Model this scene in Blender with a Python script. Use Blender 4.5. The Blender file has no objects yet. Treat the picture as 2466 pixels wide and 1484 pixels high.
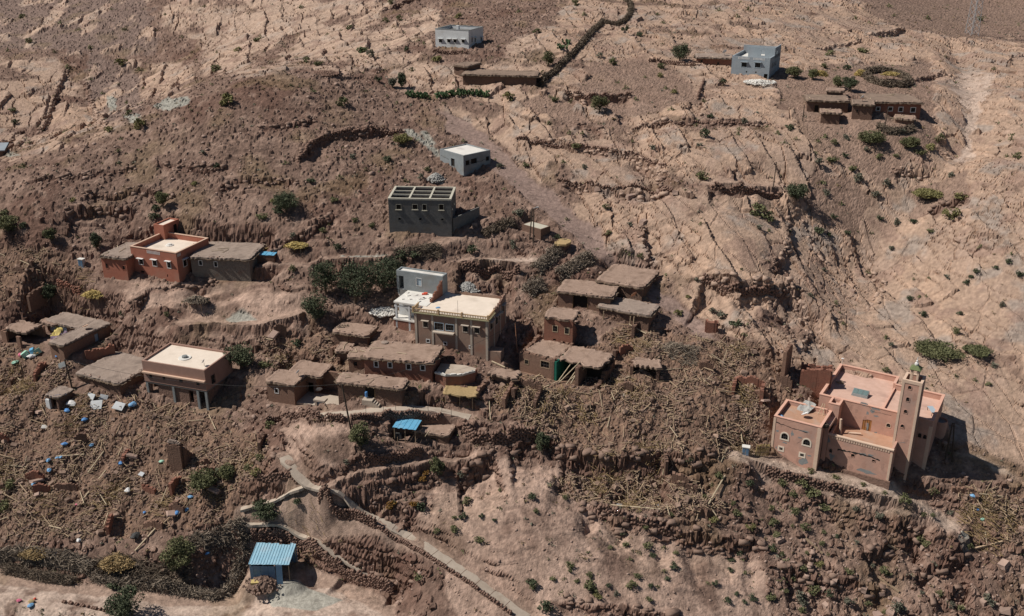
import bpy, bmesh, math, random
import numpy as np
from mathutils import Vector, Matrix

random.seed(7)
SC = bpy.context.scene
COL = SC.collection
# ---------------------------------------------------------------- camera, sky, sun, exposure
F_PX, CX, CY, PITCH = 2415.0, 1233.0, 742.0, math.radians(22.5)   # photograph measured at 2466 x 1484
S = 1.25
ZC = 100.0
cam_d = bpy.data.cameras.new('camera')
cam_d.sensor_width = 36.0
cam_d.lens = 36.0 * F_PX / 2466.0
cam_d.clip_start = 0.5
cam_d.clip_end = 3000.0
cam = bpy.data.objects.new('camera', cam_d)
COL.objects.link(cam)
cam.location = (0, 0, ZC)
cam.rotation_euler = (math.pi / 2 - PITCH, 0, 0)
SC.camera = cam
SUN_EL, SUN_AZ = math.radians(50), math.radians(-91)      # azimuth from +Y towards +X
sdir = Vector((math.cos(SUN_EL) * math.sin(SUN_AZ), math.cos(SUN_EL) * math.cos(SUN_AZ), math.sin(SUN_EL)))
sun_d = bpy.data.lights.new('sun', 'SUN')
sun_d.energy = 5.0
sun_d.angle = math.radians(0.5)
sun_d.color = (1.0, 0.95, 0.88)
sun = bpy.data.objects.new('sun', sun_d)
COL.objects.link(sun)
sun.rotation_euler = sdir.to_track_quat('Z', 'Y').to_euler()
sun.location = (-60, 100, 220)
world = bpy.data.worlds.new('World')
SC.world = world
world.use_nodes = True
wn = world.node_tree.nodes
wn.clear()
sky = wn.new('ShaderNodeTexSky')
sky.sky_type = 'NISHITA'
sky.sun_disc = False
sky.sun_elevation = SUN_EL
sky.sun_rotation = SUN_AZ
sky.altitude = 1500
wbg = wn.new('ShaderNodeBackground')
wbg.inputs['Strength'].default_value = 0.05
wout = wn.new('ShaderNodeOutputWorld')
world.node_tree.links.new(sky.outputs[0], wbg.inputs[0])
world.node_tree.links.new(wbg.outputs[0], wout.inputs[0])
SC.view_settings.view_transform = 'Standard'
SC.view_settings.look = 'None'
SC.view_settings.exposure = -0.08
SC.view_settings.gamma = 1.0
SC.view_settings.use_curve_mapping = False
SC.render.engine = 'CYCLES'
SC.cycles.max_bounces = 4
SC.cycles.diffuse_bounces = 2
SC.cycles.glossy_bounces = 2

# ---------------------------------------------------------------- numpy noise
def _h(ix, iy, seed):
    h = (ix.astype(np.int64) * 374761393 + iy.astype(np.int64) * 668265263 + seed * 974634777) & 0xFFFFFFFF
    h = ((h ^ (h >> 13)) * 1274126177) & 0xFFFFFFFF
    h = ((h ^ (h >> 16)) * 2246822519) & 0xFFFFFFFF
    return ((h ^ (h >> 15)) & 0xFFFFFF) / float(0x1000000)

def vnoise(x, y, seed=0):
    ix = np.floor(x); iy = np.floor(y)
    fx = x - ix; fy = y - iy
    ix = ix.astype(np.int64); iy = iy.astype(np.int64)
    ux = fx * fx * fx * (fx * (fx * 6 - 15) + 10); uy = fy * fy * fy * (fy * (fy * 6 - 15) + 10)
    def g(i, j, dx, dy):
        a = _h(i, j, seed) * 6.2831853
        return np.cos(a) * dx + np.sin(a) * dy
    n00 = g(ix, iy, fx, fy); n10 = g(ix + 1, iy, fx - 1, fy)
    n01 = g(ix, iy + 1, fx, fy - 1); n11 = g(ix + 1, iy + 1, fx - 1, fy - 1)
    return (n00 * (1 - ux) + n10 * ux) * (1 - uy) + (n01 * (1 - ux) + n11 * ux) * uy

def fbm(x, y, octs=4, seed=0, gain=0.5):
    a, t, f = 1.0, 0.0, 1.0
    for o in range(octs):
        t = t + a * vnoise(x * f + o * 17.3, y * f - o * 9.1, seed + o)
        a *= gain; f *= 2.03
    return t

def worley(x, y, seed=0):
    ix = np.floor(x).astype(np.int64); iy = np.floor(y).astype(np.int64)
    f1 = np.full(x.shape, 9.0); f2 = np.full(x.shape, 9.0)
    cid = np.zeros(x.shape); cx = np.zeros(x.shape); cy = np.zeros(x.shape)
    for dx in (-1, 0, 1):
        for dy in (-1, 0, 1):
            jx = ix + dx; jy = iy + dy
            px = jx + 0.1 + 0.8 * _h(jx, jy, seed); py = jy + 0.1 + 0.8 * _h(jx, jy, seed + 51)
            d = np.hypot(px - x, py - y)
            near = d < f1
            f2 = np.where(near, f1, np.minimum(f2, d))
            cid = np.where(near, _h(jx, jy, seed + 99), cid)
            cx = np.where(near, px, cx); cy = np.where(near, py, cy)
            f1 = np.where(near, d, f1)
    return f1, f2, cid, cx - x, cy - y

def sstep(a, b, x):
    t = np.clip((x - a) / (b - a), 0, 1)
    return t * t * (3 - 2 * t)

# ---------------------------------------------------------------- pixel <-> world (measuring the photograph)
_ct, _st = math.cos(PITCH), math.sin(PITCH)
def ray(px, py):
    u = (px - CX) / F_PX; v = (py - CY) / F_PX
    return u, _ct - v * _st, -(_st + v * _ct)
def at_z(px, py, z):
    u, fy, fz = ray(px, py); t = (z - ZC) / fz
    return Vector((u * t, fy * t, z))
def at_y(px, py, y):
    u, fy, fz = ray(px, py); t = y / fy
    return Vector((u * t, y, ZC + fz * t))
def project(x, y, z):
    zz = z - ZC
    w = y * _ct - zz * _st
    v = -(zz * _ct + y * _st)
    w = np.maximum(w, 1e-3)
    return CX + F_PX * x / w, CY + F_PX * v / w
def T(ox, oy, s):
    return lambda x, y: (ox + x * s, oy + y * s)
T1 = T(1821.6, 841.8, .2325); T2 = T(910.8, 621, .1767); T3 = T(1228.2, 621, .2324)
T4 = T(0, 676.2, .2324); T5 = T(621, 745.2, .2325); T6 = T(538.2, 1269.6, .1395)
def TT(c, r): return T((0, 621, 1242, 1845)[c], (0, 496.8, 987.4)[r], .3348)

# ---------------------------------------------------------------- smooth terrain through measured points (px, py, height below camera / S)
CTRL = [
 (1260,1484,-70),(1235,1300,-65.5),(730,1180,-61.5),(700,1080,-59),(1000,985,-56.5),(1090,865,-54),(1233,640,-48),(1015,567,-45),
 (1150,442,-41),(1050,500,-43),(1825,195,-32),(1090,122,-28),(1233,0,-23.5),(1700,0,-24),(2340,85,-34),(2100,0,-27),(2460,0,-33),(2050,70,-29.5),
 (750,182,-29.5),(1000,245,-33.5),(500,245,-32),(300,330,-36.5),(100,390,-39),(0,425,-40.5),(860,190,-31),
 (200,290,-45),(10,370,-47),(500,150,-36),(0,0,-30),(0,200,-40),(450,0,-27),(900,90,-28.5),(700,100,-31.5),(330,180,-40),
 (750,400,-39),(400,460,-41.5),(100,520,-43.5),(600,560,-45),(900,500,-43),(250,560,-46),
 (380,688,-50.3),(560,660,-49.5),(0,700,-52),(150,740,-53),(700,740,-51),(560,760,-52.5),(880,700,-50),
 (430,965,-59.3),(100,860,-57),(250,840,-55.5),(600,900,-57),(30,960,-60),(800,880,-56),(700,980,-58.5),
 (200,1100,-63.2),(30,1200,-66),(250,1280,-67.8),(500,1150,-63.5),(560,1250,-66),(100,1425,-71),(720,1440,-71.2),(640,1390,-70.7),(400,1470,-72),(0,1484,-73),(880,1340,-67.5),(700,1284,-66.3),(950,1430,-69.5),
 (1040,1080,-60),(1150,1130,-61.5),(1000,1180,-62.5),(1200,990,-57),
 (1960,1132,-62),(2140,1168,-62.8),(1860,1102,-61.2),(2250,1130,-62),(2200,850,-56),(2050,650,-51.5),(2330,350,-38.5),(2330,200,-34.5),
 (2420,600,-46.5),(2400,1000,-59),(2450,1200,-64.2),(2200,1400,-70.5),(1700,1400,-69),(1960,1300,-67.3),(2460,1470,-72.5),(1700,1484,-70.8),
 (1700,1000,-57.5),(1400,1150,-61.8),(1600,800,-52.3),(1500,720,-50),(1800,600,-46),(1500,350,-37.5),(1900,400,-39.5),(2000,290,-35.3),(2150,300,-35.3),(2450,250,-34.5),
 (1400,200,-31.5),(1250,240,-33),(1600,150,-30),(1660,1150,-61.8),(1950,850,-55),(1800,750,-50.5),(1800,480,-42),(1300,450,-41.3),(1480,620,-47.5),(1650,740,-51),(2150,480,-44),(2466,420,-40),
 (1340,780,-52.5),(1300,900,-55.5),(2250,700,-52.3),(2050,1030,-58.5),
]
CW = np.array([[at_y(px, py, -z * S / (-ray(px, py)[2] / ray(px, py)[1])).x,
                at_y(px, py, -z * S / (-ray(px, py)[2] / ray(px, py)[1])).y, ZC + z * S] for px, py, z in CTRL])
# continue the slopes beyond what the frame shows
_ext = []
for (x, y, z) in ((-260, 150, 34), (-260, 250, 42), (-250, 380, 66), (0, 420, 82), (260, 420, 66), (260, 250, 56), (250, 150, 40),
                  (-150, 80, 8), (150, 80, 8), (0, 60, 2), (-150, 500, 100), (150, 520, 90), (-120, 100, 9), (130, 105, 13)):
    _ext.append((x, y, z))
CW = np.vstack([CW, np.array(_ext, float)])
def _tps(r2): return np.where(r2 > 0, r2 * np.log(np.maximum(r2, 1e-12)), 0.0)
def _fit():
    n = len(CW); X = CW[:, :2] / 100.0
    K = _tps(((X[:, None] - X[None]) ** 2).sum(-1)) + np.eye(n) * 1.5e-3
    P = np.hstack([np.ones((n, 1)), X])
    A = np.zeros((n + 3, n + 3)); A[:n, :n] = K; A[:n, n:] = P; A[n:, :n] = P.T
    b = np.zeros(n + 3); b[:n] = CW[:, 2]
    return X, np.linalg.solve(A, b)
_RX, _RW = _fit()
def base_h(x, y):
    x = np.asarray(x, float) / 100; y = np.asarray(y, float) / 100
    sh = x.shape; x = x.ravel(); y = y.ravel()
    out = _RW[-3] + _RW[-2] * x + _RW[-1] * y
    for k in range(len(_RX)):
        out = out + _RW[k] * _tps((x - _RX[k, 0]) ** 2 + (y - _RX[k, 1]) ** 2)
    return out.reshape(sh)
_YS = np.linspace(90, 420, 1400)
def hit_base(px, py):
    u, fy, fz = ray(px, py)
    t = _YS / fy
    d = (ZC + fz * t) - base_h(u * t, _YS)
    k = int(np.argmax(d < 0)) if (d < 0).any() else len(_YS) - 1
    k = max(k, 1)
    a, b = d[k - 1], d[k]
    y = _YS[k - 1] + (_YS[k] - _YS[k - 1]) * (a / (a - b) if a != b else 0)
    p = at_y(px, py, y)
    return p

# ---------------------------------------------------------------- where each building stands: roof corners and foot measured in the photograph
class Fr: pass
FR = {}
def frame(name, A, B, C, base, at='B', d=None, pad=True, ang=None):
    p = hit_base(*base)
    c = A if at == 'A' else B
    zt = at_y(c[0], c[1], p.y).z
    pa, pb, pc = at_z(A[0], A[1], zt), at_z(B[0], B[1], zt), at_z(C[0], C[1], zt)
    ux, uy = pb.x - pa.x, pb.y - pa.y
    w = math.hypot(ux, uy); ux /= w; uy /= w
    if ang is not None:      # far roofs are seen too flat to give the turn: take it from the light, keep the columns
        ux, uy = math.cos(math.radians(ang)), math.sin(math.radians(ang))
        k0 = pa if at == 'A' else pb
        def col(px, q, ex, ey, zz):
            best = min((abs(float(project(q.x + ex * s_, q.y + ey * s_, zz)[0]) - px), s_) for s_ in np.arange(-30, 30, .05))
            return best[1]
        w = abs(col((B if at == 'A' else A)[0], k0, ux, uy, zt))
        if at == 'B': pa = Vector((pb.x - ux * w, pb.y - uy * w, zt))
        else: pb = Vector((pa.x + ux * w, pa.y + uy * w, zt))
        if d is None: d = abs(col(C[0], pb, -uy, ux, zt))
    f = Fr()
    f.o = (pa.x, pa.y); f.u = (ux, uy); f.v = (-uy, ux); f.w = w
    f.d = d if d else (pc.x - pb.x) * f.v[0] + (pc.y - pb.y) * f.v[1]
    f.zt = zt; f.zb = p.z; f.h = zt - p.z; f.ang = math.atan2(uy, ux); f.pad = pad
    f.y0 = p.y
    FR[name] = f
    return f
def loc(f, px, py, z):
    p = at_z(px, py, z); dx, dy = p.x - f.o[0], p.y - f.o[1]
    return dx * f.u[0] + dy * f.u[1], dx * f.v[0] + dy * f.v[1]
def on_front(f, px, py, b=0.0):
    """pixel on the plane b = const of a frame -> (a, height above the frame's base)"""
    u, fy, fz = ray(px, py)
    den = u * f.v[0] + fy * f.v[1]
    t = (b + f.o[0] * f.v[0] + f.o[1] * f.v[1]) / den
    x, y, z = u * t, fy * t, ZC + fz * t
    return (x - f.o[0]) * f.u[0] + (y - f.o[1]) * f.u[1], z - f.zb
def on_side(f, px, py, a=None):
    """pixel on the plane a = const -> (b, height above base)"""
    a = f.w if a is None else a
    u, fy, fz = ray(px, py)
    den = u * f.u[0] + fy * f.u[1]
    t = (a + f.o[0] * f.u[0] + f.o[1] * f.u[1]) / den
    x, y, z = u * t, fy * t, ZC + fz * t
    return (x - f.o[0]) * f.v[0] + (y - f.o[1]) * f.v[1], z - f.zb
def wpt(f, a, b, z=0.0):
    return Vector((f.o[0] + a * f.u[0] + b * f.v[0], f.o[1] + a * f.u[1] + b * f.v[1], f.zb + z))

t = TT(1, 0)
frame('white', t(1275,222), t(1515,222), t(1620,212), t(1515,357), ang=-24)
frame('tophouse', t(1410,488), t(1500,498), t(1592,425), t(1480,560), d=5.5)
frame('toplong', t(1475,555), TT(2,0)(145,568), t(1855,525), t(1478,612), at='A', d=6.0)
frame('concrete', t(936,1425), t(1388,1432), t(1425,1345), TT(1,1)(1398,215))
frame('block', t(1308,1072), t(1478,1120), t(1675,1080), t(1480,1268))
t = TT(2, 0)
frame('grey', t(1557,408), t(1832,420), TT(3,0)(105,345), t(1828,575), ang=-26)
frame('greyrow', t(1300,418), t(1557,432), t(1640,365), t(1545,492), d=6.0, ang=-10)
t = TT(3, 0)
frame('farlong', t(760,742), t(1118,748), t(1040,690), t(1105,862))
frame('farannex', t(625,757), t(770,765), t(740,715), t(665,855), at='A', d=5.0)
frame('farleft', t(298,737), t(592,748), t(540,710), t(585,812), d=6)
frame('farshed', t(398,815), t(532,822), t(515,800), t(402,888), at='A', d=3.5)
frame('farbox', t(435,675), t(548,682), t(540,665), t(440,712), at='A', d=3.5)
frame('farhut', t(928,872), t(1062,882), t(1045,856), t(1050,918), d=3.5)
t = TT(0, 1)
frame('red', t(935,290), t(1265,340), t(1550,238), t(1293,576))
_f = frame('redwing', t(690,368), t(940,398), t(1050,240), t(722,556), at='A', d=7.5)
_f.o = (_f.o[0] + _f.v[0] * 1.2, _f.o[1] + _f.v[1] * 1.2); _f.w -= 2.0
frame('greywing', t(1368,362), t(1790,378), t(1780,285), t(1392,520), at='A', d=8.0)
frame('pale', t(1018,1110), t(1468,1182), t(1690,1050), t(1500,1475))
t = TT(2, 1)
frame('beige', t(45,130), t(180,167), t(255,144), t(182,248))
frame('kiosk', t(287,265), t(350,276), t(388,240), t(350,352), d=2.6)
frame('mud_a', T3(500,335), T3(1040,402), T3(1180,290), T3(525,500), at='A')
frame('mud_b', T3(908,225), T3(1370,302), T3(1492,130), T3(1382,430))
frame('mud_c', T3(925,497), T3(1440,592), T3(1555,492), T3(1432,760))
frame('redruin', T3(355,602), T3(652,642), T3(690,580), T3(655,948), d=4.0)
frame('ruinrow', T3(95,965), T3(465,1050), T3(520,960), T3(285,1250), d=6.5)
frame('greenroom', T3(462,1065), T3(690,1120), T3(915,1050), T3(462,1262), at='A', d=6.0)
frame('longmud', T5(1098,486), T5(1800,546), T5(1905,382), T5(1790,765))
frame('hutback', T5(783,246), T5(1132,292), T5(1216,198), T5(1112,388))
frame('hutsmall', T5(818,456), T5(940,462), T5(1020,375), T5(825,548), at='A')
frame('longannex', T5(935,485), T5(1097,498), T5(1132,396), T5(930,645), at='A')
frame('frontmud', T5(822,742), T5(1482,812), T5(1566,724), T5(1478,985))
frame('courtmud', T5(88,735), T5(368,778), T5(585,605), T5(345,990), d=8.0)
frame('lowshed', T5(1612,1270), T5(1972,1322), T5(2008,1172), T5(1960,1425))
frame('blueroof', T5(1395,1218), T5(1640,1245), T5(1665,1150), T5(1625,1385))
frame('school', T2(488,742), T2(1492,862), T2(1726,560), T2(1497,1395))
frame('whiteslab', T2(208,592), T2(520,640), T2(700,470), T2(250,965), at='A')
frame('flatroof', T4(790,950), T4(1232,1060), T4(1480,800), T4(1215,1215))
frame('leftruin', T4(0,505), T4(645,665), T4(1120,430), T4(690,835))
frame('tarphut', T4(482,1170), T4(590,1205), T4(770,1135), T4(500,1300), at='A')
frame('blueshed', T6(430,636), T6(1136,646), T6(1226,310), T6(1150,925), d=None)
frame('mosque', T1(655,465), T1(1832,745), T1(2036,500), T1(1716,1245))
frame('minaret', T1(1515,302), T1(1706,347), T1(1772,277), T1(1503,1290), pad=False)
frame('annex', T1(185,690), T1(660,828), T1(752,695), T1(590,1262))
frame('court', T1(752,882), T1(1424,1008), T1(1560,700), T1(1345,1335), d=6)
for _k, _d in (('toplong', .7), ('tophouse', .7), ('farlong', .35), ('farannex', .35), ('farleft', .6), ('farshed', .3), ('farbox', .8), ('farhut', .7), ('greyrow', .5), ('lowshed', .3), ('hutback', .4), ('hutsmall', .5)):
    FR[_k].zt += _d; FR[_k].h += _d        # the ground in front of these hides their feet

# ---------------------------------------------------------------- zones of the ground (outlines measured in the photograph, baked onto the land)
RW, RH, RS = 700, 460, 4.0
_gx, _gy = np.meshgrid((np.arange(RW) + .5) * RS - 170, (np.arange(RH) + .5) * RS - 170)
def poly_mask(polys, blur=3):
    m = np.zeros((RH, RW))
    for P in polys:
        ins = np.zeros((RH, RW), bool); n = len(P)
        for i in range(n):
            (x1, y1), (x2, y2) = P[i], P[(i + 1) % n]
            if y1 == y2: continue
            c = ((_gy >= min(y1, y2)) & (_gy < max(y1, y2)) & (_gx < (x2 - x1) * (_gy - y1) / (y2 - y1) + x1))
            ins ^= c
        m = np.maximum(m, ins)
    for _ in range(blur):
        m = (m + np.roll(m, 1, 0) + np.roll(m, -1, 0) + np.roll(m, 1, 1) + np.roll(m, -1, 1)) / 5
    return m
def samp(m, px, py):
    x = np.clip((px + 170) / RS - .5, 0, RW - 1.01); y = np.clip((py + 170) / RS - .5, 0, RH - 1.01)
    ix = x.astype(int); iy = y.astype(int); fx = x - ix; fy = y - iy
    return (m[iy, ix] * (1 - fx) + m[iy, ix + 1] * fx) * (1 - fy) + (m[iy + 1, ix] * (1 - fx) + m[iy + 1, ix + 1] * fx) * fy
Z_ROCK = [[(1040,255),(1200,330),(1330,470),(1560,650),(1750,800),(1900,880),(2466,1130),(2640,1200),(2640,100),(2300,92),(2130,58),(1900,-170),(1450,-170),(1330,70),(1230,100),(1140,240)],
          [(380,50),(470,-170),(1100,-170),(900,60),(760,140),(560,130),(470,95)], [(-170,130),(130,140),(200,220),(285,325),(130,375),(-170,400)],
          [(350,150),(470,160),(450,230),(340,240)], [(640,160),(900,80),(1060,10),(1060,110),(900,180),(860,190)], [(500,60),(620,160),(720,165),(640,190),(480,180)],
          [(930,180),(1000,150),(1290,170),(1290,230),(960,232)]]
Z_SCREE = [[(200,130),(330,150),(345,270),(300,330),(215,250)], [(-170,-170),(330,-170),(380,130),(200,130),(-170,110)]]
Z_FARSOIL = [[(1900,-170),(2130,55),(2300,88),(2640,100),(2640,-170)], [(1420,140),(1600,150),(1700,240),(1500,290),(1400,230)], [(1850,170),(2250,150),(2260,330),(2120,450),(1930,330)], [(1960,400),(2110,470),(2060,560),(1960,520)],
             [(2190,440),(2330,400),(2330,480),(2200,530)], [(1240,250),(1330,215),(1420,300),(1540,300),(1420,330)]]
Z_PINK = [[(1100,1090),(1330,1110),(1500,1225),(1650,1290),(1830,1330),(1880,1640),(1200,1640),(980,1250)], [(680,1020),(860,1030),(850,1100),(760,1170),(690,1090)],
          [(440,700),(640,690),(760,720),(740,790),(440,780)], [(300,780),(420,790),(400,835),(280,835)], [(700,1440),(880,1340),(950,1440),(950,1640),(700,1640)], [(240,680),(520,690),(420,740),(300,740)]]
Z_DEBRIS = [[(-170,800),(170,870),(180,960),(350,960),(520,1010),(660,1080),(650,1150),(580,1270),(-170,1320)],
            [(1255,800),(1420,830),(1480,790),(1600,785),(1750,820),(1890,860),(1910,960),(1850,1080),(1650,1110),(1350,1095),(1250,1010),(1160,985),(1240,900)],
            [(1350,1120),(1560,1115),(1700,1170),(1760,1230),(1650,1245),(1440,1205),(1330,1170)], [(2290,1185),(2640,1160),(2640,1340),(2350,1325)],
            [(620,800),(790,800),(850,860),(800,890),(640,880)], [(-170,600),(130,600),(230,650),(130,720),(-170,740)], [(1000,1170),(640,1290),(560,1290),(600,1260)]]
Z_TRACK = [[(1040,255),(1130,285),(1260,400),(1400,520),(1560,660),(1740,810),(1690,810),(1480,640),(1300,500),(1150,380)]]
Z_GREY = [[(258,236),(275,232),(280,270),(262,268)], [(368,262),(395,240),(458,232),(455,250),(400,268)], [(965,308),(990,312),(1062,372),(1050,378),(975,318)], [(1010,318),(1030,318),(1050,350),(1040,352)],
          [(815,618),(850,610),(940,612),(930,628),(850,626)], [(1030,425),(1060,425),(1075,445),(1035,442)], [(640,1440),(720,1380),(830,1430),(760,1500),(660,1500)], [(-10,362),(45,372),(60,380),(-10,378)], [(300,280),(335,276),(340,292),(315,300)],
          [(360,825),(430,830),(420,850),(330,850)], [(540,760),(590,740),(620,760),(560,780)], [(2300,1300),(2335,1295),(2335,1335),(2305,1335)]]
Z_PALE = [[(2290,200),(2320,160),(2400,180),(2370,230),(2345,300),(2350,370),(2300,375),(2330,330),(2320,250)], [(1850,1105),(2160,1180),(2280,1260),(2300,1300),(2180,1240),(1980,1160),(1800,1105)], [(2280,1080),(2400,1120),(2466,1160),(2380,1130)],
          [(800,1370),(950,1500),(600,1640),(-170,1640),(-170,1400),(200,1425),(560,1470),(700,1390)], [(1120,620),(1250,615),(1330,625),(1200,645)]]

# ---------------------------------------------------------------- ledges, banks and terrace steps: (points, drop on the right of travel, reach)
LEDGES = [
 ([(1360,438),(1480,455),(1620,462)], .9), ([(1242,335),(1376,351),(1416,357),(1530,372),(1603,398)], .9), ([(1510,315),(1570,301),(1657,291),(1757,295),(1858,298)], .7),
 ([(1362,224),(1420,234),(1520,230)], 1.4), ([(1700,452),(1780,462),(1885,468)], 1.6), ([(718,388),(762,337),(802,325),(909,313),(969,315)], 1.2), ([(1690,668),(1711,672),(1764,690),(1863,696),(1905,690)], 2.6),
 ([(1335,1080),(1420,1100),(1480,1106),(1560,1092),(1600,1086)], 2.4), ([(1600,1085),(1640,1100),(1720,1110)], 1.5), ([(1400,1200),(1476,1235),(1577,1258),(1660,1291),(1744,1307),(1838,1321)], 1.6),
 ([(2079,1322),(2113,1319),(2163,1284),(2213,1272)], 1.5), ([(2160,1255),(2210,1252),(2253,1268)], 1.2), ([(2200,1379),(2247,1352),(2327,1348)], 1.3), ([(1885,1372),(1932,1382),(2002,1419)], 1.4), ([(2005,1396),(2055,1402),(2135,1424)], 1.4), ([(2280,1416),(2330,1402)], 1.2),
 ([(1800,1112),(1845,1131),(1945,1160),(2046,1187),(2146,1214),(2213,1237),(2253,1267)], 1.5), ([(788,1183),(862,1153),(956,1133),(1023,1123),(1123,1123),(1190,1100)], 1.2), ([(1095,1135),(1140,1128),(1195,1100)], 1.6),
 ([(822,1289),(855,1322),(912,1317),(986,1331)], 1.0), ([(936,1360),(1000,1366)], .8), ([(432,788),(522,791),(621,795),(721,768),(740,750)], 1.5), ([(748,631),(822,631),(942,629),(975,612)], 1.7), ([(1100,640),(1140,644),(1190,641),(1250,648)], 2.6),
 ([(150,508),(234,500),(335,508)], 1.4), ([(2096,86),(2140,76),(2180,70)], 1.2), ([(1955,120),(2076,98)], .6), ([(2193,196),(2240,186),(2290,178)], .8), ([(94,325),(130,240),(161,167)], 1.0), ([(205,200),(235,290),(255,310)], 1.0),
 ([(2032,654),(1986,630),(1955,580),(1929,524)], .9), ([(1932,845),(1949,795),(1945,748)], .8), ([(2240,1500),(2255,1430)], .8), ([(1930,700),(1940,760),(1905,690)], .6), ([(1545,540),(1550,600),(1580,650)], -1.2), ([(1600,400),(1590,440),(1600,470)], 1.0),
 ([(1530,375),(1600,420),(1625,440)], 1.0), ([(1855,660),(1895,600),(1900,520)], .8), ([(480,610),(560,588),(640,560)], 1.0), ([(640,600),(740,560),(800,520)], 1.0), ([(520,460),(600,430),(720,440)], .8), ([(1260,750),(1280,780),(1252,830)], .8),
 ([(270,735),(330,730),(360,700),(470,690),(621,655),(690,640)], 1.0), ([(0,360),(40,322),(55,315)], 1.0), ([(1090,40),(1000,10),(970,20)], .8), ([(920,30),(990,0),(1040,-10)], 1.0), ([(1540,1480),(1480,1462),(1330,1448)], -.7), ([(1480,1470),(1560,1482),(1640,1488)], 1.2),
 ([(1390,300),(1440,310),(1460,330)], .9), ([(1730,230),(1700,250),(1680,280)], .6), ([(2150,410),(2230,400)], .9), ([(2255,345),(2290,360)], .7), ([(2100,640),(2130,690),(2090,760)], .7), ([(2230,505),(2290,480),(2330,470)], 1.0), ([(885,1000),(960,1010),(1090,1000),(1130,1012)], .8),
 ([(650,1110),(700,1130)], .8), ([(1030,1190),(980,1230),(955,1280)], -.7), ([(1215,1075),(1280,1062),(1340,1060)], 1.6), ([(200,470),(330,455),(420,470)], .7), ([(60,440),(200,420),(330,400)], .6), ([(380,390),(470,410),(560,400)], .6), ([(620,310),(700,300),(760,290)], .6),
]
CARVE = [([(2300,110),(2330,180),(2345,250),(2335,340),(2250,430),(2120,560),(2060,640)], 4.0, 1.6), ([(1130,285),(1260,400),(1400,520),(1500,640),(1720,800)], 4.0, .8), ([(1490,230),(1530,330),(1580,450)], 2.5, .5), ([(1010,1160),(960,1220),(950,1300)], 1.5, .6)]
FLAT = [  # smooth ways cut into the slope: points, half width
 ('upper', [T5(640,1100), T5(760,1075), T5(950,1085), T5(1150,1045), T5(1400,1030), T5(1620,1015), T5(1800,1030), T5(2000,1070), T5(2196,1120)], 1.0),
 ('main', [(684,1100),(695,1118),(712,1142),(735,1172),(760,1196),(850,1226),(910,1252),(975,1290),(1050,1335),(1130,1388),(1200,1440),(1270,1490)], 1.25),
 ('west', [(735,1178),(690,1192),(640,1208),(580,1228)], 1.0), ('yardedge', [(596,1270),(640,1264),(690,1275),(730,1298),(790,1330),(860,1370),(945,1420)], .7),
 ('road', [(-120,1390),(0,1410),(120,1425),(260,1445),(420,1462),(560,1472),(700,1460),(800,1480)], 2.6), ('yard', [(600,1440),(690,1425),(790,1450),(880,1480)], 3.8), ('hillpath', [(640,632),(730,640),(820,622),(940,622),(1010,600),(1100,575)], 1.0),
 ('redpath', [(430,725),(520,700),(600,680),(680,655)], .7), ('mosqueway', [(1780,1098),(1860,1120),(1960,1148),(2060,1174),(2150,1198),(2220,1225),(2280,1265)], 1.5), ('platform', [(440,778),(540,782),(640,780),(720,755)], 1.5), ('thresh', [(1730,442),(1800,448),(1860,452)], 2.6), ('terr', [(1130,630),(1190,630),(1240,635)], 2.0),
 ('midpath', [(790,1172),(862,1146),(956,1126),(1060,1112),(1120,1110)], .7),
]

# ---------------------------------------------------------------- the terrain grid
NR, NC = 970, 1010
_s = np.linspace(0, 1, NR)
Y0, Y1 = 86.0, 520.0
YR = (Y0 ** -.6 + _s * (Y1 ** -.6 - Y0 ** -.6)) ** (-1 / .6)
TM = np.interp(YR, [86, 130, 190, 260, 520], [.78, .72, .64, .58, .56])
TC = np.linspace(-1, 1, NC)
GY = np.repeat(YR[:, None], NC, 1)
GX = TC[None] * (TM * YR)[:, None]
# smooth base evaluated on a coarse grid of the same layout, then interpolated
_k = 6
_cr = np.linspace(0, NR - 1, NR // _k + 1); _cc = np.linspace(0, NC - 1, NC // _k + 1)
_cy = np.interp(_cr, np.arange(NR), YR); _ct2 = np.interp(_cc, np.arange(NC), TC); _ctm = np.interp(_cy, YR, TM)
_CZ = base_h(_ct2[None] * (_ctm * _cy)[:, None], np.repeat(_cy[:, None], len(_cc), 1))
def up(a):
    t = np.stack([np.interp(np.arange(NC), _cc, r) for r in a])
    return np.stack([np.interp(np.arange(NR), _cr, t[:, j]) for j in range(NC)], 1)
GZ = up(_CZ)
BZ = GZ.copy()
GX_, GY_ = GX, GY
PX, PY = project(GX, GY, GZ)
wx = fbm(GX * .18, GY * .18, 3, 3) * 26; wy = fbm(GX * .18 + 40, GY * .18, 3, 8) * 16
zx, zy = PX + wx, PY + wy
M = {k: sstep(.15, .85, samp(poly_mask(v), zx, zy)) for k, v in dict(rock=Z_ROCK, scree=Z_SCREE, far=Z_FARSOIL, pink=Z_PINK, debris=Z_DEBRIS, track=Z_TRACK, pale=Z_PALE).items()}
M['rock'] = sstep(.1, .9, samp(poly_mask(Z_ROCK, 9), zx, zy))
M['grey'] = sstep(.25, .75, samp(poly_mask(Z_GREY, 1), PX + wx * .3, PY + wy * .3))
debris_soft = samp(poly_mask(Z_DEBRIS, 3), PX + wx * .5, PY + wy * .5)
_brk = fbm(GX * .07, GY * .09, 4, 21)
M['rock'] = M['rock'] * (1 - .93 * M['far']) * (1 - .8 * M['track'])
M['rock'] = M['rock'] * sstep(-.42, -.12, _brk + .25 * (PX > 1900))
M['rock'] = np.maximum(M['rock'], M['scree'] * sstep(.08, .22, fbm(GX * .11 + 5, GY * .05, 4, 27)))
soilpatch = (1 - M['rock'])
pinkrock = M['pink']
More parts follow.
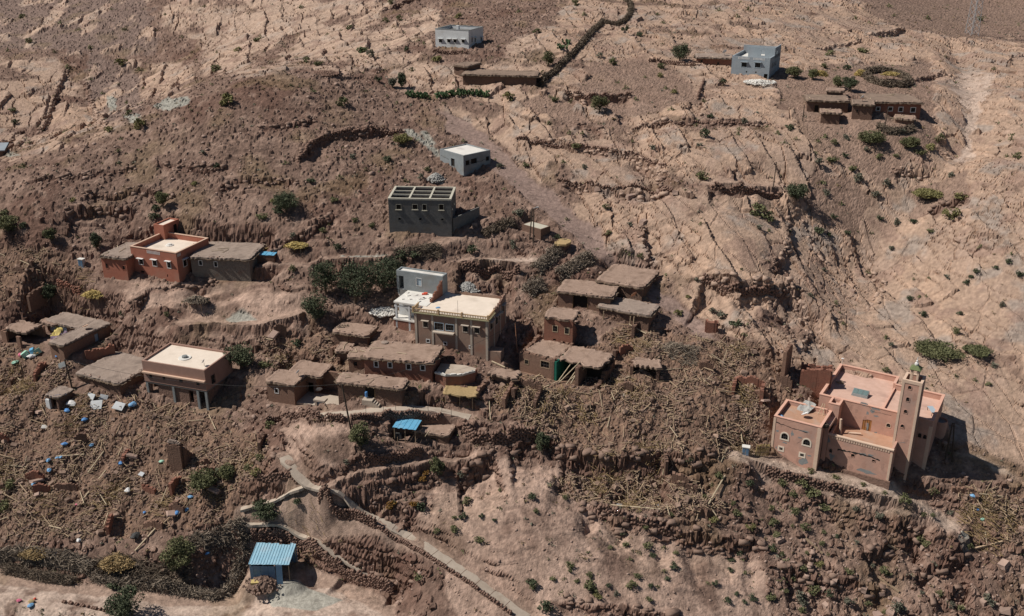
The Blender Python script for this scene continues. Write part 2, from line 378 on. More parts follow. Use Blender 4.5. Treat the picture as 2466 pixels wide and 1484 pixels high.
hill = np.clip(1 - M['rock'] - M['pink'] - M['debris'] - M['track'], 0, 1)

def poly_world(pts):
    return [hit_base(*p) for p in pts]
def seg_field(pts, reach):
    """signed distance (positive on the right of travel), 0..1 along, index box of the grid near a polyline"""
    W = [(p.x, p.y) for p in pts]
    y0, y1 = min(p[1] for p in W) - reach, max(p[1] for p in W) + reach
    r0, r1 = np.searchsorted(YR, y0), np.searchsorted(YR, y1)
    r0 = max(0, r0 - 1); r1 = min(NR, r1 + 1)
    x0, x1 = min(p[0] for p in W) - reach, max(p[0] for p in W) + reach
    tmn, tmx = min(x0 / y0, x0 / y1), max(x1 / y0, x1 / y1)
    c0 = int(np.clip((tmn / .56 + 1) / 2 * (NC - 1) if tmn < 0 else (tmn / .78 + 1) / 2 * (NC - 1), 0, NC - 1)) - 1
    c1 = int(np.clip((tmx / .56 + 1) / 2 * (NC - 1) if tmx > 0 else (tmx / .78 + 1) / 2 * (NC - 1), 0, NC - 1)) + 2
    c0 = max(c0, 0); c1 = min(c1, NC)
    sl = (slice(r0, r1), slice(c0, c1))
    gx, gy = GX[sl], GY[sl]
    best = np.full(gx.shape, 1e9); sd = np.zeros(gx.shape); al = np.zeros(gx.shape); zz = np.zeros(gx.shape)
    n = len(W) - 1
    for i in range(n):
        ax, ay = W[i]; bx, by = W[i + 1]
        dx, dy = bx - ax, by - ay; L2 = dx * dx + dy * dy + 1e-9
        t = np.clip(((gx - ax) * dx + (gy - ay) * dy) / L2, 0, 1)
        ex, ey = gx - ax - t * dx, gy - ay - t * dy
        d = np.hypot(ex, ey)
        m = d < best
        side = np.where(ex * dy - ey * dx > 0, 1.0, -1.0)
        best = np.where(m, d, best); sd = np.where(m, d * side, sd); al = np.where(m, (i + t) / n, al)
        zz = np.where(m, pts[i].z + t * (pts[i + 1].z - pts[i].z), zz)
    return sl, sd, al, zz
# ways and pads
for nm, pts, hw in FLAT:
    W = poly_world(pts)
    if nm in ('upper', 'main', 'yardedge', 'road', 'west'):
        zs = np.array([p.z for p in W]); zs[1:-1] = (zs[:-2] + 2 * zs[1:-1] + zs[2:]) / 4
        for p, z in zip(W, zs): p.z = z
    sl, sd, al, zz = seg_field(W, hw * 3)
    wgt = 1 - sstep(hw * .9, hw * 2.6, np.abs(sd))
    GZ[sl] = GZ[sl] * (1 - wgt) + zz * wgt
    M.setdefault('way', np.zeros_like(GZ))
    if nm == 'mosqueway':
        MW = np.zeros_like(GZ); MW[sl] = 1 - sstep(hw * .7, hw * 1.5, np.abs(sd))
    if nm not in ('midpath', 'platform', 'thresh', 'terr', 'hillpath', 'redpath', 'mosqueway'):
        M['way'][sl] = np.maximum(M['way'][sl], 1 - sstep(hw * .8, hw * 1.3, np.abs(sd)))
    else:
        M['way'][sl] = np.maximum(M['way'][sl], .6 * (1 - sstep(hw * .8, hw * 1.6, np.abs(sd))))
nopat = 1 - M['way']
# sloped ways leave a smooth strip; now rock relief
def rot(x, y, a, sx, sy):
    c, s = math.cos(a), math.sin(a)
    return (x * c + y * s) / sx, (-x * s + y * c) / sy
wX = GX + 1.3 * fbm(GX * .1, GY * .1, 2, 31); wY = GY + 1.3 * fbm(GX * .1, GY * .1, 2, 37)
relief = np.zeros_like(GZ)
# big jointed slabs
qx, qy = rot(wX, wY, math.radians(-68), 10.5, 4.0)
f1, f2, cid, dx1, dy1 = worley(qx, qy, 5)
edge = f2 - f1
crk = 1 - sstep(.015, .05, edge)
cmask = sstep(-.2, .25, fbm(GX * .045, GY * .05, 3, 61) + .06 - .3 * ((PX > 2000) & (PY > 420)))
slab = (cid - .5) * .6 + (dx1 * (cid * 7 % 1 - .5) + dy1 * (cid * 13 % 1 - .5)) * .45 - .7 * crk
relief += M['rock'] * slab * (.22 + .78 * cmask)
qx, qy = rot(wX + 50, wY, math.radians(-60), 2.6, 1.7)
f1, f2, cid2, dx2, dy2 = worley(qx, qy, 15)
c2mask = sstep(.05, .3, fbm(GX * .06 + 9, GY * .06, 3, 71) + .05)
relief += M['rock'] * c2mask * ((cid2 - .5) * .3 - .36 * (1 - sstep(.02, .09, f2 - f1)))
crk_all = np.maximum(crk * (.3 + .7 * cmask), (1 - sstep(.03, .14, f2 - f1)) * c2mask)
rid = 1 - np.abs(vnoise(wX * .16, wY * .05, 81)) * 2
relief += M['rock'] * (.55 * fbm(GX * .06, GY * .06, 2, 91) + .1 * rid)
# bedding: long thin lips running down the slope, each dropping on its right
bq = (GX + .22 * GY + 2.2 * fbm(GX * .05, GY * .05, 3, 93)) / 5.2
bl = _h(np.floor(bq).astype(np.int64), np.floor(GY / 14 + 2 * vnoise(GX * .06, GY * .06, 95)).astype(np.int64), 12)
bfr = bq - np.floor(bq)
relief += M['rock'] * sstep(.25, .5, bl) * 1.15 * np.where(bfr < .93, bfr, (1 - bfr) / .07 * .93) * sstep(-.25, .1, fbm(GX * .04, GY * .04, 3, 97) + .08)
# strata: thin ledges that follow the contours of the brown hill
zs_ = (GZ + .22 * GX * .5 + 1.6 * fbm(GX * .06, GY * .06, 4, 101)) / .95
fr = zs_ - np.floor(zs_)
lay = _h(np.floor(zs_).astype(np.int64), np.floor(GX / 9 + 3 * vnoise(GX * .05, GY * .05, 7)).astype(np.int64), 4)
stmask = sstep(-.15, .2, fbm(GX * .05, GY * .05, 3, 111) + .05)
hillm = np.clip(hill * (1 - .7 * M['far']), 0, 1)
lower_right = sstep(1750, 1950, PX) * sstep(1150, 1230, PY) * hillm
relief += hillm * stmask * (1 - .75 * lower_right) * (.55 * (.2 + .9 * lay)) * 1.05 * (sstep(0, .12, fr) - fr)
relief += pinkrock * .3 * (sstep(0, .3, fr) - fr) * (.3 + lay) * sstep(-.2, .2, fbm(GX * .08, GY * .08, 3, 121) + .1)
# general roughness
r1 = fbm(GX * .22, GY * .22, 4, 131); r2 = fbm(GX * .8, GY * .8, 3, 141)
relief += hillm * (.3 * r1 + .12 * r2) + M['rock'] * .07 * r2 + pinkrock * (.2 * r1 + .06 * r2)
f1, f2, cid3, _, _ = worley(GX / .75, GY / .75, 25)
f1b, f2b, cid4, _, _ = worley(GX / 1.7 + 9, GY / 1.7, 35)
relief += M['debris'] * (1.5 * fbm(GX * .13, GY * .13, 3, 133) + .5 * r1 + .3 * r2 + .06 * (1 - f1) * cid3 + .25 * sstep(.3, .9, cid4) * (1 - sstep(.2, .7, f1b)))
stones = hillm * sstep(.72, .8, cid3) * sstep(.62, .3, f1) * .35
relief += stones * (1 - M['far'] * .3)
relief += lower_right * (.3 * sstep(.7, .8, cid4) * sstep(.6, .4, f1b) + .2 * r1)
r3 = fbm(GX * 2.1, GY * 2.1, 2, 171)
relief += (.08 * hillm + .07 * pinkrock + .2 * M['debris'] + .05 * M['rock'] + .1 * M['far']) * r3
relief += (np.random.RandomState(3).rand(NR, NC) - .5) * (.05 * hillm + .04 * pinkrock + .11 * M['debris'] + .03 * M['rock'] + .06 * M['far']) * (GY / 150)
relief *= 1 - .93 * M['way']
relief *= 1 - .75 * np.maximum(M['track'], M['pale'] * .8)
GZ = GZ + relief
# carved water lines
for pts, hw, dep in CARVE:
    W = poly_world(pts)
    sl, sd, al, zz = seg_field(W, hw * 2)
    GZ[sl] -= dep * np.exp(-(sd / hw) ** 2)
# ledges
ledge_face = np.zeros_like(GZ)
for pts, hgt in LEDGES:
    if hgt < 0:
        pts = pts[::-1]; hgt = -hgt
    W = poly_world(pts)
    rch = 4.0 * hgt + 1.5
    sl, sd, al, zz = seg_field(W, rch + 2)
    sd2 = sd + (.5 * fbm(GX[sl] * .22, GY[sl] * .22, 2, 151) + .2 * fbm(GX[sl] * 1.1, GY[sl] * 1.1, 2, 152)) * min(hgt, 1.2) + .22 * (cid3[sl] - .5) + .2 * (cid4[sl] - .5)
    ht = hgt * (.65 + .7 * fbm(GX[sl] * .3, GY[sl] * .3, 2, 161) + .25) * sstep(0, .1, al) * sstep(1, .9, al)
    out = np.abs(sd) > rch
    dz = -ht * (.6 * sstep(-.1, .2 + .12 * hgt, sd2) + .4 * sstep(.1, .3 + .5 * hgt, sd2)) * (1 - sstep(.5 * hgt, rch, sd2)) + .25 * ht * sstep(-2.5, -.2, sd2) * (sd2 <= -.0)
    GZ[sl] += np.where(out, 0, dz)
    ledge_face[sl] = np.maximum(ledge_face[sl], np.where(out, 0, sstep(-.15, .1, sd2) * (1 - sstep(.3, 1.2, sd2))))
# pads under the buildings
inside_any = np.zeros_like(GZ)
def pad(f, a0, a1, b0, b1, z, m=2.2, lo=.15, rise=0.0):
    cx, cy = f.o[0] + f.u[0] * (a0 + a1) / 2 + f.v[0] * (b0 + b1) / 2, f.o[1] + f.u[1] * (a0 + a1) / 2 + f.v[1] * (b0 + b1) / 2
    R = math.hypot(a1 - a0, b1 - b0) / 2 + m + 1
    r0, r1 = max(0, np.searchsorted(YR, cy - R)), min(NR, np.searchsorted(YR, cy + R))
    gx, gy = GX[r0:r1], GY[r0:r1]
    a = (gx - f.o[0]) * f.u[0] + (gy - f.o[1]) * f.u[1]; b = (gx - f.o[0]) * f.v[0] + (gy - f.o[1]) * f.v[1]
    da = np.maximum(np.maximum(a0 - a, a - a1), 0); db = np.maximum(np.maximum(b0 - b, b - b1), 0)
    dd = np.hypot(da, db) + .25 * vnoise(gx * .7, gy * .7, 5)
    w = 1 - sstep(.25, m, dd)
    GZ[r0:r1] = GZ[r0:r1] * (1 - w) + np.clip(GZ[r0:r1], z - lo, z - lo + rise) * w
    inside_any[r0:r1] = np.maximum(inside_any[r0:r1], (dd < .4))
for k, f in FR.items():
    if f.pad:
        pad(f, 0, f.w, 0, f.d, f.zb, m=1.1 if k in ('lowshed', 'blueroof') else 4.2 if k in ('leftruin', 'flatroof', 'red', 'redwing') else 2.6, rise=0.0 if k in ('greenroom', 'blueshed', 'blueroof', 'ruinrow') else (.3 if k == 'leftruin' else .5) * f.h)
_f = FR['courtmud']; pad(_f, _f.w - .5, _f.w + 8.6, -.6, 6.4, _f.zb, m=1.4, lo=.25, rise=.2)
for nm, pts, hw in FLAT:          # the ways stay level where yards were cut beside them
    if nm == 'upper':
        W = poly_world(pts); zs = np.array([p.z for p in W]); zs[1:-1] = (zs[:-2] + 2 * zs[1:-1] + zs[2:]) / 4
        for p, z in zip(W, zs): p.z = z
        sl, sd, al, zz = seg_field(W, hw * 2)
        wgt = 1 - sstep(hw * .8, hw * 1.5, np.abs(sd)); GZ[sl] = GZ[sl] * (1 - wgt) + zz * wgt
# cut banks and faces are rough earth and stone
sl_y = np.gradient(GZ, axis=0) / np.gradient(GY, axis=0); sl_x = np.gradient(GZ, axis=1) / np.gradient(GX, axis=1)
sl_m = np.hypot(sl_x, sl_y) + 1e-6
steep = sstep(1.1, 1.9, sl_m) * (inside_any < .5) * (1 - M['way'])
_lz = GZ * 1.5 + .6 * fbm(GX * .3, GY * .3, 2, 183); _lf = _lz - np.floor(_lz)
bulge = steep * (.45 * (sstep(0, .25, _lf) - _lf) + .55 * fbm((GX + GY) * .55, GZ * 1.3, 3, 187) + .25 * fbm((GX - GY) * 1.3, GZ * 2.6, 2, 189))
DXM = -sl_x / sl_m * bulge; DYM = -sl_y / sl_m * bulge
# ---------------------------------------------------------------- lookup on the finished ground
def ground(x, y):
    x = np.atleast_1d(np.asarray(x, float)); y = np.atleast_1d(np.asarray(y, float))
    r = np.clip(np.interp(y, YR, np.arange(NR)), 0, NR - 1.001)
    tm = np.interp(y, YR, TM)
    c = np.clip((x / (y * tm) + 1) / 2 * (NC - 1), 0, NC - 1.001)
    i = r.astype(int); j = c.astype(int); fr_, fc = r - i, c - j
    return (GZ[i, j] * (1 - fc) + GZ[i, j + 1] * fc) * (1 - fr_) + (GZ[i + 1, j] * (1 - fc) + GZ[i + 1, j + 1] * fc) * fr_
def gz(x, y): return float(ground(x, y)[0])
_YH = np.concatenate([np.arange(88, 200, .12), np.arange(200, 515, .3)])
def hit(px, py):
    u, fy, fz = ray(px, py)
    tt = _YH / fy
    d = (ZC + fz * tt) - ground(u * tt, _YH)
    k = int(np.argmax(d < 0)) if (d < 0).any() else len(_YH) - 1
    k = max(k, 1); a, b = d[k - 1], d[k]
    y = _YH[k - 1] + (_YH[k] - _YH[k - 1]) * (a / (a - b) if a != b else 0)
    p = at_y(px, py, y); p.z = gz(p.x, p.y)
    return p
def field(m, x, y):
    r = int(np.clip(np.interp(y, YR, np.arange(NR)), 0, NR - 1)); tm = np.interp(y, YR, TM)
    c = int(np.clip((x / (y * tm) + 1) / 2 * (NC - 1), 0, NC - 1))
    return float(m[r, c])

# ---------------------------------------------------------------- ground colour (what the soil and rock are made of)
def mixc(c, col, w):
    return c * (1 - w[..., None]) + np.array(col)[None, None] * w[..., None]
n1 = fbm(GX * .05, GY * .05, 4, 201); n2 = fbm(GX * .35, GY * .35, 4, 211); n3 = fbm(GX * 1.3, GY * 1.3, 3, 221); n4 = fbm(GX * .11 + 7, GY * .11, 4, 231)
colr = np.zeros(GZ.shape + (3,)) + np.array([.195, .130, .102])
colr = mixc(colr, (.24, .163, .128), sstep(-.1, .5, n4))
colr = mixc(colr, (.145, .085, .065), sstep(.0, .5, n1) * .8)
colr = mixc(colr, (.33, .235, .185), sstep(.18, .45, n2) * .5 * hillm)
colr = mixc(colr, (.215, .158, .135), M['scree'] * .7)
colr = mixc(colr, (.275, .19, .148), M['far'] * .75)
colr = mixc(colr, (.285, .195, .152), lower_right * .7 * sstep(-.3, .3, n2 + n4))
colr = mixc(colr, (.395, .28, .222), pinkrock * sstep(-.55, .1, n4 + .3 * n2))
colr = mixc(colr, (.32, .22, .172), pinkrock * sstep(.05, .45, n1) * .6)
rockc = np.zeros_like(colr) + np.array([.40, .283, .212])
rockc = mixc(rockc, (.43, .298, .218), sstep(0, .4, n2 + .6 * (cid - .5)))
rockc = mixc(rockc, (.345, .248, .193), sstep(-.1, .5, n1 + .5 * n2))
rockc = mixc(rockc, (.30, .25, .215), sstep(.14, .45, n4 + .35 * n2) * .8)
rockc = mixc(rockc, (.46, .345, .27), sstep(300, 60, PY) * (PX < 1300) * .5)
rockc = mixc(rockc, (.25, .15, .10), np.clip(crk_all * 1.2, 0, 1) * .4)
rockc = mixc(rockc, (.285, .19, .15), sstep(.15, .4, fbm(GX * .16, GY * .16, 4, 241)) * .65)
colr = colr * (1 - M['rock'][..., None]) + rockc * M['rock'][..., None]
colr = mixc(colr, (.19, .125, .092), M['debris'] * .85)
colr = mixc(colr, (.28, .18, .125), M['debris'] * sstep(.5, .9, cid3) * .6)
colr = mixc(colr, (.285, .205, .175), M['track'] * .9)
colr = mixc(colr, (.47, .365, .30), M['pale'] * .95 * sstep(-.5, .2, n2 + .2))
colr = mixc(colr, (.36, .26, .205), M['way'] * .8 * (1 - M['pale']))
colr = mixc(colr, (.33, .33, .29), M['grey'] * .85)
colr = mixc(colr, (.42, .33, .27), MW * .8)
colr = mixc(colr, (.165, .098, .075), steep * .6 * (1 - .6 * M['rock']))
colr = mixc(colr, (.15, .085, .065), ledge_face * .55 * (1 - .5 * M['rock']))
dry = sstep(.1, .5, fbm(GX * .09 + 31, GY * .09, 4, 251)) * np.clip(hillm + .3 * pinkrock, 0, 1)
colr = mixc(colr, (.20, .15, .075), dry * .3)
n5 = fbm(GX * 3.1, GY * 3.1, 2, 261)
colr *= (1 + .34 * n3 + .22 * n2 + .35 * n5 * (1 - .6 * M['rock']))[..., None]
colr = np.clip(colr, .02, .6)

def grid_mesh(name):
    me = bpy.data.meshes.new(name)
    nv = NR * NC; nf = (NR - 1) * (NC - 1)
    co = np.stack([GX + DXM, GY + DYM, GZ], -1).astype(np.float32).ravel()
    me.vertices.add(nv); me.vertices.foreach_set('co', co)
    ii = (np.arange(NR - 1)[:, None] * NC + np.arange(NC - 1)[None]).ravel()
    lv = np.stack([ii, ii + 1, ii + NC + 1, ii + NC], 1).astype(np.int32).ravel()
    me.loops.add(nf * 4); me.loops.foreach_set('vertex_index', lv)
    me.polygons.add(nf); me.polygons.foreach_set('loop_start', np.arange(0, nf * 4, 4, dtype=np.int32))
    me.update(calc_edges=True); me.shade_flat()
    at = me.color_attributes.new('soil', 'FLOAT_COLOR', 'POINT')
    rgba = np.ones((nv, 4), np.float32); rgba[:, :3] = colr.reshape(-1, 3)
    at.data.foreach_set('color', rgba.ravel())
    return me

# ---------------------------------------------------------------- materials
MAT = {}
def _mat(name):
    m = bpy.data.materials.new(name); m.use_nodes = True
    nt = m.node_tree; b = nt.nodes['Principled BSDF']
    b.inputs['Roughness'].default_value = .95
    if 'Specular IOR Level' in b.inputs: b.inputs['Specular IOR Level'].default_value = .15
    MAT[name] = m
    return m, nt, b
def rough_mat(name, c1, c2, scale=1.0, bump=.3, c3=None, rough=.95, bscale=None, contrast=.25, dist=.05, vec=(1, 1, 1), jitter=0.0):
    """two- or three-tone weathered surface with fine relief"""
    m, nt, b = _mat(name); N = nt.nodes; L = nt.links
    b.inputs['Roughness'].default_value = rough
    tc = N.new('ShaderNodeTexCoord'); mp = N.new('ShaderNodeMapping'); mp.inputs['Scale'].default_value = vec
    L.new(tc.outputs['Object'], mp.inputs[0])
    n = N.new('ShaderNodeTexNoise'); n.inputs['Scale'].default_value = scale; n.inputs['Detail'].default_value = 8; n.inputs['Roughness'].default_value = .65
    L.new(mp.outputs[0], n.inputs['Vector'])
    r = N.new('ShaderNodeValToRGB'); r.color_ramp.elements[0].position = .5 - contrast; r.color_ramp.elements[1].position = .5 + contrast
    r.color_ramp.elements[0].color = (*c1, 1); r.color_ramp.elements[1].color = (*c2, 1)
    L.new(n.outputs['Fac'], r.inputs[0])
    out = r.outputs[0]
    if c3:
        n2_ = N.new('ShaderNodeTexNoise'); n2_.inputs['Scale'].default_value = scale * .37; n2_.inputs['Detail'].default_value = 6
        L.new(mp.outputs[0], n2_.inputs['Vector'])
        r2_ = N.new('ShaderNodeValToRGB'); r2_.color_ramp.elements[0].position = .52; r2_.color_ramp.elements[1].position = .68
        L.new(n2_.outputs['Fac'], r2_.inputs[0])
        mx = N.new('ShaderNodeMixRGB'); L.new(r2_.outputs[0], mx.inputs[0]); L.new(out, mx.inputs[1]); mx.inputs[2].default_value = (*c3, 1)
        out = mx.outputs[0]
    if jitter:
        oi = N.new('ShaderNodeObjectInfo'); hs = N.new('ShaderNodeHueSaturation')
        ma = N.new('ShaderNodeMath'); ma.operation = 'MULTIPLY_ADD'; ma.inputs[1].default_value = jitter; ma.inputs[2].default_value = 1 - jitter / 2
        L.new(oi.outputs['Random'], ma.inputs[0]); L.new(ma.outputs[0], hs.inputs['Value']); L.new(out, hs.inputs['Color']); out = hs.outputs[0]
    L.new(out, b.inputs['Base Color'])
    if bump:
        nb = N.new('ShaderNodeTexNoise'); nb.inputs['Scale'].default_value = bscale or scale * 3; nb.inputs['Detail'].default_value = 6
        L.new(mp.outputs[0], nb.inputs['Vector'])
        bp = N.new('ShaderNodeBump'); bp.inputs['Strength'].default_value = bump; bp.inputs['Distance'].default_value = dist
        L.new(nb.outputs['Fac'], bp.inputs['Height']); L.new(bp.outputs[0], b.inputs['Normal'])
    return m
def ground_mat():
    m, nt, b = _mat('ground'); N = nt.nodes; L = nt.links
    b.inputs['Specular IOR Level'].default_value = .1
    at = N.new('ShaderNodeAttribute'); at.attribute_name = 'soil'
    tc = N.new('ShaderNodeTexCoord')
    n = N.new('ShaderNodeTexNoise'); n.inputs['Scale'].default_value = 1.6; n.inputs['Detail'].default_value = 9; n.inputs['Roughness'].default_value = .7
    L.new(tc.outputs['Object'], n.inputs['Vector'])
    r = N.new('ShaderNodeValToRGB'); r.color_ramp.elements[0].position = .3; r.color_ramp.elements[1].position = .7
    r.color_ramp.elements[0].color = (.72, .70, .69, 1); r.color_ramp.elements[1].color = (1.22, 1.2, 1.17, 1)
    L.new(n.outputs['Fac'], r.inputs[0])
    mx = N.new('ShaderNodeMixRGB'); mx.blend_type = 'MULTIPLY'; mx.inputs[0].default_value = 1
    L.new(at.outputs['Color'], mx.inputs[1]); L.new(r.outputs[0], mx.inputs[2])
    L.new(mx.outputs[0], b.inputs['Base Color'])
    v = N.new('ShaderNodeTexNoise'); v.inputs['Scale'].default_value = 6.5; v.inputs['Detail'].default_value = 4
    L.new(tc.outputs['Object'], v.inputs['Vector'])
    ad = N.new('ShaderNodeMath'); ad.operation = 'MULTIPLY_ADD'; ad.inputs[1].default_value = -.35
    L.new(v.outputs['Fac'], ad.inputs[0]); L.new(n.outputs['Fac'], ad.inputs[2])
    bp = N.new('ShaderNodeBump'); bp.inputs['Strength'].default_value = .7; bp.inputs['Distance'].default_value = .25
    L.new(ad.outputs[0], bp.inputs['Height']); L.new(bp.outputs[0], b.inputs['Normal'])
    return m
ground_mat()
terrain = bpy.data.objects.new('terrain', grid_mesh('terrain'))
terrain['kind'] = 'structure'
terrain.data.materials.append(MAT['ground'])
COL.objects.link(terrain)

# ---------------------------------------------------------------- surfaces of the built things
R_ = rough_mat
R_('mud', (.185,.11,.08), (.27,.165,.118), 2.2, .6, bscale=7, dist=.08)
R_('mud_red', (.21,.095,.068), (.30,.145,.10), 2.0, .6, c3=(.22,.12,.085), bscale=7, dist=.08)
R_('mud_dark', (.13,.08,.06), (.21,.13,.095), 2.5, .8, bscale=5, dist=.1)
R_('mud_roof', (.27,.185,.14), (.375,.265,.205), 1.6, .6, c3=(.235,.16,.12), bscale=5, dist=.08)
R_('mud_roof_grey', (.25,.19,.155), (.35,.275,.225), 1.4, .6, c3=(.22,.17,.14), bscale=5, dist=.08)
R_('mud_roof_dark', (.20,.145,.11), (.29,.21,.16), 1.4, .6, c3=(.18,.13,.1), bscale=5, dist=.08)
R_('stone_grey', (.15,.125,.105), (.25,.21,.175), 2.0, .7, c3=(.2,.14,.11), bscale=5, dist=.1)
R_('stone_wall', (.14,.085,.066), (.29,.185,.14), 3.0, .8, bscale=4, dist=.12)
R_('plaster_red', (.33,.125,.083), (.42,.17,.115), .9, .25, c3=(.36,.17,.12))
R_('mosque_pink', (.45,.262,.198), (.575,.345,.262), .8, .35, c3=(.43,.28,.225), contrast=.2)
R_('mosque_stain', (.385,.225,.172), (.47,.285,.22), 1.6, .3)
R_('mosque_trim', (.58,.42,.31), (.68,.50,.38), 1.5, .2)
R_('mosque_coping', (.60,.34,.25), (.70,.42,.32), 1.2, .2)
R_('mosque_roof', (.52,.33,.255), (.64,.43,.345), 1.1, .25, c3=(.46,.30,.24))
R_('terrace_tile', (.38,.215,.14), (.47,.28,.19), 1.5, .3, c3=(.42,.29,.22))
R_('window_cream', (.66,.56,.45), (.76,.66,.54), 3, .1)
R_('skylight_glass', (.10,.15,.15), (.18,.24,.23), 3, 0, rough=.25)
R_('render_grey', (.19,.20,.20), (.28,.29,.28), 4, .4)
R_('crack_dark', (.03,.027,.025), (.06,.05,.045), 4, .2)
R_('school_wall', (.255,.17,.13), (.33,.225,.17), .8, .25, c3=(.29,.165,.12))
R_('school_trim', (.42,.35,.285), (.52,.44,.36), 2, .2)
R_('baluster_tan', (.40,.27,.15), (.52,.36,.21), 3, .2)
R_('tile_green', (.24,.23,.14), (.38,.35,.22), 6, .3)
R_('glazed_green', (.10,.13,.06), (.20,.22,.11), 9, .5)
R_('roof_cream', (.66,.56,.46), (.78,.67,.56), .8, .2, c3=(.58,.49,.40))
R_('roof_white', (.62,.59,.54), (.75,.72,.66), .9, .2, c3=(.52,.49,.45))
R_('pale_wall', (.30,.18,.14), (.37,.23,.18), 1.0, .25)
R_('pale_band', (.55,.37,.27), (.63,.44,.33), 1.5, .2)
R_('concrete', (.12,.12,.115), (.20,.195,.185), 1.3, .4, c3=(.16,.145,.125))
R_('concrete_beam', (.42,.39,.31), (.55,.51,.42), 2, .3)
R_('block_grey', (.20,.22,.225), (.29,.31,.315), 1.2, .4, c3=(.23,.23,.22))
R_('render_blue', (.24,.28,.31), (.32,.36,.39), .8, .25, c3=(.28,.30,.32))
R_('limewash', (.52,.53,.53), (.64,.645,.64), .9, .25, c3=(.46,.45,.43))
R_('window_white', (.62,.60,.57), (.74,.72,.69), 4, .1)
R_('window_blue', (.30,.37,.42), (.40,.47,.52), 4, .1)
R_('wood', (.17,.105,.06), (.27,.175,.10), 5, .3, vec=(1, 1, .2))
R_('wood_door', (.30,.13,.045), (.42,.20,.075), 6, .3, vec=(3, 1, .3))
R_('iron', (.045,.045,.045), (.09,.085,.08), 5, .2, rough=.7)
R_('pole_wood', (.06,.045,.035), (.11,.085,.065), 3, .3)
R_('timber', (.29,.205,.135), (.44,.33,.22), 3, .4, jitter=.45)
R_('timber_pale', (.42,.33,.22), (.56,.46,.32), 3, .4, jitter=.3)
R_('straw', (.46,.34,.12), (.62,.49,.22), 5, .6, jitter=.3)
R_('straw_dull', (.30,.21,.10), (.44,.32,.17), 5, .6, jitter=.3)
R_('rubble', (.21,.14,.105), (.36,.25,.19), 1.4, .5, jitter=.5)
R_('rubble_dark', (.15,.10,.078), (.25,.168,.13), 1.4, .5, jitter=.5)
R_('boulder', (.29,.20,.16), (.43,.305,.245), 1.2, .6, jitter=.3)
R_('ledge_brown', (.18,.118,.09), (.31,.212,.165), 1.4, .6)
R_('ledge_pale', (.34,.24,.182), (.46,.325,.25), 1.2, .6)
R_('path_concrete', (.38,.31,.245), (.50,.42,.34), 1.1, .5, c3=(.33,.26,.20))
R_('dirt_road', (.33,.22,.165), (.43,.30,.235), .5, .4, c3=(.37,.28,.23))
R_('thorn', (.13,.10,.075), (.25,.195,.145), 2.5, .2)
R_('thorn_grey', (.19,.15,.115), (.36,.295,.23), 2.5, .2)
R_('bark', (.10,.07,.05), (.17,.125,.09), 5, .4)
R_('tarp_blue', (.07,.19,.42), (.13,.30,.58), 3, .3, rough=.5)
R_('cloth_blue', (.14,.30,.50), (.22,.40,.60), 3, .4, rough=.7)
R_('cloth_purple', (.17,.12,.16), (.27,.20,.25), 3, .4)
R_('cloth_pink', (.55,.12,.2), (.68,.22,.3), 3, .3)
R_('cloth_white', (.6,.58,.55), (.72,.7,.68), 3, .3)
R_('cloth_yellow', (.5,.38,.12), (.62,.5,.2), 3, .4)
R_('mint', (.30,.52,.40), (.40,.62,.48), 3, .2)
R_('red_plastic', (.62,.09,.05), (.72,.14,.08), 3, .2, rough=.5)
R_('green_room', (.015,.10,.07), (.025,.15,.105), 2, .3)
R_('gravel_grey', (.27,.26,.24), (.42,.41,.385), 2.5, .6)
R_('dish', (.62,.62,.61), (.72,.72,.71), 3, 0, rough=.5)
R_('dish_rust', (.42,.20,.12), (.52,.27,.17), 3, 0)
R_('galvanised', (.34,.35,.36), (.46,.47,.48), 3, 0, rough=.5)
R_('steel_pylon', (.30,.30,.30), (.40,.40,.40), 1, 0, rough=.6)
def metal_mat(name, c1, c2, rough=.42):
    m = rough_mat(name, c1, c2, 1.1, 0, c3=tuple(x * .8 + .12 * y for x, y in zip(c2, (1, .7, .6))), rough=rough)
    m.node_tree.nodes['Principled BSDF'].inputs['Metallic'].default_value = .25
    m.node_tree.nodes['Principled BSDF'].inputs['Specular IOR Level'].default_value = .4
metal_mat('sheet_blue', (.30,.53,.66), (.42,.66,.78))
metal_mat('sheet_blue_bright', (.13,.42,.66), (.22,.55,.78))
metal_mat('sheet_blue_dark', (.10,.20,.32), (.16,.28,.42))
_g, _nt, _b = _mat('glass'); _b.inputs['Base Color'].default_value = (.015, .017, .02, 1); _b.inputs['Roughness'].default_value = .25; _b.inputs['Specular IOR Level'].default_value = .4
_g, _nt, _b = _mat('painted_dark'); _b.inputs['Base Color'].default_value = (.03, .024, .02, 1)  # near-black colour standing in for unlit depth behind doorways, holes and slits
def leaf_mat(name, c1, c2):
    m, nt, b = _mat(name); N = nt.nodes; L = nt.links
    oi = N.new('ShaderNodeObjectInfo'); ge = N.new('ShaderNodeNewGeometry')
    ad = N.new('ShaderNodeMath'); ad.operation = 'MULTIPLY_ADD'; ad.inputs[1].default_value = .55
    L.new(ge.outputs['Random Per Island'], ad.inputs[0])
    mu = N.new('ShaderNodeMath'); mu.operation = 'MULTIPLY'; mu.inputs[1].default_value = .45
    L.new(oi.outputs['Random'], mu.inputs[0]); L.new(mu.outputs[0], ad.inputs[2])
    r = N.new('ShaderNodeMixRGB'); r.inputs[1].default_value = (*c1, 1); r.inputs[2].default_value = (*c2, 1)
    L.new(ad.outputs[0], r.inputs[0]); L.new(r.outputs[0], b.inputs['Base Color'])
    b.inputs['Roughness'].default_value = .8
leaf_mat('leaf_dark', (.055,.066,.04), (.115,.128,.072))
leaf_mat('leaf_olive', (.095,.10,.05), (.19,.185,.09))
leaf_mat('leaf_grey', (.11,.11,.08), (.215,.205,.15))
